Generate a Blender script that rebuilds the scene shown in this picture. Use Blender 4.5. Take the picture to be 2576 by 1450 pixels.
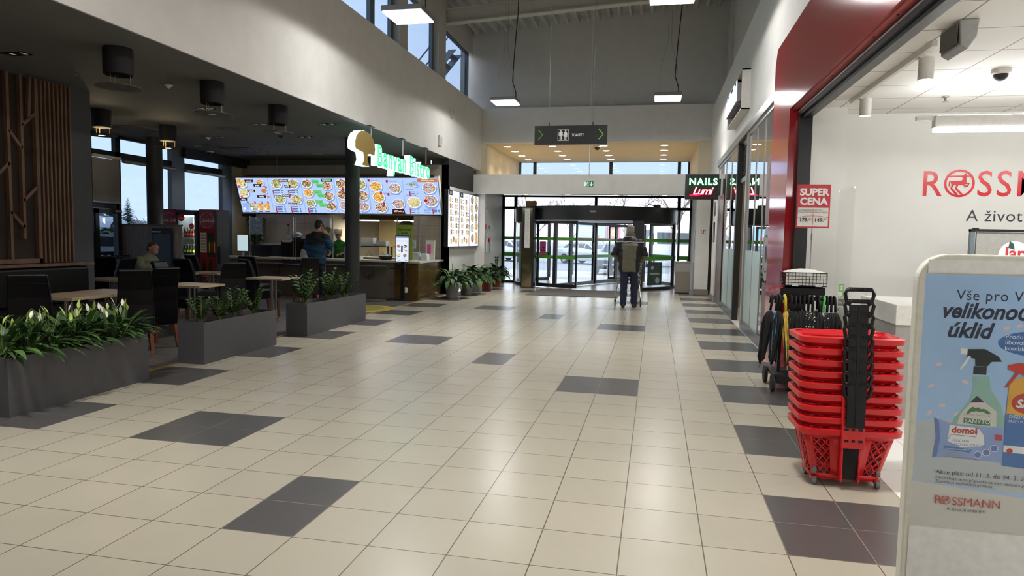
import bpy, bmesh, math, random
from mathutils import Vector, Matrix, Euler
R_ = math.radians
for _o in list(bpy.data.objects): bpy.data.objects.remove(_o)
SC = bpy.context.scene
COL = SC.collection
# ---------------------------------------------------------------- camera
def make_camera():
    f, yaw, pitch, roll = 1712.347, -.2058, -.0734, .0184
    fw = Vector((math.sin(yaw)*math.cos(pitch), math.cos(yaw)*math.cos(pitch), math.sin(pitch)))
    rt = Vector((math.cos(yaw), -math.sin(yaw), 0)); up = rt.cross(fw)
    r = math.cos(roll)*rt + math.sin(roll)*up; u = -math.sin(roll)*rt + math.cos(roll)*up
    cd = bpy.data.cameras.new('camera'); cam = bpy.data.objects.new('camera', cd); COL.objects.link(cam)
    cd.sensor_fit = 'HORIZONTAL'; cd.sensor_width = 36; cd.lens = f/2576*36; cd.clip_start = .05; cd.clip_end = 600
    m = Matrix((r, u, -fw)).transposed().to_4x4(); m.translation = (1.7219, -2.6036, 1.5072)
    cam.matrix_world = m
    SC.camera = cam
make_camera()
# ---------------------------------------------------------------- world, exposure
W = bpy.data.worlds.new('overcast_sky'); SC.world = W; W.use_nodes = True
def make_world():
    nt = W.node_tree; nt.nodes.clear()
    out = nt.nodes.new('ShaderNodeOutputWorld'); bg = nt.nodes.new('ShaderNodeBackground')
    tc = nt.nodes.new('ShaderNodeTexCoord'); sx = nt.nodes.new('ShaderNodeSeparateXYZ')
    rp = nt.nodes.new('ShaderNodeValToRGB'); ns = nt.nodes.new('ShaderNodeTexNoise'); mx = nt.nodes.new('ShaderNodeMixRGB')
    ns.inputs['Scale'].default_value = 2.2; ns.inputs['Detail'].default_value = 4
    rp.color_ramp.elements[0].position = 0; rp.color_ramp.elements[0].color = (.86, .92, 1, 1)
    rp.color_ramp.elements[1].position = .7; rp.color_ramp.elements[1].color = (.7, .82, 1, 1)
    mx.blend_type = 'SOFT_LIGHT'; mx.inputs['Fac'].default_value = .25
    nt.links.new(tc.outputs['Generated'], sx.inputs[0]); nt.links.new(sx.outputs['Z'], rp.inputs['Fac'])
    nt.links.new(tc.outputs['Generated'], ns.inputs['Vector'])
    nt.links.new(rp.outputs['Color'], mx.inputs['Color1']); nt.links.new(ns.outputs['Fac'], mx.inputs['Color2'])
    nt.links.new(mx.outputs['Color'], bg.inputs['Color']); bg.inputs['Strength'].default_value = SKY
    nt.links.new(bg.outputs[0], out.inputs['Surface'])
SKY = 3.2
make_world()
vs = SC.view_settings
vs.view_transform = 'Standard'; vs.look = 'None'; vs.gamma = 1; vs.use_curve_mapping = False; vs.exposure = 0.12
SC.cycles.max_bounces = 7; SC.cycles.diffuse_bounces = 4; SC.cycles.glossy_bounces = 3
SC.cycles.transmission_bounces = 4; SC.cycles.transparent_max_bounces = 24
SC.cycles.caustics_reflective = False; SC.cycles.caustics_refractive = False
SC.cycles.sample_clamp_indirect = 6
# brightness of the lamps (watts or emission strength)
P_LED, P_LEDFACE, P_LOBBY, P_SHOP, P_MENU, P_KITCHEN, P_NAIL = 60, 9, 9, 41, 1.0, 40, 60
# ---------------------------------------------------------------- materials
def lin(h):
    if not isinstance(h, str): return tuple(h)[:3]
    h = h.lstrip('#'); c = [int(h[i:i+2], 16)/255 for i in (0, 2, 4)]
    return tuple(x/12.92 if x <= .04045 else ((x+.055)/1.055)**2.4 for x in c)
MATS = {}
def mat(name, col='#808080', rough=.5, metal=0, var=.06, scale=30, bump=0, spec=.5, emit=None, estr=0, coat=0):
    """procedural surface: base colour with a fine noise variation and optional bump"""
    if name in MATS: return MATS[name]
    m = bpy.data.materials.new(name); m.use_nodes = True; nt = m.node_tree; b = nt.nodes['Principled BSDF']
    c = lin(col); b.inputs['Base Color'].default_value = (*c, 1)
    b.inputs['Roughness'].default_value = rough; b.inputs['Metallic'].default_value = metal
    b.inputs['Specular IOR Level'].default_value = spec; b.inputs['Coat Weight'].default_value = coat
    b.inputs['Coat Roughness'].default_value = .08
    if emit is not None:
        b.inputs['Emission Color'].default_value = (*lin(emit), 1); b.inputs['Emission Strength'].default_value = estr
    if var or bump:
        tc = nt.nodes.new('ShaderNodeTexCoord'); n = nt.nodes.new('ShaderNodeTexNoise')
        n.inputs['Scale'].default_value = scale; n.inputs['Detail'].default_value = 3
        nt.links.new(tc.outputs['Object'], n.inputs['Vector'])
        if var:
            r = nt.nodes.new('ShaderNodeValToRGB')
            r.color_ramp.elements[0].position = .3; r.color_ramp.elements[1].position = .7
            r.color_ramp.elements[0].color = (*[x*(1-var) for x in c], 1)
            r.color_ramp.elements[1].color = (*[min(1, x*(1+var)) for x in c], 1)
            nt.links.new(n.outputs['Fac'], r.inputs['Fac']); nt.links.new(r.outputs['Color'], b.inputs['Base Color'])
        if bump:
            bp = nt.nodes.new('ShaderNodeBump'); bp.inputs['Strength'].default_value = bump; bp.inputs['Distance'].default_value = .01
            nt.links.new(n.outputs['Fac'], bp.inputs['Height']); nt.links.new(bp.outputs[0], b.inputs['Normal'])
    MATS[name] = m; return m
def glow(name, col, s):
    if name in MATS: return MATS[name]
    m = bpy.data.materials.new(name); m.use_nodes = True; nt = m.node_tree; nt.nodes.clear()
    e = nt.nodes.new('ShaderNodeEmission'); o = nt.nodes.new('ShaderNodeOutputMaterial')
    e.inputs[0].default_value = (*lin(col), 1); e.inputs[1].default_value = s
    nt.links.new(e.outputs[0], o.inputs[0]); MATS[name] = m; return m
def foodglow(name, cols, s, scale):
    """backlit food photograph: patches of colour"""
    m = bpy.data.materials.new(name); m.use_nodes = True; nt = m.node_tree; nt.nodes.clear()
    e = nt.nodes.new('ShaderNodeEmission'); o = nt.nodes.new('ShaderNodeOutputMaterial'); e.inputs[1].default_value = s
    tc = nt.nodes.new('ShaderNodeTexCoord'); v = nt.nodes.new('ShaderNodeTexVoronoi'); v.inputs['Scale'].default_value = scale*1.9
    sp = nt.nodes.new('ShaderNodeSeparateColor'); r = nt.nodes.new('ShaderNodeValToRGB'); r.color_ramp.interpolation = 'CONSTANT'
    for i, c in enumerate(cols):
        if i < 2: el = r.color_ramp.elements[i]
        else: el = r.color_ramp.elements.new(i/len(cols))
        el.position = i/len(cols); el.color = (*lin(c), 1)
    nt.links.new(tc.outputs['Object'], v.inputs['Vector']); nt.links.new(v.outputs['Color'], sp.inputs[0])
    nt.links.new(sp.outputs[0], r.inputs['Fac']); nt.links.new(r.outputs['Color'], e.inputs[0])
    nt.links.new(e.outputs[0], o.inputs[0]); MATS[name] = m; return m
def glass(name, tint=(.9, .93, .93), refl=1.0, rough=0.0, frost=0.0):
    """thin architectural glass: see-through pane with a fresnel reflection"""
    if name in MATS: return MATS[name]
    m = bpy.data.materials.new(name); m.use_nodes = True; nt = m.node_tree; nt.nodes.clear()
    o = nt.nodes.new('ShaderNodeOutputMaterial'); t = nt.nodes.new('ShaderNodeBsdfTransparent'); g = nt.nodes.new('ShaderNodeBsdfGlossy')
    fr = nt.nodes.new('ShaderNodeLayerWeight'); pw = nt.nodes.new('ShaderNodeMath'); sc = nt.nodes.new('ShaderNodeMath'); mx = nt.nodes.new('ShaderNodeMixShader'); mu = nt.nodes.new('ShaderNodeMath')
    t.inputs[0].default_value = (*tint, 1); g.inputs['Roughness'].default_value = rough; g.inputs[0].default_value = (1, 1, 1, 1)
    pw.operation = 'POWER'; pw.inputs[1].default_value = 5; sc.operation = 'MULTIPLY_ADD'; sc.inputs[1].default_value = .96; sc.inputs[2].default_value = .04
    nt.links.new(fr.outputs['Facing'], pw.inputs[0]); nt.links.new(pw.outputs[0], sc.inputs[0])
    mu.operation = 'MULTIPLY'; mu.use_clamp = True; mu.inputs[1].default_value = refl
    nt.links.new(sc.outputs[0], mu.inputs[0]); nt.links.new(mu.outputs[0], mx.inputs[0])
    nt.links.new(t.outputs[0], mx.inputs[1]); nt.links.new(g.outputs[0], mx.inputs[2]); nt.links.new(mx.outputs[0], o.inputs[0])
    MATS[name] = m; return m
def tilemat(name, light, var=.05, rough=.25, grout='#5c5548', gx=.4, gy=.4, gw=.006, spec=.5, speck=.0, axes=('X', 'Y'), off=(0, 0), bump=.0):
    """square tiles with grout lines, per-tile tone and a fine speckle"""
    m = bpy.data.materials.new(name); m.use_nodes = True; nt = m.node_tree; b = nt.nodes['Principled BSDF']; L = nt.links.new; N = nt.nodes.new
    tc = N('ShaderNodeTexCoord'); sp = N('ShaderNodeSeparateXYZ'); L(tc.outputs['Object'], sp.inputs[0])
    def math_(op, a, bb=None):
        n = N('ShaderNodeMath'); n.operation = op
        for i, x in enumerate((a, bb)):
            if x is None: continue
            if hasattr(x, 'is_linked') or not isinstance(x, (int, float)): L(x, n.inputs[i])
            else: n.inputs[i].default_value = x
        return n.outputs[0]
    ds = []; fl = []
    for ax, g, of in ((axes[0], gx, off[0]), (axes[1], gy, off[1])):
        s = math_('ADD', sp.outputs[ax], of); s = math_('DIVIDE', s, g)
        fl.append(math_('FLOOR', s)); fr = math_('FRACT', s)
        d = math_('MINIMUM', fr, math_('SUBTRACT', 1.0, fr)); ds.append(math_('MULTIPLY', d, g))
    line = math_('LESS_THAN', math_('MINIMUM', ds[0], ds[1]), gw/2)
    cb = N('ShaderNodeCombineXYZ'); L(fl[0], cb.inputs[0]); L(fl[1], cb.inputs[1])
    wn = N('ShaderNodeTexWhiteNoise'); L(cb.outputs[0], wn.inputs['Vector'])
    ns = N('ShaderNodeTexNoise'); ns.inputs['Scale'].default_value = 2.2; ns.inputs['Detail'].default_value = 6; L(tc.outputs['Object'], ns.inputs['Vector'])
    sn = N('ShaderNodeTexNoise'); sn.inputs['Scale'].default_value = 160; sn.inputs['Detail'].default_value = 1; L(tc.outputs['Object'], sn.inputs['Vector'])
    k = math_('ADD', math_('MULTIPLY', wn.outputs['Value'], var), math_('MULTIPLY', ns.outputs['Fac'], var*2))
    k = math_('ADD', k, math_('MULTIPLY', sn.outputs['Fac'], speck)); k = math_('ADD', k, 1-var*1.5-speck*.5)
    c = lin(light); hs = N('ShaderNodeVectorMath'); hs.operation = 'SCALE'; hs.inputs[0].default_value = c; L(k, hs.inputs['Scale'])
    mx = N('ShaderNodeMixRGB'); L(line, mx.inputs['Fac']); L(hs.outputs[0], mx.inputs['Color1']); mx.inputs['Color2'].default_value = (*lin(grout), 1)
    L(mx.outputs[0], b.inputs['Base Color']); b.inputs['Specular IOR Level'].default_value = spec
    b.inputs['Roughness'].default_value = rough
    MATS[name] = m; return m
def woodmat(name, c1, c2, rough=.5, stretch=(1, 12, 12), scale=3, planks=None):
    m = bpy.data.materials.new(name); m.use_nodes = True; nt = m.node_tree; b = nt.nodes['Principled BSDF']; L = nt.links.new; N = nt.nodes.new
    tc = N('ShaderNodeTexCoord'); mp = N('ShaderNodeMapping'); mp.inputs['Scale'].default_value = stretch; L(tc.outputs['Object'], mp.inputs[0])
    n = N('ShaderNodeTexNoise'); n.inputs['Scale'].default_value = scale; n.inputs['Detail'].default_value = 5; L(mp.outputs[0], n.inputs['Vector'])
    r = N('ShaderNodeValToRGB'); r.color_ramp.elements[0].position = .35; r.color_ramp.elements[1].position = .68
    r.color_ramp.elements[0].color = (*lin(c1), 1); r.color_ramp.elements[1].color = (*lin(c2), 1); L(n.outputs['Fac'], r.inputs['Fac'])
    src = r.outputs['Color']
    if planks:
        br = N('ShaderNodeTexBrick'); br.inputs['Scale'].default_value = 1; br.inputs['Brick Width'].default_value = planks[0]; br.inputs['Row Height'].default_value = planks[1]
        br.inputs['Mortar Size'].default_value = .004; br.inputs['Color1'].default_value = (1, 1, 1, 1); br.inputs['Color2'].default_value = (.72, .72, .72, 1); br.inputs['Mortar'].default_value = (.25, .25, .25, 1)
        L(tc.outputs['Object'], br.inputs['Vector']); mm = N('ShaderNodeMixRGB'); mm.blend_type = 'MULTIPLY'; mm.inputs['Fac'].default_value = 1
        L(src, mm.inputs['Color1']); L(br.outputs['Color'], mm.inputs['Color2']); src = mm.outputs[0]
    L(src, b.inputs['Base Color']); b.inputs['Roughness'].default_value = rough; MATS[name] = m; return m
# ---------------------------------------------------------------- mesh builder
class MB:
    def __init__(s): s.v = []; s.f = []; s.mi = []; s.M = Matrix.Identity(4)
    def add(s, vs, fs, mi=0, M=None):
        o = len(s.v); T = s.M @ M if M is not None else s.M
        s.v += [tuple(T @ Vector(p)) for p in vs]
        s.f += [tuple(i+o for i in f) for f in fs]
        s.mi += [mi]*len(fs) if isinstance(mi, int) else list(mi)
        return s
    def box(s, x0, x1, y0, y1, z0, z1, mi=0, M=None):
        v = [(x, y, z) for z in (z0, z1) for y in (y0, y1) for x in (x0, x1)]
        return s.add(v, [(0, 2, 3, 1), (4, 5, 7, 6), (0, 1, 5, 4), (2, 6, 7, 3), (0, 4, 6, 2), (1, 3, 7, 5)], mi, M)
    def rings(s, rings, mi=0, close=True, cap0=True, cap1=True, M=None):
        n = len(rings[0]); v = [p for r in rings for p in r]; f = []
        for k in range(len(rings)-1):
            for i in range(n if close else n-1):
                j = (i+1) % n; f.append((k*n+i, k*n+j, (k+1)*n+j, (k+1)*n+i))
        if cap0: f.append(tuple(range(n-1, -1, -1)))
        if cap1: f.append(tuple((len(rings)-1)*n+i for i in range(n)))
        return s.add(v, f, mi, M)
    def lathe(s, prof, n=20, mi=0, c=(0, 0, 0), M=None, cap0=True, cap1=True, a0=0, a1=2*math.pi):
        full = abs(a1-a0-2*math.pi) < 1e-6; k = n if full else n+1
        rs = [[(c[0]+r*math.cos(a0+(a1-a0)*i/n), c[1]+r*math.sin(a0+(a1-a0)*i/n), c[2]+z) for i in range(k)] for r, z in prof]
        return s.rings(rs, mi, full, cap0 and full, cap1 and full, M)
    def cyl(s, x, y, z0, z1, r, n=16, mi=0, r1=None, M=None):
        return s.lathe([(r, z0), (r if r1 is None else r1, z1)], n, mi, (x, y, 0), M)
    def tube(s, pts, r, n=8, mi=0, M=None, flat=1.0):
        P = [Vector(p) for p in pts]; rs = []; up = None
        for k, p in enumerate(P):
            d = (P[min(k+1, len(P)-1)]-P[max(k-1, 0)]).normalized()
            if up is None: up = Vector((0, 0, 1)) if abs(d.z) < .9 else Vector((0, 1, 0))
            a = up.cross(d)
            if a.length < 1e-6: a = Vector((1, 0, 0)).cross(d)
            a.normalize(); b = d.cross(a); up = b
            rr = r[k] if isinstance(r, (list, tuple)) else r
            rs.append([tuple(p+rr*(math.cos(2*math.pi*i/n)*a+flat*math.sin(2*math.pi*i/n)*b)) for i in range(n)])
        return s.rings(rs, mi, M=M)
    def prism(s, poly, d, mi=0, M=None):
        """polygon in the XZ plane (as seen from -Y) given depth d along +Y"""
        n = len(poly); v = [(x, 0, z) for x, z in poly]+[(x, d, z) for x, z in poly]
        f = [tuple(range(n)), tuple(range(2*n-1, n-1, -1))]+[(i, i+n, (i+1) % n+n, (i+1) % n) for i in range(n)]
        return s.add(v, f, mi, M)
    def sheet(s, fn, nu, nv, mi=0, M=None):
        v = [fn(i/nu, j/nv) for j in range(nv+1) for i in range(nu+1)]
        f = [(j*(nu+1)+i, j*(nu+1)+i+1, (j+1)*(nu+1)+i+1, (j+1)*(nu+1)+i) for j in range(nv) for i in range(nu)]
        return s.add(v, f, mi, M)
    def sphere(s, c, r, n=12, m=8, mi=0, M=None, sz=1.0):
        prof = [(max(1e-4, r*math.sin(math.pi*k/m)), -sz*r*math.cos(math.pi*k/m)) for k in range(m+1)]
        return s.lathe(prof, n, mi, c, M)
    def data(s, name, mats, smooth=False):
        me = bpy.data.meshes.new(name); me.from_pydata(s.v, [], s.f)
        for m in mats: me.materials.append(MATS[m] if isinstance(m, str) else m)
        me.polygons.foreach_set('material_index', s.mi)
        if smooth: me.polygons.foreach_set('use_smooth', [True]*len(s.f))
        me.update(); return me
    def build(s, name, mats, parent=None, loc=(0, 0, 0), rot=(0, 0, 0), smooth=False, bev=0, label=None, recalc=False, sharp=None):
        if isinstance(mats, str) or not isinstance(mats, (list, tuple)): mats = [mats]
        me = s.data(name, mats, smooth)
        if recalc:
            bm = bmesh.new(); bm.from_mesh(me); bmesh.ops.recalc_face_normals(bm, faces=bm.faces); bm.to_mesh(me); bm.free()
        if smooth and sharp: me.set_sharp_from_angle(angle=R_(sharp))
        o = bpy.data.objects.new(name, me); COL.objects.link(o); o.location = loc; o.rotation_euler = rot
        if parent is not None: o.parent = parent
        if bev:
            b = o.modifiers.new('bevel', 'BEVEL'); b.width = bev; b.segments = 2; b.limit_method = 'ANGLE'; b.angle_limit = R_(40)
        if label: o['label'] = label
        return o
def tag(o, label, cat, group=None, kind=None):
    o['label'] = label; o['category'] = cat
    if group: o['group'] = group
    if kind: o['kind'] = kind
    return o
def thing(name, label, cat, loc=(0, 0, 0), rz=0, group=None):
    o = bpy.data.objects.new(name, None); COL.objects.link(o); o.location = loc; o.rotation_euler = (0, 0, rz); o.empty_display_size = .1
    return tag(o, label, cat, group)
def struct(o): o['kind'] = 'structure'; return o
def sbox(name, m, *b, bev=0): return struct(MB().box(*b).build(name, m, bev=bev))
def dup(o, parent=None):
    c = o.copy(); COL.objects.link(c)
    if parent is not None: c.parent = parent
    for ch in [x for x in list(o.children)]: dup(ch, c)
    return c
def again(o, loc, rz=None, label=None, scale=None):
    c = dup(o); c.location = loc
    if rz is not None: c.rotation_euler = (0, 0, rz)
    if scale: c.scale = scale if isinstance(scale, tuple) else (scale,)*3
    if label: c['label'] = label
    return c
# lettering: text turned into mesh triangles, laid in the XZ plane facing -Y
_TX = {}
def textmesh(body, size=1, ext=0, bold=0, shear=0, align='LEFT', sp=1.0):
    k = (body, size, ext, bold, shear, align, sp)
    if k in _TX: return _TX[k]
    cu = bpy.data.curves.new('t', 'FONT'); cu.body = body; cu.size = size; cu.extrude = ext; cu.offset = bold; cu.shear = shear; cu.align_x = align
    cu.resolution_u = 3; cu.space_character = sp
    ob = bpy.data.objects.new('t', cu); COL.objects.link(ob); dg = bpy.context.evaluated_depsgraph_get()
    me = bpy.data.meshes.new_from_object(ob.evaluated_get(dg))
    vs_ = [(v.co.x, -v.co.z, v.co.y) for v in me.vertices]; fs_ = [tuple(p.vertices) for p in me.polygons]
    bpy.data.objects.remove(ob); bpy.data.curves.remove(cu); bpy.data.meshes.remove(me)
    _TX[k] = (vs_, fs_); return _TX[k]
class Art(MB):
    """flat print in the XZ plane facing -Y; every layer a hair in front of the last"""
    def __init__(s): super().__init__(); s.k = 0; s.eps = .0005
    def _y(s): s.k += 1; return -s.k*s.eps
    def poly(s, pts, mi=0):
        y = s._y(); return s.add([(x, y, z) for x, z in pts], [tuple(range(len(pts)))], mi)
    def rect(s, x0, x1, z0, z1, mi=0): return s.poly([(x0, z0), (x1, z0), (x1, z1), (x0, z1)], mi)
    def disc(s, x, z, rx, rz=None, mi=0, n=22, rot=0):
        rz = rz or rx; c, q = math.cos(rot), math.sin(rot)
        return s.poly([(x+c*rx*math.cos(2*math.pi*i/n)-q*rz*math.sin(2*math.pi*i/n), z+q*rx*math.cos(2*math.pi*i/n)+c*rz*math.sin(2*math.pi*i/n)) for i in range(n)], mi)
    def ring(s, x, z, r0, r1, mi=0, n=32):
        y = s._y(); v = []; f = []
        for i in range(n):
            a = 2*math.pi*i/n; v += [(x+r0*math.cos(a), y, z+r0*math.sin(a)), (x+r1*math.cos(a), y, z+r1*math.sin(a))]
        for i in range(n): j = (i+1) % n; f.append((2*i, 2*j, 2*j+1, 2*i+1))
        return s.add(v, f, mi)
    def line(s, pts, w, mi=0):
        y = s._y(); v = []; f = []
        for k, p in enumerate(pts):
            a = Vector(pts[max(k-1, 0)]); b = Vector(pts[min(k+1, len(pts)-1)]); d = (b-a).normalized(); n = Vector((-d.y, d.x))*w/2
            v += [(p[0]+n.x, y, p[1]+n.y), (p[0]-n.x, y, p[1]-n.y)]
        for k in range(len(pts)-1): f.append((2*k, 2*k+1, 2*k+3, 2*k+2))
        return s.add(v, f, mi)
    def text(s, body, x, z, size, mi=0, bold=0, shear=0, align='LEFT', sx=1.0, sp=1.0, rot=0):
        v, f = textmesh(body, size, 0, bold, shear, align, sp); y = s._y(); c, q = math.cos(rot), math.sin(rot)
        return s.add([(x+c*p[0]*sx-q*p[2], y, z+q*p[0]*sx+c*p[2]) for p in v], f, mi)
RND = random.Random(7)
# ================================================================ the setting
mat('white_wall', '#e6e4df', .75, var=.03, scale=4, bump=.05); mat('grey_wall', '#cbcac7', .8, var=.03, scale=4)
mat('beige_wall', '#d8ccb2', .7, var=.03, scale=4); mat('shop_wall', '#dbd9d2', .5, var=.02, scale=3)
mat('dark_wall', '#4c4e52', .7, var=.06, scale=6); mat('dark_ceiling', '#6e6e6d', .8, var=.04, scale=3)
mat('black_wall', '#26272a', .6, var=.05); mat('warm_ceiling', '#d9c7a6', .7, var=.02, scale=3)
mat('skirting', '#8d857a', .5, var=.08); mat('steel_white', '#c9c6bd', .5, var=.03, scale=8)
mat('metal_deck', '#bdbdb8', .5, var=.06, scale=6); mat('black_frame', '#17191c', .35, var=.05); mat('alu_frame', '#6d7880', .4, .3, var=.05)
mat('alu', '#a9a9a8', .35, .85, var=.04); mat('brass_trim', '#c8a868', .35, .8, var=.05)
tilemat('tile_light', '#a39c8c', .07, .27, '#5b5348', speck=.12, spec=.5); tilemat('tile_dark', '#4c4a49', .06, .28, '#8b8376', speck=.3, gw=.004)
tilemat('tile_white', '#e4e1da', .03, .3, '#a7a198', .8, .8, off=(.4, .1)); woodmat('floor_planks', '#4f4a47', '#6f6964', .45, (1, 14, 1), 2, (1.2, .18))
tilemat('tile_wall', '#b7ab9c', .03, .3, '#8d8274', .3, .3, axes=('X', 'Z')); tilemat('tile_salon', '#dcdad6', .02, .2, '#b5b2ac', .6, .6)
tilemat('ceiling_panels', '#eeece6', .015, .7, '#8e8b82', .6, .6, gw=.012, off=(-.08, .2))
def make_floor():
    m = MB()
    def dark(i, j):
        if i <= -8: return j % 4 in (0, 1)
        if i >= 6: return j % 4 in (2, 3)
        k = j % 12
        return (i in (-5, -4) and k in (4, 5)) or (i == -1 and k in (1, 2)) or (i in (2, 3) and k in (10, 11))
    for i in range(-9, 8):
        for j in range(-23, 57):
            x, y = .4*i, .4*j
            m.add([(x, y, 0), (x+.4, y, 0), (x+.4, y+.4, 0), (x, y+.4, 0)], [(0, 1, 2, 3)], 1 if dark(i, j) else 0)
    struct(m.build('floor', ['tile_light', 'tile_dark']))
make_floor()
struct(MB().add([(-9.9, -9.2, 0), (-3.6, -9.2, 0), (-3.6, 14.75, 0), (-9.9, 14.75, 0)], [(0, 1, 2, 3)]).build('floor_bistro', 'floor_planks'))
struct(MB().add([(-10.25, 14.75, 0), (-3.65, 14.75, 0), (-3.65, 19, 0), (-10.25, 19, 0)], [(0, 1, 2, 3)]).build('floor_kitchen', 'tile_white'))
struct(MB().add([(3.2, -9.2, 0), (9, -9.2, 0), (9, 6.9, 0), (3.2, 6.9, 0)], [(0, 1, 2, 3)]).build('floor_shop', 'tile_white'))
struct(MB().add([(3.2, 6.9, 0), (8, 6.9, 0), (8, 16.3, 0), (3.2, 16.3, 0)], [(0, 1, 2, 3)]).build('floor_salon', 'tile_salon'))
struct(MB().add([(3.2, 16.3, 0), (6, 16.3, 0), (6, 20, 0), (3.2, 20, 0)], [(0, 1, 2, 3)]).build('floor_side', 'tile_light'))
sbox('trim_1', 'brass_trim', -3.63, -3.595, -9, 14.5, 0, .012)
# left side: bulkhead over the bistro front, ledge, clerestory windows
sbox('wall_left', 'white_wall', -4.05, -3.65, -9.2, 18.1, 3.57, 5.5)
def clerestory():
    yp = [(-9.2, -8.9), (-3.0, -2.7), (3.6, 3.9), (11.8, 12.3), (14.55, 15.15)]
    for k, (a, b) in enumerate(yp): sbox('trim_%d' % (10+k), 'steel_white', -4.15, -3.9, a, b, 5.5, 8)
    spans = [(-8.9, -5.9), (-5.9, -3), (-2.7, .3), (.3, 3.6), (3.9, 6.6), (6.6, 8.4), (8.4, 10.7), (10.7, 11.8), (12.3, 14.55), (15.15, 17.9)]
    for k, (a, b) in enumerate(spans):
        m = MB(); z0, z1, x0, x1 = 5.5, 7.12, -4.12, -4.04
        m.box(x0, x1, a, a+.07, z0, z1).box(x0, x1, b-.16, b, z0, z1).box(x0, x1, a, b, z1-.07, z1).box(x0, x1, a, b, z0, z0+.05)
        w = struct(m.build('window_%d' % (k+1), 'alu_frame'))
        MB().box(-4.09, -4.08, a+.07, b-.16, z0+.05, z1-.07).build('pane', 'glass_blue', w)
    sbox('wall_left_upper', 'steel_white', -4.15, -4.0, -9.2, 18.2, 7.12, 8.1)
glass('glass_blue', (.48, .535, .605), .9); glass('glass_clear', (.965, .975, .98), 1.0); glass('glass_shop', (.92, .935, .93), 1.9); glass('screen_glass', (.97, .975, .975), .5)
clerestory()
# ceiling: trapezoidal metal deck rising to the right, ribs along the hall
def metal_deck():
    prof = []; x = -4.4
    def zt(x): return 7.85+(x+4.4)*.075
    while x < 4.6:
        prof += [(x, zt(x)), (x+.16, zt(x)), (x+.2, zt(x)-.13), (x+.27, zt(x)-.13)]; x += .31
    m = MB(); v = [(a, y, b) for y in (-9.2, 18.4) for a, b in prof]; n = len(prof)
    m.add(v, [(i, i+n, i+n+1, i+1) for i in range(n-1)]); struct(m.build('ceiling', 'metal_deck'))
metal_deck()
struct(MB().add([(-4.6, -9.4, 8.3), (4.8, -9.4, 9), (4.8, 18.6, 9), (-4.6, 18.6, 8.3)], [(0, 1, 2, 3)]).build('ceiling_roof', 'metal_deck'))
for k, y in enumerate((3.7, 9.5, 15.25)):
    m = MB()
    for z0, z1, w in ((7.15, 7.18, .12), (7.18, 7.5, .012), (7.5, 7.53, .12)):
        m.add([(x, yy, z+(x+4)*.06) for z in (z0, z1) for yy in (y-w, y+w) for x in (-4.05, 3.95)], [(0, 2, 3, 1), (4, 5, 7, 6), (0, 1, 5, 4), (2, 6, 7, 3), (0, 4, 6, 2), (1, 3, 7, 5)])
    struct(m.build('trim_%d' % (20+k), 'steel_white'))
sbox('wall_end', 'grey_wall', -4.4, 4.2, 18.25, 18.4, 5.45, 9)
sbox('wall_end_band', 'white_wall', -3.66, 3.3, 18.05, 18.25, 4.42, 5.47)
sbox('wall_added_behind', 'white_wall', -10, 9, -9.4, -9.2, 0, 9)  # unseen closing wall, added to keep the hall's light plausible
# bistro ceiling, windows wall, slat wall block
sbox('ceiling_bistro', 'dark_ceiling', -9.9, -3.652, -9.2, 14.9, 3.56, 3.75)
struct(MB().box(-10.25, -3.85, 14.9, 19, 3.4, 3.6).build('ceiling_kitchen', 'dark_ceiling'))
sbox('wall_slats', 'dark_wall', -7.2, -6.55, -9.2, 6.15, 0, 3.57)
# vestibule block, its soffit, lobby above it
struct(MB().prism([(0, 3.38), (0, 2.8), (2.75, 2.96), (2.75, 3.38)], 6.95, M=Matrix.Translation((-3.75, 17.25, 0)) @ Matrix(((0, 1, 0, 0), (1, 0, 0, 0), (0, 0, 1, 0), (0, 0, 0, 1)))).build('ceiling_vestibule', 'white_wall', recalc=True))
sbox('wall_left_menu', 'white_wall', -3.85, -3.66, 14.75, 17.5, 0, 2.85)
sbox('wall_left_dark', 'black_wall', -3.85, -3.655, 14.75, 17.25, 2.85, 3.57)
sbox('wall_left_vestibule', 'white_wall', -3.9, -3.36, 17.5, 20, 0, 2.96)
sbox('baseboard_left', 'skirting', -3.36, -3.345, 17.5, 20, 0, .09)
sbox('wall_lobby_left', 'beige_wall', -3.9, -3.5, 18.25, 23.5, 3.36, 4.45); sbox('wall_lobby_right', 'beige_wall', 2.87, 3.3, 18.06, 23.5, 3.36, 4.45)
sbox('ceiling_lobby', 'warm_ceiling', -3.9, 3.3, 18.25, 23.6, 4.42, 4.55); sbox('floor_lobby', 'white_wall', -3.9, 3.3, 20, 23.6, 3.2, 3.38)
def lobby_windows():
    xs = [-3.5, -2.96, -2.85, -.05, .07, 2.45, 2.55, 2.87]
    for k, (a, b) in enumerate(((-3.5, -2.9), (-2.9, 0), (0, 2.5), (2.5, 2.87))):
        w = struct(MB().box(a, a+.06, 23.4, 23.5, 3.38, 4.42).box(b-.06, b, 23.4, 23.5, 3.38, 4.42).box(a, b, 23.4, 23.5, 3.38, 3.44).build('window_%d' % (20+k), 'black_frame'))
        MB().box(a+.06, b-.06, 23.44, 23.45, 3.44, 4.42).build('pane', 'glass_blue', w)
lobby_windows()
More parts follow.
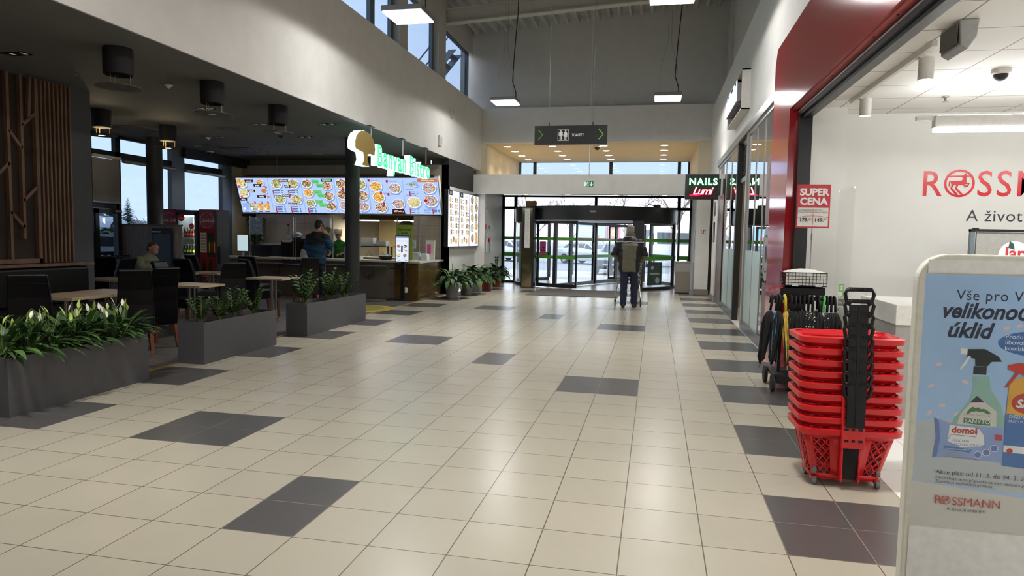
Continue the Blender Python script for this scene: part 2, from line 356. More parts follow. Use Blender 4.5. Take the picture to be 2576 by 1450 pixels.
# right side: bulkhead, ledge, set-back upper wall
sbox('wall_right', 'white_wall', 3.22, 3.5, -9.2, 18.1, 3.52, 5.32); sbox('wall_right_ledge', 'white_wall', 3.5, 4.05, -9.2, 18.1, 5.2, 5.32)
sbox('wall_right_upper', 'grey_wall', 3.56, 4.1, -9.2, 18.25, 5.3, 9)
for k, y in enumerate((4, 10.6, 16.4)): sbox('trim_%d' % (30+k), 'steel_white', 3.5, 3.56, y, y+.35, 5.32, 8.6)
sbox('wall_right_pillar', 'white_wall', 2.83, 3.2, 17.3, 20, 0, 2.96); sbox('baseboard_right', 'skirting', 2.81, 3.22, 17.27, 17.3, 0, .16)
sbox('wall_right_post', 'white_wall', 3.2, 3.42, 15.35, 16.3, 0, 3.52); sbox('baseboard_right_post', 'skirting', 3.185, 3.2, 15.35, 16.3, 0, .14)
sbox('wall_right_side', 'beige_wall', 3.2, 6, 19.9, 20, 0, 3.5); sbox('wall_right_side_panel', 'skirting', 3.3, 3.7, 17.6, 17.7, 0, 2.1)
sbox('ceiling_side', 'white_wall', 3.2, 6, 16.3, 20, 3.2, 3.5); sbox('wall_side_end', 'beige_wall', 5.9, 6, 16.3, 20, 0, 3.3)
# shop interior
sbox('ceiling_shop', 'ceiling_panels', 3.45, 9, -9.2, 6.9, 3.02, 3.2)
sbox('wall_shop_back', 'shop_wall', 3.4, 9, 6.1, 6.25, 0, 3.02); sbox('wall_shop_pier', 'shop_wall', 3.4, 3.76, 5.65, 6.1, 0, 3.02)
sbox('wall_shop_far', 'shop_wall', 8.9, 9, -9.2, 6.1, 0, 3.02)
# salon interior
sbox('ceiling_salon', 'white_wall', 3.3, 8, 6.95, 16.3, 3.4, 3.55); sbox('wall_salon_near', 'beige_wall', 3.45, 8, 6.9, 7.0, 0, 3.4)
sbox('wall_salon_back', 'beige_wall', 6.3, 6.45, 7, 16.3, 0, 3.4); sbox('wall_salon_end', 'beige_wall', 3.42, 6.4, 16.1, 16.3, 0, 3.4)
sbox('wall_right_lintel', 'white_wall', 3.22, 3.45, -9.2, 6.9, 3.03, 3.52)
# ================================================================ lamps
mat('lamp_grey', '#9a9a98', .4, .4); mat('lamp_white', '#dedcd6', .4); mat('lamp_black', '#1c1b1f', .6, var=.1); mat('cable_black', '#1a1a1b', .5); mat('wire_steel', '#8f8f8e', .3, .8)
mat('lamp_disc', '#5c5a56', .6); glow('led_face', '#fbfdff', P_LEDFACE); glow('warm_disc', '#fff1d6', P_LOBBY); glow('shop_tube', '#ffffff', P_SHOP)
glow('warm_bulb', '#ffd98f', 7); glow('cold_disc', '#ffffff', 12)
mat('reflector', '#cfcfcd', .15, .95)
def light(name, kind, loc, power, parent, color=(1, 1, 1), size=.5, sy=None, rot=(0, 0, 0), spread=None, cone=None, blend=.5):
    l = bpy.data.lights.new(name, kind); l.energy = power; l.color = color
    if kind == 'AREA':
        l.shape = 'RECTANGLE'; l.size = size; l.size_y = sy or size
        if spread: l.spread = spread
    if kind == 'SPOT': l.spot_size = cone; l.spot_blend = blend; l.shadow_soft_size = .05
    if kind == 'POINT': l.shadow_soft_size = .04
    o = bpy.data.objects.new(name, l); COL.objects.link(o); o.location = loc; o.rotation_euler = rot; o.parent = parent; return o
# square LED high-bay panels hung on wires over the hall
def led(x, y, label, z=4.85):
    t = thing('hanging_led_panel', label, 'ceiling light', (x, y, z), group='square LED panels over the hall')
    MB().box(-.32, .32, -.32, .32, .02, .1).build('housing', 'lamp_grey', t, bev=.012)
    MB().box(-.3, .3, -.3, .3, 0, .021).build('diffuser', 'led_face', t)
    top = 7.7+(x+4.4)*.075-z
    for dx in (-.2, .2): MB().tube([(dx, 0, .09), (dx, 0, .7), (dx*.2, 0, 1.3), (dx*.2, 0, top)], .004, 5).build('suspension_wire', 'wire_steel', t)
    MB().tube([(.24, .1, .05), (.24, .1, .28), (.15, .1, .55), (.19, .1, 1.3), (.26, .1, 2.2), (.28, .1, top)], .012, 6).build('power_cable', 'cable_black', t)
    light('led_light', 'AREA', (0, 0, -.02), P_LED, t, (1, .985, .95), .54, spread=R_(104))
    light('led_wall_fill', 'SPOT', (0, 0, -.06), P_LED*1.15, t, (1, .985, .95), cone=R_(176), blend=.15)  # wide spot added under the panel to brighten the walls
for x, y, l in ((-2.1, 7.55, 'lit square LED panel hanging before the clerestory windows, nearest of the left row'), (-2.04, 14.2, 'lit square LED panel hanging left of the toilet sign, before the grey end wall'),
                (1.84, 7.25, 'lit square LED panel cut off by the top edge of the photo'), (1.9, 14.15, 'lit square LED panel hanging right of the toilet sign, before the grey end wall'),
                (-2.36, .9, 'left LED panel of the row above the photographer'), (1.82, 1.0, 'right LED panel of the row above the photographer'), (-2.36, -6.2, 'left LED panel of the row behind the photographer'), (1.82, -6.2, 'right LED panel of the row behind the photographer')):
    led(x, y, l)
# recessed downlights
def downlight(x, y, z, label, group, m='warm_disc', r=.085, spot=0, col=(1, .86, .62)):
    t = thing('recessed_downlight', label, 'downlight', (x, y, z), group=group)
    MB().lathe([(r+.02, -.012), (r+.02, 0), (r, 0), (r, -.012)], 20, cap0=False, cap1=False).build('trim_ring', 'lamp_white', t, smooth=True, sharp=40)
    MB().lathe([(r, -.006), (r, -.002)], 20).build('lamp_face', m, t)
    if spot: light('downlight_beam', 'SPOT', (0, 0, -.03), spot, t, col, cone=R_(95), blend=.6)
    return t
NTH = ['nearest', 'second', 'third', 'fourth']
for i, x in enumerate((-3.0, -1.55, .05, 1.9)):
    col_ = ('along the left wall', 'left of the exit rod', 'right of the exit rod', 'along the right wall')[i]
    for j, y in enumerate((18.9, 20.1, 21.3, 22.5)):
        downlight(x, y, 4.42, '%s of the lit downlights %s in the warm lobby ceiling' % (NTH[j], col_), 'downlights of the lobby ceiling', r=.12, spot=28 if i in (0, 3) else 14)
for i, x in enumerate((-2.25, -.95, .5, 1.95)):
    downlight(x, 18.3, 2.862, 'lit downlight in the low soffit before the revolving door, %s' % ('above the mirrored post', 'left of the exit sign', 'right of the exit sign', 'beside the neon nail sign')[i], 'downlights of the vestibule soffit', r=.09, spot=16)
# bistro: black drum lamps with a floating disc
def drum(x, y, lit, label):
    t = thing('drum_ceiling_lamp', label, 'ceiling lamp', (x, y, 3.57), group='black drum lamps of the bistro')
    m = MB(); m.lathe([(.15, 0), (.155, -.02), (.155, -.3), (.14, -.31), (.14, -.06), (.02, -.06)], 26, cap1=True); m.build('shade', 'lamp_black', t, smooth=True, sharp=35)
    MB().lathe([(.135, -.27), (.1, -.22), (.02, -.21)], 22).build('reflector', 'warm_bulb' if lit else 'reflector', t, smooth=True)
    MB().lathe([(.06, -.445), (.235, -.445), (.24, -.44), (.235, -.435), (.06, -.435), (.055, -.44), (.06, -.445)], 30, cap0=False, cap1=False).build('floating_disc', 'lamp_disc', t, smooth=True, sharp=40)
    MB().lathe([(.055, -.442), (.055, -.438)], 18).build('disc_lens', 'warm_bulb' if lit else 'reflector', t)
    for k in range(3):
        a = 2*math.pi*k/3+.5; MB().tube([(.12*math.cos(a), .12*math.sin(a), -.3), (.12*math.cos(a), .12*math.sin(a), -.44)], .004, 5).build('spacer_rod', 'brass_trim', t)
    if lit: light('drum_light', 'POINT', (0, 0, -.37), 9, t, (1, .8, .5))
for a in ((-4.29, 4.17, 0, 'unlit black drum lamp nearest in the bistro, largest in the photo'), (-4.29, 5.84, 0, 'unlit black drum lamp, middle of the row along the white bulkhead'), (-4.3, 7.52, 0, 'unlit black drum lamp nearest the dome camera and glowing sign'),
          (-7.6, 7.5, 1, 'lit black drum lamp beside the slatted wall, before the window blind'), (-7.61, 9.13, 1, 'lit black drum lamp before the round column by the windows')): drum(*a)
for k, (x, y) in enumerate(((-5.7, 4.2), (-5.67, 7.6), (-5.67, 9.18), (-4.33, 9.27), (-5.62, 10.8), (-7.6, 10.7))):
    t = thing('recessed_spotlight', 'unlit twin recessed spotlight in the dark bistro ceiling, %s' % ('leftmost, above the slatted wall', 'behind the middle drum lamp', 'right of the third drum lamp', 'nearest the tree emblem', 'above the middle of the menu board', 'near the air conditioner cassette')[k], 'spotlight', (x, y, 3.57), group='unlit recessed spots')
    MB().box(-.17, .17, -.09, .09, -.01, 0).build('frame', 'lamp_disc', t, bev=.004)
    for dx in (-.08, .08): MB().lathe([(.065, -.014), (.05, -.006), (.015, -.008)], 16, c=(dx, 0, 0)).build('lens', 'reflector', t, smooth=True)
for k, (x, y) in enumerate(((-9.0, 12.0), (-5.2, 11.3), (-8.3, 13.4), (-6.8, 13.6))):
    downlight(x, y, 3.57, 'lit round downlight in the dark bistro ceiling, %s' % ('nearest the window corner', 'beside the round pillar top', 'left above the menu board', 'middle above the menu board')[k], 'lit downlights of the bistro', r=.11, spot=14)
# shop lamps
def shop_lamps():
    t = thing('track_spotlight', 'white ceiling track with two cylinder spotlights inside the shop', 'track light', (3.69, 4.15, 3.0))
    MB().box(-.02, .02, -1.09, 1.09, -.025, .02).build('track', 'lamp_white', t, bev=.004)
    for y in (-.95, .62):
        s = MB().lathe([(.055, -.03), (.055, -.2), (.05, -.2), (.05, -.16), (.01, -.16)], 20, c=(.06, -y-.15, 0)).build('spot_cylinder', 'lamp_white', t, smooth=True, sharp=40)
        MB().lathe([(.048, -.197), (.048, -.19)], 18, c=(.06, -y-.15, 0)).build('lens', 'cold_disc', s)
        MB().box(.0, .06, -y-.19, -y-.11, -.035, -.02).build('adapter', 'lamp_white', s)
    def linear(x, y, w, label, rz=0, z=2.6, tag_=True):
        t = thing('linear_lamp', label, 'linear lamp', (x, y, z), rz, group='linear lamps of the shop')
        MB().box(0, w, -.045, .045, 0, .11).build('housing', 'lamp_white', t, bev=.006)
        MB().box(.01, w-.01, -.05, .05, -.035, 0).build('diffuser', 'shop_tube', t, bev=.008)
        MB().box(.03, w-.03, -.03, .03, .111, .115).build('added_uplight', 'shop_tube', t)  # glowing strip added on top to brighten the shop ceiling
        MB().box(-.15, 0, -.02, .02, .07, .11).build('end_bracket', 'lamp_white', t)
        MB().tube([(.72, 0, .11), (.78, 0, .16), (.8, 0, .3), (.83, 0, 3.02-z)], .008, 6).build('cable', 'lamp_white', t)
    linear(4.22, 4.5, 1.5, 'lit white linear lamp hanging before the shop logo')
    linear(4.6, 1.6, 1.5, 'second linear lamp inside the shop, right of the photo'); linear(5.9, 4.4, 1.5, 'third linear lamp deeper in the shop, right of the photo'); linear(4.0, -1.4, 1.5, 'linear lamp added beside the photographer to light the poster stand'); linear(4.0, -4.0, 1.5, 'linear lamp added behind the photographer to light the poster stand')  # last two lamps are unseen, added to light the poster from the front
shop_lamps()
# small things on the ceilings
def vent(x, y, label):
    t = thing('swirl_air_vent', label, 'air vent', (x, y, 3.57), group='swirl vents of the bistro ceiling')
    MB().box(-.3, .3, -.3, .3, -.012, 0).build('plate', 'dark_ceiling', t, bev=.004)
    m = MB()
    for k in range(16):
        a = 2*math.pi*k/16; M = Matrix.Rotation(a, 4, 'Z'); m.add([(.1, -.012, -.014), (.25, .0, -.014), (.25, .03, -.014), (.1, .012, -.014)], [(0, 3, 2, 1)], M=M)
    m.build('swirl_slots', 'lamp_black', t)
for k, (x, y) in enumerate(((-6.58, 9.56), (-8.6, 11.9), (-7.37, 11.76), (-6.69, 11.81), (-8.9, 9.9), (-6.1, 12.1))):
    vent(x, y, 'square swirl air vent in the dark ceiling, %s' % ('largest, right of the lit drum lamps', 'nearest the windows', 'left above the menu board', 'above the menu board centre', 'beside the leftmost lit drum lamp', 'rightmost, near the pillar')[k])
for k, (x, y) in enumerate(((-8.6, 9.4), (-8.3, 12.7))):
    t = thing('air_conditioner_cassette', 'grey ceiling cassette air conditioner %s' % ('behind the lit drum lamps', 'above the window corner')[k], 'air conditioner', (x, y, 3.57), group='ceiling cassettes')
    MB().box(-.42, .42, -.42, .42, -.03, 0).build('panel', 'lamp_disc', t, bev=.01); MB().box(-.22, .22, -.22, .22, -.034, -.03).build('grille', 'dark_wall', t)
    for k2 in range(4): MB().box(-.25, .25, .28, .34, -.033, -.03, M=Matrix.Rotation(k2*math.pi/2, 4, 'Z')).build('outlet_slot', 'lamp_black', t)
def sprinkler(x, y, z, label):
    t = thing('sprinkler', label, 'sprinkler', (x, y, z), group='ceiling sprinklers')
    MB().lathe([(.035, 0), (.03, -.01), (.012, -.012), (.01, -.05)], 12).build('body', 'alu', t, smooth=True); MB().lathe([(.03, -.055), (.03, -.05)], 12).build('deflector', 'alu', t)
for x, y, z, l in ((-5.72, 5.05, 3.57, 'sprinkler beside the nearest drum lamp'), (-5.67, 8.34, 3.57, 'sprinkler right of the middle drum lamp'), (-7.86, 10.39, 3.57, 'sprinkler near the smoke detector by the vents'), (4.55, 5.17, 3.02, 'sprinkler in the white shop ceiling')): sprinkler(x, y, z, l)
def detector(x, y, label):
    t = thing('smoke_detector', label, 'smoke detector', (x, y, 3.57), group='smoke detectors')
    MB().lathe([(.055, 0), (.06, -.01), (.055, -.02), (.03, -.035), (.02, -.055), (.005, -.058)], 16).build('body', 'lamp_white', t, smooth=True)
detector(-5.03, 5.92, 'white smoke detector right of the nearest drum lamp'); detector(-7.83, 10.67, 'white smoke detector among the air vents')
def dome(x, y, z, label, r=.075):
    t = thing('dome_camera', label, 'security camera', (x, y, z), group='dome cameras')
    MB().lathe([(r, 0), (r, -.035), (r*.85, -.045)], 20).build('base', 'lamp_white', t, smooth=True, sharp=40)
    MB().lathe([(r*.75*math.cos(a*math.pi/12), -.045-r*.75*math.sin(a*math.pi/12)) for a in range(0, 6)]+[(.001, -.045-r*.75)], 18).build('dome', 'lamp_black', t, smooth=True)
dome(-5.83, 10.2, 3.57, 'dome camera in the bistro ceiling left of the glowing sign', .09); dome(4.56, 4.05, 3.02, 'white dome camera in the shop ceiling'); dome(-.15, 19.0, 4.42, 'dome camera in the warm lobby ceiling behind the toilet sign', .11); dome(-9.4, 12.9, 3.57, 'dome camera at the window end of the bistro ceiling', .09)
t = thing('ceiling_speaker', 'grey wedge loudspeaker under the shop ceiling', 'loudspeaker', (3.72, 2.72, 3.02))
MB().rings([[(-.06, y, 0), (.06, y, 0), (.05, y, -.12), (.0, y, -.2), (-.05, y, -.17)] for y in (-.16, .16)]).build('cabinet', 'lamp_grey', t, bev=.008)
MB().box(-.066, -.062, -.14, .14, -.15, -.02).build('grille', 'lamp_disc', t)
# ================================================================ entrance
mat('mirror_steel', '#b5a48c', .12, 1.0, var=.03, scale=3); mat('stainless', '#9b958c', .3, .9, var=.05, scale=60); mat('green_stripe', '#4f9a2a', .45); mat('rubber', '#151516', .7)
mat('sign_black', '#191a1d', .35); mat('print_white', '#f0efec', .5, var=0); mat('sign_green', '#6fae35', .45, var=0); mat('exit_green', '#0c7a4c', .4, var=0, emit='#0c7a4c', estr=.25)
mat('exit_white', '#f2f5f0', .4, var=0, emit='#ffffff', estr=.5); mat('entrance_mat', '#5a5450', .95, var=.25, scale=220, bump=.3); mat('red_plastic', '#c3171f', .35); mat('paper', '#e4e2da', .7); mat('print_red', '#b9323b', .5, var=0)
mat('print_ink', '#23262e', .5, var=0); mat('acrylic', '#cfd6da', .15); mat('pink_paper', '#e0589a', .6, var=0); mat('dark_green_paper', '#27473a', .5, var=0); mat('cardboard', '#8a6a48', .8)
mat('drum_ceiling', '#d8d9dd', .5)
def arc(m, r0, r1, z0, z1, a0, a1, n=14, mi=0):
    rs = [[(r*math.cos(R_(a0+(a1-a0)*i/n)), r*math.sin(R_(a0+(a1-a0)*i/n)), z) for r, z in ((r0, z0), (r1, z0), (r1, z1), (r0, z1))] for i in range(n+1)]
    return m.rings(rs, mi)
def revolving_door():
    t = thing('revolving_door', 'large black framed revolving door with green stripes across its glass', 'revolving door', (-.25, 20.2, 0)); Rr = 2.68
    m = MB(); arc(m, Rr-.12, Rr, 2.08, 2.5, 0, 360, 48); m.lathe([(.01, 2.5), (Rr-.02, 2.5)], 48, cap0=False, cap1=False); m.build('canopy_ring', 'black_frame', t, smooth=True, sharp=35, recalc=True)
    MB().lathe([(.01, 2.12), (Rr-.1, 2.12)], 40, cap0=False, cap1=False).build('drum_ceiling', 'drum_ceiling', t)
    MB().lathe([(.01, .006), (Rr+.02, .006)], 40, cap0=False, cap1=False).build('threshold_plate', 'tile_light', t)
    for nm, a0, a1 in (('left', 134, 224), ('right', 304, 406)):
        w = arc(MB(), Rr-.06, Rr-.05, .1, 2.08, a0, a1, 16).build('curved_glass', 'glass_clear', t)
        m = MB(); arc(m, Rr-.1, Rr, 0, .1, a0, a1, 16); arc(m, Rr-.09, Rr-.01, 2.02, 2.08, a0, a1, 16)
        for a in (a0, a0+(a1-a0)*.4, a1): arc(m, Rr-.1, Rr, .1, 2.08, a-1, a+1, 2)
        m.build('wall_frame', 'black_frame', w)
        m = MB(); arc(m, Rr-.047, Rr-.044, 1.46, 1.56, a0, a1, 16); arc(m, Rr-.066, Rr-.062, 1.46, 1.56, a0, a1, 16); arc(m, Rr-.047, Rr-.044, .9, 1.02, a0, a1, 16); arc(m, Rr-.066, Rr-.062, .9, 1.02, a0, a1, 16)
        m.build('safety_stripe', 'green_stripe', w)
    # the wing across the drum, with a glazed bay at each end
    M = Matrix.Rotation(R_(66), 4, 'Z'); fr = MB(); gl = MB(); st = MB()
    for a, b in ((-2.45, -1.55), (-1.55, -.05), (.05, 1.55), (1.55, 2.45)):
        for x in (a, b-.07): fr.box(x, x+.07, -.035, .035, .03, 2.05, M=M)
        fr.box(a, b, -.035, .035, .03, .14, M=M).box(a, b, -.035, .035, 1.97, 2.05, M=M)
        gl.box(a+.07, b-.07, -.005, .005, .14, 1.97, M=M)
        for z0, z1 in ((1.46, 1.55), (.9, 1.0)): st.box(a+.07, b-.07, -.009, .009, z0, z1, M=M)
    w = fr.build('door_wing', 'black_frame', t); gl.build('wing_glass', 'glass_clear', w); st.build('safety_stripe', 'green_stripe', w)
    for c in (66, 246):
        fr = MB(); gl = MB(); st = MB()
        for a, b in ((c-17, c), (c, c+17)):
            arc(gl, 2.46, 2.468, .14, 1.97, a+1, b-1, 4); arc(fr, 2.43, 2.5, .03, .14, a, b, 4); arc(fr, 2.43, 2.5, 1.97, 2.05, a, b, 4); arc(fr, 2.43, 2.5, .14, 1.97, a, a+1.2, 1); arc(fr, 2.43, 2.5, .14, 1.97, b-1.2, b, 1)
            for z0, z1 in ((1.46, 1.55), (.9, 1.0)): arc(st, 2.454, 2.474, z0, z1, a+1, b-1, 4)
        w = fr.build('end_bay', 'black_frame', t); gl.build('bay_glass', 'glass_clear', w); st.build('safety_stripe', 'green_stripe', w)
    m = Art(); m.rect(-.08, .08, -.025, .025, 0); m.text('automat. dveře', 0, -.008, .02, 1, align='CENTER')
    m.build('maker_plate', ['lamp_grey', 'print_ink'], t, loc=(.15, -Rr-.002, 2.33))
    m = Art(); m.rect(-.12, .12, -.22, .22, 0); m.text('22', .1, -.08, .2, 1, sx=-1); m.build('opening_hours_sheet', ['pink_paper', 'print_ink'], t, loc=(-1.43, -1.95, 1.2), rot=(0, 0, R_(-28)))
    m = Art(); m.rect(-.3, .3, -.35, .35, 0); m.disc(-.1, .18, .06, mi=1); m.rect(-.2, .2, -.02, .02, 1); m.disc(.12, -.2, .09, mi=1)
    m.build('glass_poster', ['dark_green_paper', 'acrylic'], t, loc=(1.98, -1.68, .5), rot=(0, 0, R_(45)))
    m = Art(); m.rect(-.07, .07, -.16, .16, 0); m.disc(0, .02, .03, mi=1); m.rect(-.01, .01, -.08, 0, 1); m.rect(-.04, .04, .08, .1, 1)
    m.build('door_notice', ['sign_black', 'acrylic'], t, loc=(-.02, -.1, 1.25), rot=(0, 0, R_(66)))
    # mirror clad door post at the left of the opening
    p = MB().box(-.2, .2, -.18, .2, 0, 2.44).build('post', 'black_frame', t, loc=(-1.83, -2.2, 0), bev=.01)
    MB().box(-.17, .13, -.186, -.18, .02, 2.42).build('mirror_cladding', 'mirror_steel', p)
    m = Art(); m.rect(-.1, .06, 1.22, 2.4, 0)
    for k in range(16): m.rect(-.085+.02*(k % 3), .03-.02*(k % 2), 1.3+.066*k, 1.33+.066*k, 1)
    m.build('pale_poster', ['paper', 'acrylic'], p, loc=(-.0, -.188, 0))
    MB().box(-.17, .17, -.17, .1, 0, 2.08).build('post', 'black_frame', t, loc=(1.47, -2.2, 0), bev=.01)
    return t
revolving_door()
def facade():
    fr = MB(); Y0, Y1 = 19.97, 20.07
    def bars(x0, x1, z0, z1, w=.07): fr.box(x0, x0+w, Y0, Y1, z0, z1).box(x1-w, x1, Y0, Y1, z0, z1).box(x0, x1, Y0, Y1, z0, z0+w).box(x0, x1, Y0, Y1, z1-w, z1)
    for k, (a, b, z0, z1) in enumerate(((-3.36, -2.9, 0, 2.55), (2.42, 2.84, 0, 2.55), (-3.36, -2.9, 2.5, 2.95), (-2.93, -.2, 2.5, 2.95), (-.25, 2.45, 2.5, 2.95), (2.42, 2.84, 2.5, 2.95))):
        fr = MB(); bars(a, b, z0, z1); w = struct(fr.build('window_%d' % (30+k), 'black_frame'))
        MB().box(a+.07, b-.07, 20.01, 20.02, z0+.07, z1-.07).build('pane', 'glass_clear', w)
        if z0 == 0:
            m = MB()
            for q0, q1 in ((1.46, 1.56), (.9, 1.02)): m.box(a+.07, b-.07, 20.0, 20.03, q0, q1)
            m.build('safety_stripe', 'green_stripe', w)
facade()
sbox('trim_2', 'white_wall', -4, -3.36, 19.9, 20.1, 0, 3.4); sbox('trim_3', 'white_wall', 2.84, 3.3, 19.9, 20.1, 0, 3.4)
tag(MB().box(-.16, .16, -.12, .12, 0, .2).build('cardboard_box', 'cardboard', loc=(-2.2, 18.95, 2.5), bev=.004), 'small brown box left on top of the revolving door canopy', 'box')
t = thing('door_sensor', 'black device with cables lying on top of the revolving door canopy', 'sensor', (1.75, 18.6, 2.5))
MB().box(-.12, .1, -.08, .08, 0, .09).build('housing', 'rubber', t, bev=.02); MB().tube([(-.12, 0, .05), (-.2, -.02, .1), (-.28, .02, .08), (-.3, 0, .01)], .012, 6).build('cable', 'cable_black', t)
tag(MB().box(-1.6, .8, 15.15, 17.45, .001, .012).build('entrance_mat', 'entrance_mat'), 'large grey doormat on the tiles before the revolving door', 'doormat')
# hanging toilet sign
def toilet_sign():
    t = thing('hanging_sign', 'black hanging sign with toilet pictograms, green chevrons and TOALETY', 'sign', (.31, 8.6, 3.05))
    MB().box(-.595, .595, 0, .05, 0, .305).build('panel', 'sign_black', t, bev=.004)
    for x in (-.53, .46): a = Art(); a.line([(x, .24), (x+.07, .155), (x, .08)], .014, 0); a.build('chevron', 'sign_green', t)
    a = Art(); x0 = -.12; 
    for r in ((x0-.09, x0+.09, .235, .24), (x0-.09, x0+.09, .06, .065), (x0-.09, x0-.085, .06, .24), (x0+.085, x0+.09, .06, .24)): a.rect(*r, 1)
    for dx, w in ((-.04, 0), (.04, 1)):
        x = x0+dx; a.disc(x, .215, .013, mi=1)
        if w: a.poly([(x-.012, .198), (x+.012, .198), (x+.03, .12), (x-.03, .12)], 1); a.line([(x-.014, .195), (x-.036, .145)], .009, 1); a.line([(x+.014, .195), (x+.036, .145)], .009, 1)
        else: a.rect(x-.02, x+.02, .13, .198, 1); a.rect(x-.032, x-.023, .135, .195, 1); a.rect(x+.023, x+.032, .135, .195, 1)
        a.rect(x-.016, x-.003, .075, .135, 1); a.rect(x+.003, x+.016, .075, .135, 1)
    a.build('pictogram', ['sign_green', 'print_white'], t); a = Art(); a.text('TOALETY', .02, .13, .062, 0, sx=.75, bold=.001); a.build('lettering', 'print_white', t)
    for x in (-.36, .36): MB().tube([(x, .025, .3), (x, .025, 4.9)], .004, 5).build('suspension_wire', 'wire_steel', t); MB().cyl(x, .025, .3, .36, .01, 8).build('wire_clamp', 'cable_black', t)
toilet_sign()
def exit_sign():
    t = thing('exit_sign', 'green and white emergency exit sign hanging on a long rod', 'exit sign', (-.14, 16.5, 2.98))
    MB().box(-.15, .15, 0, .05, .15, .25).build('lamp_housing', 'lamp_white', t, bev=.006)
    MB().box(-.13, .13, .02, .03, -.02, .15).build('panel', 'exit_white', t)
    a = Art(); a.rect(-.128, .0, -.018, .148, 0); a.rect(.004, .128, -.018, .148, 0)
    a.line([(.066, .12), (.066, .02)], .018, 1); a.line([(.03, .06), (.066, .015), (.102, .06)], .018, 1)
    a.rect(-.12, -.09, 0, .13, 1); a.disc(-.045, .115, .012, mi=1); a.line([(-.05, .1), (-.065, .06), (-.04, .04), (-.05, .005)], .014, 1); a.line([(-.065, .06), (-.09, .03)], .012, 1); a.line([(-.052, .095), (-.025, .075), (-.012, .085)], .01, 1); a.line([(-.055, .092), (-.082, .08)], .01, 1)
    a.build('pictogram', ['exit_green', 'exit_white'], t, loc=(0, .019, 0))
    MB().tube([(0, .025, .25), (0, .025, 5.1)], .012, 8).build('hanging_rod', 'lamp_white', t); MB().box(-.16, .16, .0, .05, .25, .262).build('bracket', 'lamp_grey', t)
exit_sign()
# neon sign
def neon():
    mat('neon_board', '#08080a', .35); glow('neon_green', '#2fe07a', 3.0); glow('neon_mint', '#c8ffe0', 5); glow('neon_red', '#ff1238', 3.0); glow('neon_pink', '#ffd0d8', 5); glow('neon_dots', '#bfc8c8', .6)
    t = thing('neon_sign', 'black projecting sign with neon NAILS in green and red script below', 'neon sign', (2.775, 14.5, 2.52))
    MB().box(-.39, .39, 0, .12, 0, .605).build('board', 'neon_board', t, bev=.01)
    a = Art(); a.eps = .003
    for k in range(40): a.disc(-.36+.72*k/39, .58, .003, mi=4, n=6); a.disc(-.36+.72*k/39, .025, .003, mi=4, n=6)
    for k in range(30): a.disc(-.365, .03+.55*k/29, .003, mi=4, n=6); a.disc(.365, .03+.55*k/29, .003, mi=4, n=6)
    a.text('NAILS', 0, .315, .215, 0, bold=.008, align='CENTER', sx=1.02, sp=1.16); a.text('NAILS', 0, .315, .215, 1, bold=.003, align='CENTER', sx=1.02, sp=1.16); a.text('NAILS', 0, .315, .215, 5, bold=-.005, align='CENTER', sx=1.02, sp=1.16)
    a.text('Lumi', -.02, .09, .25, 2, bold=.009, shear=.35, align='CENTER', sp=.85); a.text('Lumi', -.02, .09, .25, 3, bold=-.001, shear=.35, align='CENTER', sp=.85); a.line([(-.3, .075), (-.2, .07), (-.05, .085)], .03, 2)
    a.build('neon_lettering', ['neon_green', 'neon_mint', 'neon_red', 'neon_pink', 'neon_dots', 'neon_board'], t)
    MB().box(.39, .44, .03, .09, .1, .5).build('wall_bracket', 'black_frame', t)
neon()
# litter bin, signs, wall fittings
t = thing('litter_bin', 'square stainless litter bin beside the revolving door', 'bin', (2.52, 17.75, 0))
MB().box(-.21, .21, -.15, .15, .02, .86).build('body', 'stainless', t, bev=.006); MB().box(-.215, .215, -.155, .155, .86, .92).build('lid', 'stainless', t, bev=.006)
MB().box(-.2, .2, -.156, -.15, .62, .84).build('flap', 'alu', t); MB().box(-.2, .2, -.14, .14, 0, .02).build('plinth', 'rubber', t)
a = Art(); a.rect(-.05, .05, -.05, .05, 0); a.rect(-.04, -.01, -.04, .04, 1); a.poly([(.01, -.04), (.04, -.04), (.04, -.01), (.02, .0), (.035, .04), (.01, .02)], 1)
tag(a.build('fire_hose_sign', ['print_red', 'print_white'], loc=(3.04, 17.298, 1.78)), 'small red fire equipment sign on the white pillar', 'sign')
t = thing('notice_frame', 'narrow framed notice on the side of the white pillar', 'notice', (2.826, 17.9, 1.2)); MB().box(-.004, .004, -.25, .25, -.35, .6).build('frame', 'alu_frame', t); MB().box(-.006, -.004, -.22, .22, -.32, .57).build('sheet', 'paper', t)
t = thing('fire_alarm_button', 'red fire alarm box on the left vestibule wall', 'alarm button', (-3.34, 17.95, 1.42)); MB().box(0, .05, -.06, .06, -.06, .07).build('housing', 'red_plastic', t, bev=.006); MB().box(.05, .053, -.03, .03, -.03, .03).build('glass_window', 'acrylic', t)
for k, (y, z, h, w, l) in enumerate(((17.7, 1.5, .3, .14, 'clear brochure holder on the vestibule wall, above the other'), (17.75, 1.2, .3, .26, 'lower clear leaflet holder on the vestibule wall'), (18.25, 1.2, .3, .2, 'rightmost clear leaflet holder below the fire alarm'))):
    t = thing('leaflet_holder', l, 'leaflet holder', (-3.345, y, z-.15), group='leaflet holders on the wall'); MB().box(0, .03, -w/2, w/2, 0, h).build('pocket', 'acrylic', t); MB().box(.03, .034, -w/2+.02, w/2-.02, .06, h-.02).build('leaflet', 'paper', t)
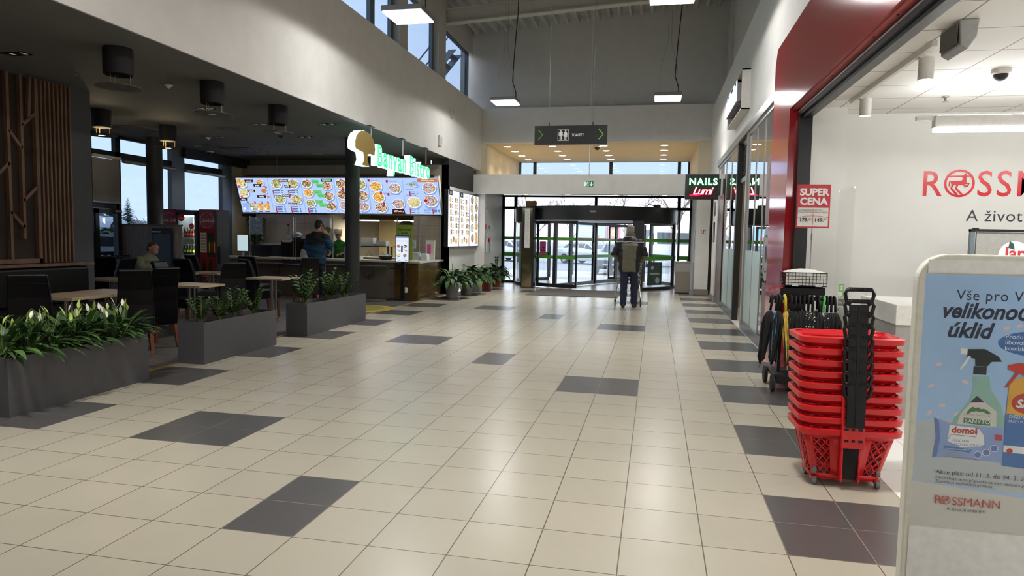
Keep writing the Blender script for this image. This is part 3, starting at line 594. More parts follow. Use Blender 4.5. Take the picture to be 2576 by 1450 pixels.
for k, (y, z, s, m, l) in enumerate(((17.75, 2.42, .1, 'lamp_grey', 'small grey sensor box high on the vestibule wall'), (17.58, 1.84, .12, 'print_red', 'small red notice on the vestibule wall above the leaflet holders'), (18.1, 1.84, .1, 'lamp_grey', 'thin grey switch plate on the vestibule wall'))):
    tag(MB().box(0, .03, -s/2, s/2, -s/2, s/2).build('wall_fitting', m, loc=(-3.35, y, z), bev=.004), l, 'wall fitting')
for k, (y, z) in enumerate(((14.9, 4.75), (13.9, 3.9))):
    t = thing('wall_speaker', ('white wall fitting on the bulkhead below the clerestory', 'small pictogram frame on the bulkhead near its far end')[k], 'wall fitting', (-3.645, y, z)); MB().box(0, .05, -.09, .09, -.13, .13).build('housing', 'lamp_white', t, bev=.005); MB().box(.05, .052, -.06, .06, -.09, .09).build('front', 'acrylic', t)
# ================================================================ outside
tilemat('paving', '#b9b6b2', .05, .8, '#8f8c88', .3, .3); mat('asphalt', '#8c8d90', .9, var=.1, scale=3); mat('grass', '#8d9172', .95, var=.25, scale=2); mat('car_silver', '#b9bfc6', .3, .3, var=0, coat=.5); mat('car_white', '#dfe3e6', .3, var=0, coat=.5); mat('car_grey', '#7f868d', .3, .3, var=0, coat=.5)
mat('car_glass', '#3d4850', .1, var=0); mat('tyre', '#1b1b1c', .8); mat('rim', '#a5a8aa', .3, .7); mat('bark', '#7c6b62', .9, var=.2); mat('twigs', '#8d7a72', .9, var=.2); mat('conifer', '#4d6650', .9, var=.3, scale=8); mat('bush', '#9c8472', .95, var=.3, scale=6)
mat('hill', '#8fa3ae', 1, var=.08, scale=.02); mat('house_white', '#d5d9dd', .8); mat('roof_orange', '#cf7f5e', .8); mat('bollard', '#2e3138', .5); mat('billboard_blue', '#9cc4d6', .6, var=0); mat('billboard_pink', '#e2487e', .6, var=0); mat('yellow_print', '#f0d24a', .5, var=0); mat('orange_print', '#ee7a3a', .5, var=0)
struct(MB().add([(-150, 20.05, -.03), (150, 20.05, -.03), (150, 30, -.03), (-150, 30, -.03)], [(0, 1, 2, 3)]).build('ground_paving', 'paving'))
struct(MB().add([(-150, 30, -.031), (150, 30, -.031), (150, 300, -.031), (-150, 300, -.031)], [(0, 1, 2, 3)]).build('ground_car_park', 'asphalt'))
struct(MB().add([(-150, -150, -.032), (-9.85, -150, -.032), (-9.85, 20.05, -.032), (-150, 20.05, -.032)], [(0, 1, 2, 3)]).build('ground_west', 'asphalt'))
def car_proto(name, label, paint, van=False):
    t = thing(name, label, 'car')
    if van: st = [(-2.4, .8, .35, .9, .92, .75), (-2.35, .9, .25, 1.15, 2.2, .8), (1.1, .9, .25, 1.15, 2.2, .8), (1.75, .9, .25, 1.15, 1.2, .8), (2.4, .85, .25, .9, .95, .75), (2.5, .78, .35, .7, .75, .7)]
    else: st = [(-2.2, .72, .42, .78, .8, .62), (-2.1, .84, .3, .9, .95, .66), (-1.6, .86, .22, .93, .98, .7), (-1.05, .87, .22, .93, 1.4, .62), (-.2, .87, .22, .92, 1.45, .62), (.35, .87, .22, .92, 1.4, .62), (1.05, .86, .22, .9, .95, .72), (1.85, .83, .25, .78, .8, .7), (2.15, .7, .38, .62, .64, .6)]
    rs = [[(x, -w*.93, zb), (x, -w, (zb+zs)/2), (x, -w*.97, zs), (x, -wr, zt), (x, wr, zt), (x, w*.97, zs), (x, w, (zb+zs)/2), (x, w*.93, zb)] for x, w, zb, zs, zt, wr in st]
    body = MB(); body.rings(rs); body.build('body', paint, t, smooth=True, sharp=30, recalc=True)
    wn = MB(); n = len(st)
    def lerp(a, b, k): return tuple(p+(q-p)*k for p, q in zip(a, b))
    for k in range(n-1):
        if max(st[k][4], st[k+1][4]) < 1.3: continue
        for s in ((2, 3), (5, 4)):
            q = [lerp(rs[k][s[0]], rs[k][s[1]], .15), lerp(rs[k+1][s[0]], rs[k+1][s[1]], .15), lerp(rs[k+1][s[0]], rs[k+1][s[1]], .85), lerp(rs[k][s[0]], rs[k][s[1]], .85)]
            c = Vector((sum(p[0] for p in q)/4, sum(p[1] for p in q)/4, sum(p[2] for p in q)/4)); q = [tuple(c+(Vector(p)-c)*.9+Vector((0, .012 if c.y > 0 else -.012, .004))) for p in q]; wn.add(q, [(0, 1, 2, 3)])
        if abs(st[k][4]-st[k+1][4]) > .2:
            q = [rs[k][3], rs[k+1][3], rs[k+1][4], rs[k][4]]; c = Vector((sum(p[0] for p in q)/4, 0, sum(p[2] for p in q)/4)); q = [tuple(c+(Vector(p)-c)*.86+Vector((.01 if c.x > 0 else -.01, 0, .015))) for p in q]; wn.add(q, [(0, 1, 2, 3)])
    wn.build('windows', 'car_glass', t)
    e = st[-1][0]
    for x in (-1.35, 1.35):
        for y in (-.78, .78):
            w = MB().lathe([(.2, -.1), (.31, -.09), (.32, 0), (.31, .09), (.2, .1)], 18, M=Matrix.Translation((x, y, .32)) @ Matrix.Rotation(R_(90), 4, 'X')).build('wheel', 'tyre', t, smooth=True, sharp=40); MB().lathe([(.2, -.102), (.2, .102)], 14, M=Matrix.Translation((x, y, .32)) @ Matrix.Rotation(R_(90), 4, 'X')).build('rim', 'rim', w)
    for y in (-.6, .6): MB().box(e-.2, e-.06, y-.16, y+.16, .56, .68).build('headlamp', 'acrylic', t, bev=.02)
    MB().box(e-.12, e-.01, -.45, .45, .4, .52).build('grille', 'rubber', t); MB().box(e-.02, e+.02, -.26, .26, .42, .5).build('number_plate', 'paper', t)
    return t
cs = car_proto('parked_car', 'silver saloon car parked beyond the revolving door, behind the bollard', 'car_silver'); cs.location = (-2.3, 40, -.03); cs.rotation_euler = (0, 0, R_(-38)); cs['group'] = 'parked cars'
cw = car_proto('parked_car', 'white car parked outside the door beyond the wooden railing', 'car_white'); cw.location = (-16.8, 16.4, -.03); cw.rotation_euler = (0, 0, R_(-115)); cw['group'] = 'parked cars'
cg = car_proto('parked_car', 'grey car with its front behind the leaning bollard', 'car_grey'); cg.location = (.15, 29.2, -.03); cg.rotation_euler = (0, 0, R_(-100)); cg['group'] = 'parked cars'
vn = car_proto('parked_van', 'white van parked beyond the right side of the revolving door', 'car_white', True); vn.location = (2.2, 38.5, -.03); vn.rotation_euler = (0, 0, R_(-150))
again(cs, (-7.6, 42, -.03), R_(-38), 'silver car farthest left behind the revolving door'); again(cw, (-.6, 48, -.03), R_(-40), 'white car parked between the silver saloon and the van'); again(cw, (-36, 37, 1.5), R_(60), 'white car on the rise beyond the railing, seen through the glass door'); again(cg, (7.0, 42, -.03), R_(-140), 'grey car at the right edge of the car park view')
def bollard(x, y, lean, label):
    t = thing('bollard', label, 'bollard', (x, y, -.03), group='bollards before the door'); t.rotation_euler = (0, R_(lean), 0)
    MB().lathe([(.085, 0), (.085, .96), (.07, 1.0), (.02, 1.02)], 16).build('post', 'bollard', t, smooth=True, sharp=40); MB().lathe([(.088, .8), (.088, .87)], 16, cap0=False, cap1=False).build('reflective_band', 'paper', t)
bollard(-1.82, 27, 0, 'dark bollard standing upright outside the revolving door'); bollard(-.2, 26.8, 5, 'dark leaning bollard outside the revolving door, beside the man')
def boards():
    t = thing('billboard', 'outdoor billboard with a pale blue poster and orange 45 price', 'billboard', (-2.7, 46, -.22)); MB().box(-1, .95, 0, .08, 1.7, 2.75).build('panel', 'billboard_blue', t)
    a = Art()
    for k in range(5): a.rect(-.9, .5-.1*(k % 2), 2.55-.14*k, 2.6-.14*k, 2)
    a.rect(-1, .95, 1.7, 1.84, 0); a.rect(.0, .55, 1.85, 2.05, 1); a.text('45', .1, 1.87, .22, 2); a.build('poster_print', ['billboard_pink', 'orange_print', 'paper'], t, loc=(0, -.002, 0))
    for x in (-.8, .8): MB().box(x-.05, x+.05, .08, .16, 0, 2.6).build('leg', 'bollard', t)
    t = thing('billboard', 'outdoor billboard with a pink poster and yellow price disc', 'billboard', (-1.75, 46.3, -.2)); MB().box(-.8, 1.1, 0, .08, 1.7, 2.75).build('panel', 'paper', t)
    a = Art(); a.rect(.1, 1.05, 1.72, 2.65, 0); a.disc(.55, 2.2, .25, mi=1); a.text('149', .55, 2.13, .2, 0, align='CENTER'); a.rect(-.7, 0, 1.72, 1.85, 0); a.rect(-.5, -.1, 2.0, 2.4, 2); a.build('poster_print', ['billboard_pink', 'yellow_print', 'print_ink'], t, loc=(0, -.002, 0))
    for x in (-.6, .9): MB().box(x-.05, x+.05, .08, .16, 0, 2.6).build('leg', 'bollard', t)
boards()
def bare_tree(seed, label, h=6):
    r = random.Random(seed); t = thing('bare_tree', label, 'tree', group='bare trees beyond the car park'); tr = MB(); tw = MB()
    tr.tube([(0, 0, 0), (.05, 0, h*.3), (0, .05, h*.5)], [.14, .11, .08], 7)
    def br(p, d, l, rad, k):
        q = p+d*l; (tr if k > 2 else tw).tube([tuple(p), tuple((p+q)/2+Vector((r.uniform(-1, 1), r.uniform(-1, 1), 0))*.06*l), tuple(q)], [rad, rad*.8, rad*.55], 4)
        if k:
            for _ in range(4): br(p+d*l*r.uniform(.5, 1), (d+Vector((r.uniform(-1, 1), r.uniform(-1, 1), r.uniform(-.3, .8)))*.75).normalized(), l*.62, rad*.55, k-1)
    for i in range(5): br(Vector((0, 0, h*(.25+.06*i))), Vector((math.cos(i*2.4), math.sin(i*2.4), 1.3)).normalized(), h*.3, .06, 3)
    tr.build('trunk', 'bark', t); tw.build('twigs', 'twigs', t); return t
bt = bare_tree(3, 'bare tree beyond the car park, left of the billboards'); bt.location = (-9, 58, 0)
for k, (x, y, l) in enumerate(((-6, 62, 'bare tree rising above the pale blue billboard'), (-1, 60, 'bare tree behind the pink billboard'), (3.5, 57, 'bare tree seen above the right end of the door canopy'), (8, 64, 'bare tree at the right edge behind the white van'))): again(bt, (x, y, 0), k*1.3, l, 1+.12*(k % 3))
def conifer(h, label):
    t = thing('conifer', label, 'tree', group='conifers beyond the windows'); MB().cyl(0, 0, 0, h*.3, .12, 8).build('trunk', 'bark', t); r = random.Random(int(h*10)); m = MB()
    for k in range(150):
        z = h*(.12+.86*k/150); L_ = (h-z)*.42*r.uniform(.7, 1.1)+.1; a = k*2.4; p = Vector((0, 0, z)); q = p+Vector((math.cos(a)*L_, math.sin(a)*L_, -.25*L_)); s = Vector((-math.sin(a), math.cos(a), 0))*L_*.3
        mid = (p+q)/2; m.add([tuple(p), tuple(mid+s+Vector((0, 0, -.1*L_))), tuple(q), tuple(mid-s+Vector((0, 0, -.1*L_)))], [(0, 1, 2, 3)])
    m.build('needles', 'conifer', t); return t
cf = conifer(5, 'dark conifer right of the white house, seen through the window'); cf.location = (-46, 50, .5)
for x, y, s, l in ((-47, 46, 1.15, 'tallest conifer beside the white house'), (-43, 48.5, .8, 'small conifer nearest in the group beyond the window')): again(cf, (x, y, .5), x, l, s)
t = thing('white_house', 'white flat-roofed house beyond the bistro window', 'house', (-58, 47, 0)); MB().box(-4, 4, -4, 4, 0, 5).build('wall', 'house_white', t); MB().box(-4.2, 4.2, -4.2, 4.2, 5, 5.3).build('roof', 'house_white', t)
for x in (-2, 2): MB().box(x-.6, x+.6, -4.04, -4, 2.6, 4).build('window', 'car_glass', t); MB().box(4, 4.04, x-.6, x+.6, 2.6, 4).build('window', 'car_glass', t)
t = thing('orange_building', 'orange building beyond the last bistro window, behind the fridges', 'building', (-50, 92, 0)); MB().box(-5, 5, -5, 5, 0, 9).build('wall', 'roof_orange', t); MB().box(-5.2, 5.2, -5.2, 5.2, 9, 9.4).build('roof', 'house_white', t)
def bush_row():
    r = random.Random(5)
    def one(label, loc, s):
        m = MB(); q = random.Random(int(loc[1]*7))
        for k in range(170):
            a = q.uniform(0, 6.28); e = q.uniform(.1, 1.4); d = Vector((math.cos(a)*math.cos(e), math.sin(a)*math.cos(e), math.sin(e))); m.tube([(0, 0, 0), tuple(d*q.uniform(.5, .75)), tuple(d*q.uniform(.9, 1.1)+Vector((q.uniform(-.1, .1),)*3))], [.03, .02, .008], 3)
        return tag(m.build('bare_bush', 'bush', loc=loc, rot=(0, 0, a)), label, 'bush', 'bare bushes outside')
    for k, (x, y, s) in enumerate(((-26, 24, 1), (-30, 35.5, 1), (-35, 42, 1))):
        o = one('brown leafless bush %s' % ('seen through the glass door', 'below the white house in the window', 'below the conifers in the window')[k], (x, y, 0), s); o.scale = (2.6, 2.6, 2.2)
bush_row()
struct(MB().sheet(lambda u, v: (-420+60*math.sin(u*5), -200+900*u, (28+9*math.sin(u*9)+5*math.sin(u*23))*math.sin(v*1.57)) if v > 0 else (-300, -200+900*u, -1), 60, 4).build('hills', 'hill'))
def railing():
    t = thing('railing', 'dark slatted railing outside the glass door', 'railing', (-11.3, 9.4, -.03)); MB().box(-.04, .04, 0, 4.2, .95, 1.03).box(-.02, .02, 0, 4.2, .12, .18).build('rail', 'rubber', t)
    for k in range(19): MB().box(-.02, .02, .1+.22*k, .19+.22*k, 0, .95).build('slat', 'rubber', t)
railing()
def roof_stair():
    mat('galvanised', '#8e969c', .45, .6); sbox('roof_bistro', 'lamp_grey', -30, -4.2, -9, 20, 5.3, 5.4)
    t = thing('roof_stair', 'galvanised steel stair on the roof, behind the last clerestory window', 'stair', (-5.6, 17.0, 5.4))
    for y in (-.3, .3): MB().rings([[(-.0, y-.02, 0), (0, y+.02, 0), (.22, y+.02, 0), (.22, y-.02, 0)], [(1.3, y-.02, 1.5), (1.3, y+.02, 1.5), (1.52, y+.02, 1.5), (1.52, y-.02, 1.5)]]).build('stringer', 'galvanised', t); MB().tube([(.1, y, .9), (1.4, y, 2.4)], .022, 6).build('handrail', 'galvanised', t)
    for k in range(6): MB().box(.1+.21*k, .32+.21*k, -.28, .28, .2+.24*k, .23+.24*k).build('tread', 'galvanised', t)
    t2 = thing('roof_parapet', 'grey sheet metal screen on the roof beyond the clerestory', 'screen', (-7.5, 15, 5.4)); MB().box(-.05, 0, -6, 8, 0, 1.5).build('sheet', 'lamp_grey', t2); MB().box(-.06, .04, -6, 8, 1.5, 1.58).build('coping', 'galvanised', t2)
roof_stair()
# ================================================================ bistro
mat('leather', '#0c0b0d', .34, var=.1, scale=60, bump=.04, spec=.35); woodmat('chair_wood', '#6b3a1c', '#8a5028', .45, (1, 1, .15), 20); woodmat('table_wood', '#a58f72', '#bda889', .4, (14, 1, 1), 3)
woodmat('dark_oak', '#5c4634', '#745a44', .55, (1, 8, 1), 4); woodmat('slat_wood', '#6a5140', '#7d614c', .55, (1, 1, .3), 10); mat('slat_back', '#33291f', .8); woodmat('grey_oak', '#6f665f', '#8a817a', .55, (8, 8, 1), 3)
mat('planter_grey', '#4d4d50', .55, var=.05, scale=14); mat('soil', '#241c15', .95, var=.3); mat('leaf_dark', '#2c4a22', .52, var=.3, scale=14); mat('leaf_mid', '#47662c', .52, var=.3, scale=14); mat('spathe_green', '#a9c45e', .5, var=.15, scale=20); mat('spathe_white', '#e6e6d2', .55, var=.05)
mat('stalk', '#5b7436', .5); mat('pot_grey', '#8d8c8b', .6); mat('terracotta', '#a8492e', .7); mat('coke_red', '#8f0f1c', .4, var=.04); mat('coke_bright', '#d4121f', .4, var=0)
mat('counter_bronze', '#7c6238', .16, .5, var=.1, scale=5); mat('counter_top', '#c9c2b2', .4); mat('counter_front', '#6d6458', .5)
# slatted wall panel with branching laths
def slat_panel():
    X = -6.53
    t = thing('slatted_wall_panel', 'wooden wall panel of vertical slats and branch shaped laths', 'wall panel', (X, 0, 0))
    MB().box(-.01, .0, -6, 5.78, 1.05, 3.52).build('backing', 'slat_back', t)
    m = MB()
    for k in range(8): m.box(0, .06, 5.235+.066*k, 5.262+.066*k, 1.05, 3.52)
    m.build('slats', 'slat_wood', t)
    m = MB(); m.box(0, .06, -6, 5.2, 1.05, 1.11).box(0, .06, 5.15, 5.2, 1.05, 3.52)
    def lath(p, q, w=.04):
        d = Vector((q[0]-p[0], q[1]-p[1])).normalized(); n = Vector((-d.y, d.x))*w/2
        m.add([(x, a[0]+s*n.x, a[1]+s*n.y) for x in (0, .055) for a, s in ((p, 1), (p, -1), (q, -1), (q, 1))], [(3, 2, 1, 0), (4, 5, 6, 7), (0, 1, 5, 4), (1, 2, 6, 5), (2, 3, 7, 6), (3, 0, 4, 7)])
    lath((4.76, 1.1), (4.76, 3.52)); lath((4.95, 1.38), (4.955, 3.52)); lath((5.06, 2.98), (5.1, 3.52)); lath((4.5, 1.1), (4.52, 3.52)); lath((4.2, 1.1), (4.2, 3.52)); lath((3.7, 1.1), (3.7, 3.52))
    for p, q in (((4.96, 2.87), (5.16, 3.06)), ((4.77, 2.78), (4.95, 2.57)), ((4.52, 2.12), (4.76, 2.36)), ((4.95, 1.88), (5.16, 2.08)), ((4.76, 1.73), (4.95, 1.53)), ((4.2, 2.3), (4.5, 2.0)), ((4.2, 2.9), (3.7, 2.4))): lath(p, q)
    m.build('branch_laths', 'slat_wood', t)
slat_panel()
tag(MB().box(-6.55, -6.4, -6, 6.0, 1.0, 1.04).build('wall_ledge', 'slat_wood'), 'long wooden ledge under the slatted wall panel', 'ledge')
def bench():
    t = thing('banquette_bench', 'long black upholstered bench with wooden front along the slatted wall', 'bench', (-6.1, 0, 0))
    MB().box(-.4, .42, -5, 5.9, 0, .36).build('base', 'dark_oak', t); MB().box(-.4, .45, -5, 5.9, .361, .47).build('seat_cushion', 'leather', t, bev=.03); MB().box(-.43, -.3, -5, 5.9, .47, .98).build('backrest', 'leather', t, bev=.03)
bench()
# planters
def planter(y0, y1, label):
    t = thing('planter_box', label, 'planter', (-3.44, y0, 0), group='grey planters along the bistro edge'); L_ = y1-y0; w, h = .17, .48
    m = MB(); m.box(-w, -w+.015, 0, L_, 0, h).box(w-.015, w, 0, L_, 0, h).box(-w+.015, w-.015, 0, .015, 0, h).box(-w+.015, w-.015, L_-.015, L_, 0, h); m.build('box', 'planter_grey', t)
    MB().box(-w+.015, w-.015, .015, L_-.015, 0, h-.05).build('soil', 'soil', t)
planter(1.8, 3.33, 'long grey planter full of peace lilies, nearest the camera'); planter(4.2, 5.72, 'grey planter with low zamioculcas, middle of the row'); planter(6.55, 8.63, 'grey planter before the round pillar, farthest of the row')
def leaf(m, p, d, L_, w, droop=.5, mi=0, n=5, fold=.15):
    """a pointed blade that arches from p along d"""
    d = Vector(d).normalized(); up = Vector((0, 0, 1)); side = d.cross(up)
    if side.length < .05: side = Vector((1, 0, 0))
    side.normalize(); pts = []; q = Vector(p); dd = d.copy()
    prof = [.12, .7, 1, .85, .5, 0][:n+1]
    v = []
    for k in range(n+1):
        ww = w*prof[k]/2; nn = side.cross(dd).normalized()
        v += [tuple(q-side*ww+nn*ww*fold), tuple(q), tuple(q+side*ww+nn*ww*fold)]
        q = q+dd*(L_/n); dd = (dd+Vector((0, 0, -droop/n))).normalized()
    f = []
    for k in range(n): a = 3*k; f += [(a, a+1, a+4, a+3), (a+1, a+2, a+5, a+4)]
    m.add(v, f, mi)
def lily(r, h=.36, nl=26, flowers=4, spread=.26, white=.35, lw=(.13, .2), dr=(.7, 1.5)):
    """returns (leaves, stalks, spathes) builders around the origin"""
    lv, st, sp = MB(), MB(), []
    for k in range(nl):
        a = r.uniform(0, 6.28); e = r.uniform(.35, 1.3); d = Vector((math.cos(a)*math.cos(e), math.sin(a)*math.cos(e), math.sin(e))); s = r.uniform(.35, .6)*h
        b = Vector((0, 0, 0))+d*s+Vector((math.cos(a), math.sin(a), 0))*.01; st.tube([(0, 0, 0), tuple(b)], .003, 4)
        leaf(lv, b, d+Vector((0, 0, -.3)), r.uniform(.55, .85)*h, r.uniform(*lw)*h, r.uniform(*dr), 1 if r.random() < .3 else 0)
    for k in range(flowers):
        a = r.uniform(0, 6.28); b = Vector((math.cos(a)*spread*.5*r.random(), math.sin(a)*spread*.5*r.random(), h*r.uniform(.75, 1.05))); st.tube([(0, 0, 0), tuple(b*.6+Vector((0, 0, .04))), tuple(b)], .0035, 4)
        q = MB(); leaf(q, b, (r.uniform(-.5, .5), r.uniform(-.5, .5), 1), h*r.uniform(.22, .32), h*r.uniform(.07, .1), r.uniform(-.5, 1.2), 0, fold=.5); sp.append((q, 'spathe_white' if r.random() < white else 'spathe_green'))
    return lv, st, sp
def plant(name, label, cat, loc, builders, group=None):
    t = thing(name, label, cat, loc, group=group)
    builders[0].build('leaves', ['leaf_dark', 'leaf_mid'], t, smooth=True); builders[1].build('stalks', 'stalk', t)
    for q, mm in builders[2]: q.build('flower', mm, t, smooth=True)
    return t
rr = random.Random(11)
ORD = ['at the left edge of the photo', 'second from the left', 'third from the left', 'in the middle of the planter', 'third from the right end', 'second from the right end', 'at the right end']
for k in range(7): plant('peace_lily', 'flowering peace lily in the nearest planter, %s' % ORD[k], 'plant', (-3.44+rr.uniform(-.05, .05), 1.92+.215*k, .43), lily(rr, .33, 56, flowers=9), 'peace lilies of the nearest planter')
def zz(r, h, ns):
    lv, st = MB(), MB()
    for k in range(ns):
        a = 6.28*k/ns+r.uniform(-.3, .3); lean = r.uniform(.12, .62); H = h*r.uniform(.65, 1); d0 = Vector((math.cos(a)*lean, math.sin(a)*lean, 1)).normalized(); P = [Vector((0, 0, 0))+d0*(H*i/8)+Vector((math.cos(a), math.sin(a), -.35))*.06*H*(i/8)**2 for i in range(9)]
        st.tube([tuple(p) for p in P], [.009-.0008*i for i in range(9)], 5); s = d0.cross(Vector((0, 0, 1))).normalized()
        for i in range(2, 9):
            for sg in (-1, 1): leaf(lv, P[i], s*sg+d0*.75, H*.27*(1.1-.05*i), H*.13, .3, 1 if r.random() < .35 else 0, fold=.25)
    return lv, st, []
for k, (x, y, h, n, l) in enumerate(((-3.46, 4.42, .34, 6, 'low zamioculcas at the near end of the middle planter'), (-3.43, 4.72, .32, 7, 'zamioculcas second from the near end of the middle planter'), (-3.44, 5.02, .42, 8, 'tall zamioculcas in the centre of the middle planter'), (-3.42, 5.42, .38, 7, 'zamioculcas at the far end of the middle planter'),
                                    (-3.47, 6.83, .56, 7, 'upright zamioculcas at the near end of the farthest planter'), (-3.44, 7.62, .54, 9, 'bushy zamioculcas in the middle of the farthest planter'), (-3.42, 8.05, .46, 8, 'spreading zamioculcas at the far end of the farthest planter'))):
    plant('zamioculcas', l, 'plant', (x, y, .43), zz(rr, h, n), 'zamioculcas plants')
def potted(x, y, r, h, m, label, ph, upright=False):
    t = thing('potted_plant', label, 'potted plant', (x, y, 0), group='potted plants along the left wall')
    MB().lathe([(r*.8, 0), (r*.98, h*.9), (r*1.03, h*.9), (r*1.03, h), (r*.95, h), (r*.93, h-.04), (.01, h-.04)], 24).build('pot', m, t, smooth=True, sharp=40)
    lv, st, sp = lily(rr, ph, 80, flowers=0, spread=.3, lw=(.2, .3), dr=(1.4, 2.6))
    if upright:
        for k in range(5):
            a = k*1.3; q = Vector((.05*math.cos(a), .05*math.sin(a), ph*1.35)); st.tube([(0, 0, 0), tuple(q)], .005, 4)
            for i in range(9): leaf(lv, q*(.35+.07*i), (math.cos(a+i*2.2), math.sin(a+i*2.2), .5), .11, .06, .4, i % 2)
    lim = (-3.34 if y > 17.2 else -3.64)-x
    for bb in (lv, st): bb.v = [(max(a, lim+.004*math.sin(40*c)), b if y > 14 or b < 1.15 else 1.15, c) for a, b, c in bb.v]
    o = lv.build('leaves', ['leaf_dark', 'leaf_mid'], t, loc=(0, 0, h-.04), smooth=True); st.build('stalks', 'stalk', t, loc=(0, 0, h-.04))
potted(-3.16, 13.55, .175, .33, 'pot_grey', 'peace lily in a grey pot, nearest of the plants by the counter', .52)
potted(-3.12, 14.7, .175, .33, 'pot_grey', 'second peace lily in a grey pot along the left wall', .56); potted(-3.14, 15.7, .17, .32, 'pot_grey', 'third peace lily in a grey pot, before the terracotta pots', .5)
potted(-3.08, 16.7, .16, .26, 'terracotta', 'leafy plant in a low wide terracotta pot', .5); potted(-3.05, 17.85, .13, .3, 'terracotta', 'tall upright plant in the farthest terracotta pot', .5, True)
t = thing('lily_flower', 'two tall white lily flowers above the nearest grey pot', 'flower', (-3.2, 13.6, .3)); m = MB(); m.tube([(0, 0, 0), (.02, 0, .55)], .006, 5).tube([(0, 0, 0), (.1, .05, .45)], .006, 5); m.build('stalks', 'stalk', t)
m = MB(); leaf(m, (.02, 0, .55), (-.15, 0, 1), .2, .055, .1, fold=.5); m.build('flower', 'spathe_white', t); m = MB(); leaf(m, (.1, .05, .45), (.15, 0, 1), .15, .045, .1, fold=.5); m.build('flower', 'spathe_white', t)
# chairs
def chair_proto(label):
    t = thing('dining_chair', label, 'chair', group='black leather bistro chairs')
    def sec(w, d, x, y, z): return [(x+sx*w, y+sy*d, z) for sx, sy in ((-1, -1), (1, -1), (1, 1), (-1, 1))]
    MB().rings([sec(.2, .225, 0, .02, .34), sec(.208, .235, 0, .02, .40), sec(.208, .235, 0, .02, .46), sec(.195, .22, 0, .02, .485)]).build('seat', 'leather', t, bev=.015)
    # high back curving away from the seat; the back stands on the -Y side
    rs = []
    for z, y, w in ((.30, -.205, .2), (.46, -.215, .202), (.62, -.222, .196), (.8, -.25, .186), (.94, -.295, .178), (1.03, -.335, .172), (1.05, -.343, .164)):
        rs.append(sec(w, .034 if z < 1.04 else .024, 0, y, z))
    MB().rings(rs).build('backrest', 'leather', t, bev=.014)
    m = MB(); m.tube([(-.17, -.336, .95), (.17, -.336, .95)], .003, 4); m.build('back_seam', 'leather', t)
    for sx in (-1, 1):
        MB().rings([sec(.016, .016, sx*.175, .235, 0), sec(.024, .024, sx*.17, .21, .35)]).build('leg', 'chair_wood', t)
        MB().rings([sec(.016, .016, sx*.175, -.27, 0), sec(.024, .024, sx*.17, -.2, .35)]).build('leg', 'chair_wood', t)
    return t
CH = [(-4.73, 3.42, 38, 'black high-backed chair at the left edge, behind the nearest planter'), (-4.53, 4.62, 42, 'black chair with its back before the double table, behind the planter end'), (-4.68, 5.1, 70, 'black chair with visible orange wooden legs, between two planters'),
      (-5.5, 6.68, -82, 'black chair showing its front with a grey sheen, left of the small square table'), (-6.2, 8.0, -4, 'broad black chair back before the red cola fridge'), (-4.9, 7.05, 48, 'black chair tilted right behind the middle planter'), (-5.22, 8.5, -30, 'black chair beside the table with the long steel column'), (-5.15, 9.95, 45, 'black chair with orange legs pulled out right of the single table'),
      (-7.39, 7.42, 88, 'black chair the seated man leans behind, with a bright left edge'), (-7.95, 7.9, 40, 'black chair at the left by the column, before the glass door'), (-7.85, 8.55, -90, 'black chair under the seated man'), (-7.4, 9.9, -18, 'dark chair half hidden before the cola fridge'), (-6.15, 9.75, 5, 'dark chair half hidden before the self-service screen'), (-8.35, 8.25, 40, 'dark blue-black chair back farthest left beside the glass door')]
c0 = chair_proto(CH[0][3])
for k, (x, y, a, l) in enumerate(CH):
    o = c0 if k == 0 else dup(c0); o.location = (x, y, 0); o.rotation_euler = (0, 0, R_(a)); o['label'] = l
# tables
def table_proto(label, w=.7, d=.6):
    t = thing('bistro_table', label, 'table', group='bistro tables')
    MB().box(-w/2, w/2, -d/2, d/2, .70, .735).build('tabletop', 'table_wood', t, bev=.003)
    MB().cyl(-.04, 0, .02, .70, .028, 16).build('column', 'stainless', t, smooth=True, sharp=40); MB().cyl(.04, 0, .02, .70, .02, 16).build('column', 'stainless', t, smooth=True, sharp=40)
    MB().box(-.2, .2, -.2, .2, 0, .02).build('base_plate', 'stainless', t, bev=.004); return t
TB = [(-5.08, 4.2, 0, 'near half of the double wooden table behind the nearest planter'), (-5.08, 4.81, 0, 'far half of the double wooden table, catching the window light'), (-5.0, 6.3, 0, 'small square wooden table behind the middle planter'), (-4.87, 8.3, 0, 'single wooden table on a steel column beside the farthest planter'), (-6.75, 9.2, 0, 'wooden table before the red cola fridge'), (-6.9, 6.9, 0, 'wooden table next to the slatted wall corner'), (-7.15, 8.6, 0, 'dark table where the seated man rests his hand')]
t0 = table_proto(TB[0][3])
for k, (x, y, a, l) in enumerate(TB):
    o = t0 if k == 0 else dup(t0); o.location = (x, y, 0); o.rotation_euler = (0, 0, R_(a)); o['label'] = l
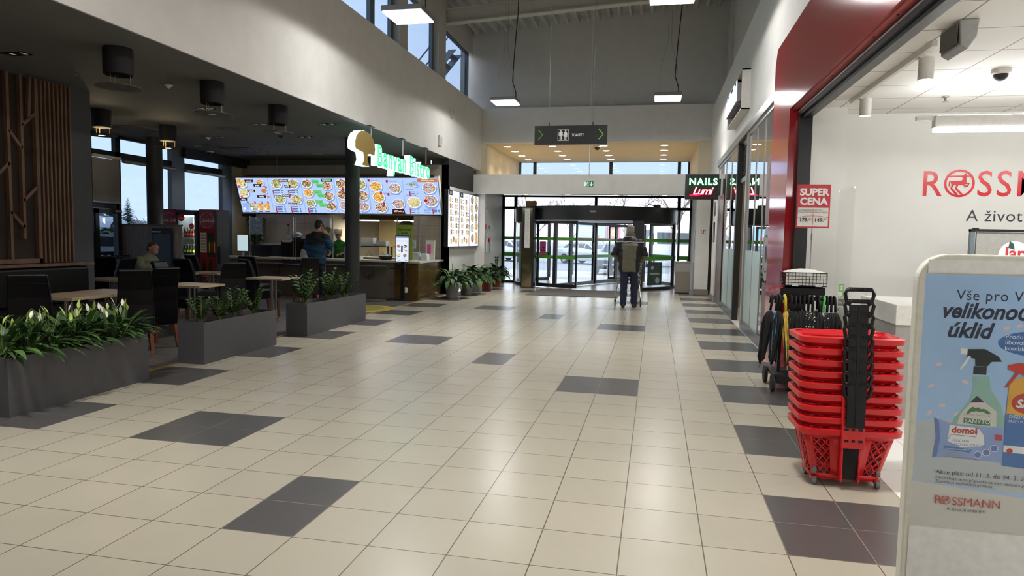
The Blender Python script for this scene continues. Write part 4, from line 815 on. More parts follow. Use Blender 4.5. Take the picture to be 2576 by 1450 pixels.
# columns, window wall on the far left
tag(MB().cyl(-4.63, 11, 0, 3.57, .15, 32).build('round_pillar', 'black_wall', smooth=True, sharp=40), 'black round pillar before the menu board, from floor to ceiling', 'pillar')
tag(MB().cyl(-9.15, 10.62, 0, 3.57, .165, 32).build('round_column', 'black_wall', smooth=True, sharp=40), 'black round column between the left windows, behind the cabinet', 'pillar')
def west_windows():
    X = -9.78
    sp = [(4.4, 6.4, 0), (6.4, 8.4, 0), (8.4, 9.45, 0), (9.45, 10.22, 1), (10.22, 12.0, 2), (12.15, 13.9, 2)]
    for k, (a, b, kind) in enumerate(sp):
        m = MB(); m.box(X-.04, X+.06, a, a+.07, 0, 3.57).box(X-.04, X+.06, b-.07, b, 0, 3.57).box(X-.04, X+.06, a, b, 3.06, 3.2).box(X-.04, X+.06, a, b, 3.5, 3.57).box(X-.04, X+.06, a, b, 0, .1)
        if kind == 1: m.box(X-.04, X+.06, a, b, 1.98, 2.16)
        w = struct(m.build('window_%d' % (40+k), 'black_frame')); MB().box(X, X+.01, a+.07, b-.07, .1, 3.5).build('pane', 'glass_blue', w)
    sbox('wall_west', 'dark_wall', X-.06, X+.1, -9.2, 4.4, 0, 3.57); sbox('trim_4', 'alu_frame', X-.02, X+.1, 11.85, 12.3, 0, 3.57); sbox('trim_5', 'alu_frame', X-.02, X+.1, 13.8, 14.21, 0, 3.57); sbox('wall_west_end', 'beige_wall', -9.97, -9.72, 14.22, 14.9, 0, 3.57)
    sbox('trim_6', 'black_wall', X+.1, X+.22, 12.2, 14.9, 3.32, 3.57)
    t = thing('glass_door_leaf', 'black framed glass door left of the cabinet, with a handle', 'door', (X+.08, 9.5, 0)); MB().box(0, .05, 0, .1, .02, 1.97).box(0, .05, .6, .7, .02, 1.97).box(0, .05, 0, .7, .02, .2).box(0, .05, 0, .7, 1.87, 1.97).build('frame', 'black_frame', t); MB().box(.02, .03, .1, .6, .2, 1.87).build('pane', 'glass_clear', t); MB().tube([(.05, .64, 1.05), (.09, .64, 1.05), (.09, .53, 1.05)], .009, 6).build('handle', 'stainless', t); MB().box(.05, .09, .5, .68, 1.9, 1.95).build('door_closer', 'lamp_grey', t)
    t = thing('roller_blind', 'grey roller blind pulled down over the left window', 'blind', (X+.1, 9.45, 0)); mat('blind_cloth', '#8f8988', .9); MB().box(0, .006, .02, .75, 2.12, 3.02).build('cloth', 'blind_cloth', t); MB().tube([(.02, .0, 3.06), (.02, .77, 3.06)], .035, 10).build('roller', 'lamp_white', t); MB().box(-.005, .012, .02, .75, 2.09, 2.12).build('bottom_bar', 'alu', t)
    for a, b, l in ((10.3, 11.9, 'rolled up blind over the window beside the round column'), (12.3, 13.85, 'rolled up blind above the window behind the fridges')): tag(MB().tube([(0, 0, 0), (0, b-a, 0)], .045, 10).build('rolled_blind', 'lamp_grey', loc=(X+.12, a, 3.02), smooth=True, sharp=40), l, 'blind')
west_windows()
# cabinet with dark glass door, fridges
t = thing('wood_cabinet', 'grey oak cabinet with a black glazed door, left of the red fridges', 'cabinet', (-9.0, 10.2, 0)); MB().box(-.66, .67, 0, .22, 0, 1.63).build('body', 'grey_oak', t, bev=.004); MB().box(-.68, .69, -.02, .23, 1.63, 1.66).build('top', 'dark_oak', t); MB().box(.12, .62, -.02, 0, .05, 1.58).build('door', 'black_wall', t, bev=.01)
MB().box(.16, .58, -.024, -.02, .1, 1.45).build('door_glass', 'neon_board', t); MB().box(.14, .36, -.05, -.02, 1.49, 1.51).build('handle', 'stainless', t)
def bottle_proto(name, label, liquid, lab):
    t = thing(name, label, 'bottle'); MB().lathe([(.028, 0), (.032, .01), (.032, .12), (.028, .15), (.012, .2), (.012, .22)], 12).build('body', liquid, t, smooth=True, sharp=50); MB().lathe([(.0325, .05), (.0325, .11)], 12, cap0=False, cap1=False).build('label_band', lab, t); MB().cyl(0, 0, .22, .235, .014, 10).build('cap', lab, t); return t
def fridges():
    mat('cola', '#1a0906', .2); mat('soda_green', '#b7c32a', .25); mat('soda_yellow', '#ded028', .25); mat('fridge_grey', '#3c424d', .4); mat('fridge_inside', '#dfe8ea', .4); glow('fridge_led', '#f4fbe8', 16)
    t = thing('drinks_fridge', 'open-lit cola fridge with a glass door and shelves of bottles', 'fridge', (-8.64, 11.0, 0))
    m = MB(); m.box(-.26, -.2, 0, .55, 0, 2.0).box(.2, .26, 0, .55, 0, 2.0).box(-.2, .2, .5, .55, 0, 2.0).box(-.2, .2, 0, .55, 0, .25).box(-.2, .2, 0, .55, 1.9, 2.0); m.build('body', 'fridge_grey', t, bev=.006)
    MB().box(-.2, .2, .48, .499, .25, 1.9).build('back_liner', 'fridge_inside', t)
    for z in (.62, .98, 1.36): MB().box(-.2, .2, .06, .48, z, z+.015).build('shelf', 'fridge_inside', t); MB().box(-.2, .2, .05, .06, z-.02, z+.03).build('price_rail', 'acrylic', t)
    MB().box(.165, .195, .04, .07, .3, 1.8).build('light_strip', 'fridge_led', t); MB().box(-.2, .2, .1, .4, 1.86, 1.9).build('top_light', 'fridge_led', t)
    d = MB().box(-.25, -.2, -.035, -.005, .2, 1.95).box(.2, .25, -.035, -.005, .2, 1.95).box(-.25, .25, -.035, -.005, 1.88, 1.95).box(-.25, .25, -.035, -.005, .2, .27).build('door', 'fridge_grey', t, bev=.006); MB().box(-.2, .2, -.022, -.018, .27, 1.88).build('door_glass', 'glass_clear', d); MB().box(-.245, -.215, -.07, -.035, .85, 1.25).build('handle', 'black_frame', d)
    for x, z in ((-.12, 1.83), (.14, 1.64)):
        a = Art(); a.disc(x, z, .085 if x < 0 else .065, mi=0); a.text('Coca-Cola', x, z-.02, .045, 1, shear=.3, align='CENTER', sx=.8); a.build('sticker', ['coke_bright', 'print_white'], d, loc=(0, -.038, 0))
    for q, (z, nm, liq, lb, ls) in enumerate(((1.375, 'cola_bottle', 'cola', 'coke_bright', 'dark cola bottle with red label on the upper fridge shelf'), (.995, 'green_soda_bottle', 'cola', 'soda_green', 'green labelled soda bottle on the middle fridge shelf'), (.635, 'yellow_soda_bottle', 'soda_yellow', 'soda_green', 'yellow soda bottle on the lower fridge shelf'))):
        p = bottle_proto(nm, ls, liq, lb); p['group'] = ls[ls.index('on the'):].replace('on the', 'bottles of the')
        n = (5, 4, 3)[q]
        for k in range(n):
            o = p if k == 0 else dup(p); o.location = (-8.64-.15+.072*k, 11.12, z); o['label'] = ls+(', leftmost', ', second from the left', ', third from the left', ', fourth from the left', ', rightmost')[k]
    def red(x, y, w, label, right):
        t = thing('red_fridge', label, 'fridge', (x, y, 0)); MB().box(0, w, 0, .5, 0, 2.02).build('body', 'coke_red', t, bev=.01)
        a = Art(); c = w/2; a.ring(c, 1.78, .165, .17, 1); a.text('Coca-Cola', c, 1.74, .11, 1, shear=.35, align='CENTER', sx=.8, bold=.001)
        if right:
            a.rect(.03, .19, 1.05, 1.5, 2); a.rect(.21, w-.02, .95, 1.5, 3)
            for k in range(6): a.rect(.045, .175, 1.1+.065*k, 1.13+.065*k, 4)
            for k, c2 in enumerate((5, 6, 5)): a.poly([(.25+.06*k, 1.05), (.28+.06*k, 1.05), (.285+.06*k, 1.25), (.265+.06*k, 1.32), (.245+.06*k, 1.25)], c2)
            for bx in (.06, .22):
                a.poly([(bx+.0, .55), (bx+.12, .55), (bx+.11, .75), (bx+.08, .9), (bx+.04, .9), (bx+.01, .75)], 7); a.text('Coca-Cola', bx+.06, .5-.06*(bx > .1), .075, 1, shear=.35, align='CENTER', sx=.7)
        a.build('print', ['coke_red', 'print_white', 'paper', 'sign_black', 'lamp_grey', 'soda_yellow', 'coke_bright', 'cola'], t)
        MB().box(w, w+.05, .0, .46, .06, 2.0).build('door', 'fridge_grey', t, bev=.008); MB().box(w+.05, w+.09, .04, .08, .8, 1.2).build('handle', 'black_frame', t)
    red(-9.36, 11.05, .4, 'dark red cola fridge side, left of the lit glass fridge', 0); red(-8.34, 11.0, .4, 'red cola fridge side with posters and bottle pictures, right of the lit fridge', 1)
fridges()
# ---------------------------------------------------------------- service counter
def counter():
    t = thing('service_counter', 'long bistro service counter with pale top and bronze end panel', 'counter', (-3.8, 12.85, 0))
    MB().box(-5.6, -.02, .03, .75, .0, .86).build('front_panel', 'counter_front', t); MB().box(-.02, .0, 0, 1.75, .0, .86).build('end_panel', 'counter_bronze', t); MB().box(-.6, -.02, 0, .03, 0, .86).build('corner_panel', 'counter_bronze', t); MB().box(-.8, -.02, .75, 1.75, 0, .86).build('return_unit', 'counter_front', t)
    MB().box(-5.65, .06, -.06, .8, .86, .91).build('worktop', 'counter_top', t, bev=.004); MB().box(-.85, .06, .8, 1.8, .86, .91).build('worktop_return', 'counter_top', t, bev=.004)
    r = MB(); r.box(-5.3, -.75, -.32, -.08, .76, .785)
    r.build('tray_rail', 'stainless', t, bev=.004)
    for x in (-4.9, -3.7, -2.4, -1.2): MB().box(x-.02, x+.02, -.3, .03, .55, .58).box(x-.02, x+.02, -.02, .03, .45, .76).build('rail_bracket', 'stainless', t)
counter()
def menu_board():
    W_, t = 5.75, thing('menu_lightbox', 'wide backlit menu board with photographs of dishes above the counter', 'menu board', (-9.5, 14.1, 3.0))
    t.rotation_euler = (R_(20), 0, 0)
    H = -.98
    MB().box(0, W_, .015, .14, H, 0).build('case', 'lamp_white', t, bev=.006); MB().box(.3, W_-.1, .0, .14, 0, .05).build('top_rail', 'stainless', t); MB().box(W_, W_+.02, -.01, .14, H-.02, .02).build('end_cap', 'lamp_white', t)
    glow('menu_sky', '#b2ccff', P_MENU); glow('menu_plate', '#8fb0f2', P_MENU); glow('menu_red', '#c02440', P_MENU*.8); glow('menu_brown', '#4a1f1c', P_MENU*.7); glow('menu_white', '#ffffff', P_MENU*1.1); glow('menu_ink', '#3f4f86', P_MENU*.7); glow('menu_green', '#6fd383', P_MENU*.9); glow('menu_dgreen', '#1f6a3a', P_MENU*.7); glow('menu_orange', '#c98055', P_MENU*.9); glow('menu_plate_shadow', '#8ea8e6', P_MENU*.8)
    foodglow('food_noodle', ['#f2e2b0', '#ead08c', '#8fbf60', '#f0ded0', '#c98a5a'], P_MENU, 38); foodglow('food_meat', ['#e8c8a8', '#a5623c', '#f0e0d0', '#3f6a30', '#c76a50', '#2f2028'], P_MENU, 34); foodglow('food_green', ['#6fa050', '#f0ead8', '#c98a5a', '#3f7a3a', '#e6c9a0'], P_MENU, 36); foodglow('food_fried', ['#e6b868', '#d8973e', '#f2d698', '#c98a3a'], P_MENU, 22); foodglow('food_pho', ['#c9b0c8', '#8a6a80', '#d8c0a0', '#7a5a48', '#e8e0e8'], P_MENU, 40)
    MS = ['menu_sky', 'menu_plate', 'menu_red', 'menu_brown', 'menu_white', 'menu_ink', 'menu_green', 'menu_dgreen', 'menu_orange', 'menu_plate_shadow', 'food_noodle', 'food_meat', 'food_green', 'food_fried', 'food_pho']
    def mk(k): a = Art(); a.eps = .0008; a.rect(.006, pw-.006, H+.006, -.006, 0); return a
    n = 6; pw = W_/n
    def dish(a, x, z, r, f, bowl=False):
        r *= 1.1
        a.disc(x+.012, z-.016, r*1.18, r*.98, 9); a.disc(x, z, r*1.16, r*.96, 1 if not bowl else 5); a.disc(x, z+.006, r*1.08, r*.88, 4 if not bowl else 1); a.disc(x, z+.008, r, r*.8, f)  # first, offset disc paints the plate's drop shadow into the print
        a.disc(x+r*.55, z-r*.2, r*.25, r*.3, 12)
    def head(a, s, x, z, w, mi=3): a.poly([(x, z), (x+w, z), (x+w+.015, z+.075), (x-.01, z+.075)], mi); a.text(s, x+w/2, z+.016, .062, 4, align='CENTER', sx=min(.72, 25*w/max(1, len(s))), bold=.001)
    def num(a, s, x, z): a.rect(x-.028, x+.028, z-.032, z+.032, 2); a.text(s, x, z-.02, .055, 4, align='CENTER')
    def lines(a, x, z, q=5, w=.2):
        a.rect(x-.04, x-.01, z-.045*q-.005, z+.03, 2)
        for k in range(q): a.rect(x, x+w*(.9-.08*(k % 3)), z-.045*k, z-.045*k+.018, 5); a.rect(x+w+.02, x+w+.06, z-.045*k, z-.045*k+.018, 5)
    A = [mk(k) for k in range(n)]
    a = A[0]; dish(a, .17, -.16, .13, 10); a.poly([(.02, -.14), (.16, -.14), (.16, -.03), (.02, -.03)], 13); dish(a, .72, -.14, .1, 11); a.poly([(.66, -.16), (.7, -.2), (.8, -.08), (.76, -.04)], 13); dish(a, .18, -.42, .13, 10); dish(a, .8, -.37, .08, 8)
    head(a, 'Smažená rýže', .28, -.12, .24); head(a, 'Jarní závitky', .52, -.24, .22); head(a, 'Nudle/rýže', .3, -.4, .22); head(a, 'Polévka', .56, -.55, .26); head(a, 'Přílohy', .03, -.64, .2)
    for s, x, z in (('1', .08, -.24), ('2', .88, -.25), ('3', .1, -.52), ('4', .9, -.52), ('5', .24, -.68), ('6', .46, -.68), ('7', .66, -.68), ('8', .86, -.68)): num(a, s, x, z)
    for k, f in enumerate((1, 12, 13, 13)): a.rect(.08+.21*k, .26+.21*k, -.9, -.7, f); a.rect(.1+.21*k, .15+.21*k, -.89, -.83, 4); a.rect(.1+.21*k, .24+.21*k, -.945, -.925, 5)
    a = A[1]
    for x, z, f in ((.24, -.17, 12), (.73, -.17, 12), (.27, -.6, 12), (.76, -.6, 12)): dish(a, x, z, .14, f)
    head(a, 'PŠENIČNÉ NUDLE', .34, -.11, .26); head(a, 'RÝŽE', .48, -.27, .16); head(a, 'RÝŽOVÉ NUDLE', .38, -.52, .22); head(a, 'SKLENĚNÉ NUDLE', .5, -.76, .24)
    for x, z in ((.14, -.36), (.6, -.36), (.14, -.8), (.6, -.8)): lines(a, x, z, 4)
    a = A[2]
    for x, z, f in ((.17, -.16, 11), (.74, -.22, 11), (.18, -.42, 13), (.76, -.5, 11), (.2, -.7, 12), (.78, -.78, 11)): dish(a, x, z, .125, f)
    for s, x, z, w in (('Kung Pao', .34, -.12, .17), ('Bambus', .46, -.23, .17), ('Pikantní', .35, -.4, .2), ('Thajské', .45, -.5, .18), ('Po thajsku', .36, -.67, .18), ('Smažené', .45, -.76, .2)): a.poly([(x-.02, z+.03), (x+.02, z-.03), (x+w+.03, z-.03), (x+w+.03, z+.07), (x, z+.08)], 6); a.text(s, x+.03, z, .055, 7, sx=.7)
    a.rect(.62, .94, -.1, -.01, 7); a.text('BÁJEČNÉ WOKY', .78, -.075, .055, 4, align='CENTER', sx=.6); lines(a, .14, -.85, 3, .14)
    a = A[3]
    for x, z, f in ((.2, -.17, 11), (.74, -.18, 12), (.2, -.46, 11), (.76, -.48, 11), (.22, -.76, 14), (.76, -.78, 14)): dish(a, x, z, .14, f)
    for x, z in ((.32, -.3), (.36, -.6), (.3, -.92)): num(a, '', x-.08, z); a.rect(x, x+.2, z-.02, z+.02, 5)
    a = A[4]
    for x, z, f in ((.21, -.24, 13), (.73, -.28, 14), (.25, -.52, 13), (.78, -.7, 14), (.29, -.8, 11)): dish(a, x, z, .145, f)
    for s, x, z in (('Kuřecí nudle', .1, -.08), ('Vepřové kung', .6, -.1), ('Hovězí kuře', .4, -.42), ('Kachna na woku', .6, -.45), ('Křupavé kuře', .45, -.7)): num(a, '', x-.06, z+.015); a.text(s, x, z, .05, 5, sx=.75)
    a.poly([(.58, H+.01), (.95, H+.01), (.93, -.83), (.6, -.83)], 3); a.text('BESTsellery', .77, -.91, .07, 4, align='CENTER', sx=.8)
    a = A[5]
    a.poly([(.05, -.17), (.35, -.08), (.45, -.22), (.38, -.28)], 1); a.poly([(.13, -.16), (.3, -.12), (.36, -.22), (.3, -.25)], 12); dish(a, .7, -.27, .16, 14); dish(a, .25, -.66, .16, 10); a.disc(.72, -.7, .18, .17, 1); dish(a, .72, -.62, .165, 14); a.disc(.58, -.6, .05, .04, 2); a.disc(.62, -.52, .045, .035, 13)
    a.rect(.41, .95, -.11, -.01, 8); a.text('Vietnamese cuisine', .68, -.08, .055, 4, align='CENTER', shear=.3, sx=.8); a.text('Letní závitky', .06, -.32, .055, 5, sx=.8); lines(a, .2, -.38, 2, .14); a.text('Restované nudle', .05, -.47, .055, 5, sx=.8); a.text('BUN BO', .56, -.4, .06, 5, sx=.7); a.text('BUN BO', .52, -.88, .06, 5, sx=.7); a.text('NAM BO', .52, -.94, .06, 5, sx=.7); lines(a, .16, -.84, 3, .15); lines(a, .78, -.86, 2, .1)
    for k in range(n): A[k].build('menu_panel', MS, t, loc=(pw*k, 0, 0))
    for x in (1.2, 3.4, 5.2): MB().tube([(x, .08, .05), (x, .08+.0, .6)], .008, 6, M=Matrix.Rotation(R_(-20), 4, 'X')).build('hanging_rod', 'wire_steel', t)
menu_board()
def wall_screens():
    glow('screen_white', '#f2f7ff', P_MENU*1.2); glow('screen_ink', '#5a6070', P_MENU*.6); glow('screen_blue', '#7f9cc8', P_MENU*.8)
    t = thing('menu_screens', 'three upright backlit menu screens side by side on the left wall', 'menu screens', (-3.55, 14.36, 1.24))
    MB().box(-.1, 0, 0, 3.12, 0, 1.5).build('casing', 'black_frame', t)
    for k in range(3):
        a = Art(); a.eps = .0008; w, h = .98, 1.47; a.rect(0, w, 0, h, 0); r = random.Random(k)
        if k < 2:
            a.poly([(.0, h), (.35, h), (.35, h-.13), (.06, h-.13)], 1); a.rect(.16, .24, h-.1, h-.03, 0); a.text(('', 'DEZERTY')[k], .6, h-.12, .09, 1, sx=.7)
            for i in range(6+k):
                for q in (0, 1):
                    x = .08+.47*q; z = h-.3-.17*i
                    if z < .28: continue
                    a.rect(x, x+.17, z, z+.13, 3+(i+q) % 2)
                    for e in range(3): a.rect(x+.2, x+.2+.14*r.uniform(.6, 1), z+.09-.04*e, z+.105-.04*e, 1)
            for i in range(4): a.disc(.15+.22*i, .14+.05*(i % 2), .09, .08, 3+i % 3)
        else:
            for x, z, f in ((.28, 1.33, 4), (.72, 1.35, 3), (.25, 1.08, 3), (.74, 1.12, 4), (.28, .82, 5), (.72, .84, 4), (.27, .52, 3), (.73, .6, 5), (.3, .22, 4)): a.disc(x, z, .17, .12, 2); a.disc(x, z, .14, .1, f)
            a.rect(.62, .86, .05, .4, 5)
        a.build('screen', ['screen_white', 'screen_ink', 'screen_blue', 'food_noodle', 'food_meat', 'food_fried'], t, loc=(.002, .04+1.03*k, .015), rot=(0, 0, R_(90)))
wall_screens()
def glow_sign():
    glow('sign_face', '#2fe07d', 1.3); glow('sign_side', '#c2fff0', 1.7); glow('sign_white', '#eafffb', 2.0); mat('gold_leaf', '#a58a2c', .45, .2); glow('sign_core', '#8dffc6', 1.5)
    t = thing('channel_letter_sign', 'glowing green channel letters with a golden tree emblem above the bistro front', 'shop sign', (-3.6, 8.75, 2.86))
    Mx = Matrix.Rotation(R_(90), 4, 'Z')
    def word(s, y, size, n):
        x = y
        for ch in s:
            v, f = textmesh(ch, size, .07, .012); w = max(p[0] for p in v)
            dsc = -.11*size if ch == 'y' else 0
            sides = [2 if abs((Vector(v[q[1]])-Vector(v[q[0]])).cross(Vector(v[q[2]])-Vector(v[q[0]])).normalized().y) < .7 else 0 for q in f]
            m = MB(); m.M = Mx; m.add([((p[0])*.86, p[1], p[2]) for p in v], f, [1 if q == 2 else 0 for q in sides])
            o = m.build('letter', ['sign_face', 'sign_side'], t, loc=(0, x, 0)); v2, f2 = textmesh(ch, size, 0, -.012); m = MB(); m.M = Mx; m.add([(p[0]*.86, -.074, p[2]) for p in v2], f2); m.build('letter_core', 'sign_core', o)
            x += w*.86+.045*size*1.5
        return x
    e = word('Banyan', .98, .56, 0); e = word('Bistro', e+.17, .56, 1)
    m = Art(); m.ring(0, 0, .028, .04, 0); m.text('R', 0, -.02, .05, 0, align='CENTER'); m.build('registered_mark', ['sign_white'], t, loc=(.07, e+.05, .4), rot=(0, 0, R_(90)))
    # tree emblem: a rounded crown on a flaring trunk
    crown = [(.43+.43*math.cos(a)*(1+.035*(k % 2)), .25+.27*math.sin(a)*(1+.05*(k % 2))) for k, a in enumerate([R_(-28+k*9.5) for k in range(25)])]
    poly = crown+[(.2, .14), (.33, .13), (.37, .0), (.28, -.1), (.62, -.1), (.52, 0), (.53, .12), (.66, .14)]
    m = MB(); m.M = Mx; n = len(poly); m.add([(x, -.075, z) for x, z in poly]+[(x, .075, z) for x, z in poly], [tuple(range(n)), tuple(range(2*n-1, n-1, -1))]+[(i, i+n, (i+1) % n+n, (i+1) % n) for i in range(n)], [0, 0]+[1]*n); m.build('tree_emblem', ['gold_leaf', 'sign_white'], t, loc=(0, 0, .02))
    for y in (.85, 2.5, 4.0): MB().tube([(0, y, .35), (0, y, .69)], .014, 8).build('hanging_rod', 'alu', t); MB().box(-.04, .04, y-.1, y+.1, .69, .705).build('mounting_plate', 'black_frame', t)
glow_sign()
# ================================================================ people
mat('skin', '#b98a72', .55, var=.05); mat('hair_grey', '#8f8a80', .7, var=.3, scale=60); mat('hair_dark', '#2c2119', .7, var=.3, scale=60); mat('hair_brown', '#4a3826', .7, var=.3, scale=60)
mat('jacket_black', '#1d1e24', .7, bump=.1, scale=12); mat('jacket_olive', '#6f6e5c', .7, bump=.15, scale=10); mat('piping', '#c9c8c0', .6); mat('jeans', '#232c42', .8, var=.2, scale=40); mat('shoe', '#2b2724', .6)
mat('jacket_navy', '#14171f', .75, bump=.1, scale=12); mat('jacket_blue', '#1f4a6b', .7, bump=.15, scale=10); mat('collar_tan', '#8c7f5a', .7); mat('shirt_olive', '#8e9078', .75, bump=.1, scale=14); mat('shirt_green', '#2f7d2c', .7, bump=.1, scale=14); mat('cap_beige', '#c9b48a', .7); mat('phone', '#101114', .3); mat('eye_dark', '#1c1512', .3)
mat('trousers_dark', '#22242a', .8)
def cap_(m, p, q, r0, r1, n=12):
    p, q = Vector(p), Vector(q); m.tube([tuple(p), tuple(p.lerp(q, .5)), tuple(q)], [r0, (r0+r1)/2, r1], n); m.sphere(tuple(p), r0, n, 8); m.sphere(tuple(q), r1, n, 8)
def ell(m, c, r, d=(0, 1, 0), n=20, k=14):
    """ellipsoid with radii (side, depth, height); depth along d"""
    y = Vector((d[0], d[1], 0)).normalized(); x = y.cross(Vector((0, 0, 1))); M = Matrix.Translation(c) @ Matrix((x, y, (0, 0, 1))).transposed().to_4x4() @ Matrix.Diagonal((*r, 1)); m.sphere((0, 0, 0), 1, n, k, M=M)
def hand(m, w, f, nrm, thumb, curl=40, s=1.0):
    w, f, nrm = Vector(w), Vector(f).normalized(), Vector(nrm).normalized(); sd = f.cross(nrm).normalized()*thumb; nrm = (nrm-f*nrm.dot(f)).normalized()
    for i in range(4): cap_(m, w+sd*(.012-.008*i), w+f*.085*s+sd*(.03-.02*i)*s, .016*s, .012*s, 8)
    for i, L_ in enumerate((.9, 1, .95, .75)):
        p = w+f*.085*s+sd*(.03-.02*i)*s; a = R_(curl*.5)
        for sg in (.042, .027, .022):
            d = f*math.cos(a)+nrm*math.sin(a); q = p+d*sg*L_*s; cap_(m, p, q, .0095*s, .0085*s, 7); p = q; a += R_(curl)
    p = w+f*.025*s+sd*.03*s; d = (f*.55+sd*.75+nrm*.35).normalized(); q = p+d*.045*s; cap_(m, p, q, .013*s, .011*s, 7); cap_(m, q, q+(f*.8+nrm*.5+sd*.1).normalized()*.032*s, .011*s, .009*s, 7)
def head(m, c, d, s=1.0):
    c = Vector(c); d = Vector((d[0], d[1], 0)).normalized(); r = d.cross(Vector((0, 0, 1)))
    ell(m, c+Vector((0, 0, .025*s)), (.076*s, .095*s, .088*s), d); ell(m, c+d*.022*s+Vector((0, 0, -.045*s)), (.058*s, .068*s, .07*s), d); ell(m, c+d*.065*s+Vector((0, 0, -.095*s)), (.03*s, .022*s, .02*s), d)
    cap_(m, c+d*.092*s+Vector((0, 0, .02*s)), c+d*.112*s+Vector((0, 0, -.022*s)), .008*s, .014*s, 8); ell(m, c+d*.088*s+Vector((0, 0, -.058*s)), (.024*s, .012*s, .011*s), d); ell(m, c+d*.086*s+Vector((0, 0, .03*s)), (.05*s, .012*s, .01*s), d)
    for sg in (-1, 1): ell(m, c+r*.078*s*sg-d*.005*s+Vector((0, 0, -.005*s)), (.01*s, .02*s, .032*s), d)
def remesh(m, name, mats, pick=None, vox=.011, parent=None, it=5, label=None):
    o = m.build('tmp', [mats[0]]); md = o.modifiers.new('r', 'REMESH'); md.mode = 'VOXEL'; md.voxel_size = vox; sm = o.modifiers.new('s', 'SMOOTH'); sm.iterations = it; sm.factor = .5
    me = bpy.data.meshes.new_from_object(o.evaluated_get(bpy.context.evaluated_depsgraph_get())); old = o.data; bpy.data.objects.remove(o); bpy.data.meshes.remove(old)
    me.name = name; me.materials.clear()
    for k in mats: me.materials.append(MATS[k])
    if pick:
        me.polygons.foreach_set('material_index', [pick(p.center, p.normal) for p in me.polygons])
    me.polygons.foreach_set('use_smooth', [True]*len(me.polygons)); me.update()
    ob = bpy.data.objects.new(name, me); COL.objects.link(ob); ob.parent = parent
    if label: ob['label'] = label
    return ob
def torso(m, P, W, D, d=(0, 1, 0), n=20):
    y = Vector((d[0], d[1], 0)).normalized(); x = y.cross(Vector((0, 0, 1)))
    m.rings([[tuple(Vector(p)+x*w*math.cos(2*math.pi*i/n)+y*e*math.sin(2*math.pi*i/n)) for i in range(n)] for p, w, e in zip(P, W, D)])
def person(label, loc, rz=0): return thing('person', label, 'person', loc, rz)
def fold(c, k=1.0): return .006*k*math.sin(c.z*46+c.x*9+c.y*7)+.004*k*math.sin(c.z*23-c.x*31)
def crumple(o, k=1.0, z0=-9):
    for v in o.data.vertices:
        if v.co.z > z0: v.co += v.normal*fold(v.co, k)
def legs(m, hips, feet, knees, r=(.085, .06, .045)):
    for h, k, f in zip(hips, knees, feet): cap_(m, h, k, r[0], r[1]); cap_(m, k, f, r[1]*.98, r[2])
def shoes(par, feet, ang=(4, -6), lift=(0, 0)):
    for f, a, li in zip(feet, ang, lift):
        m = MB(); M = Matrix.Translation((f[0], f[1], 0)) @ Matrix.Rotation(R_(a), 4, 'Z') @ Matrix.Rotation(R_(-li), 4, 'X')
        m.rings([[tuple(M @ Vector((w*math.cos(2*math.pi*i/12), y, max(.0, h/2+h/2*math.sin(2*math.pi*i/12))))) for i in range(12)] for y, w, h in ((-.085, .02, .06), (-.075, .036, .085), (-.03, .04, .1), (.04, .042, .085), (.11, .046, .06), (.17, .04, .045), (.195, .02, .03))]); m.build('shoe', 'shoe', par, smooth=True, sharp=60)
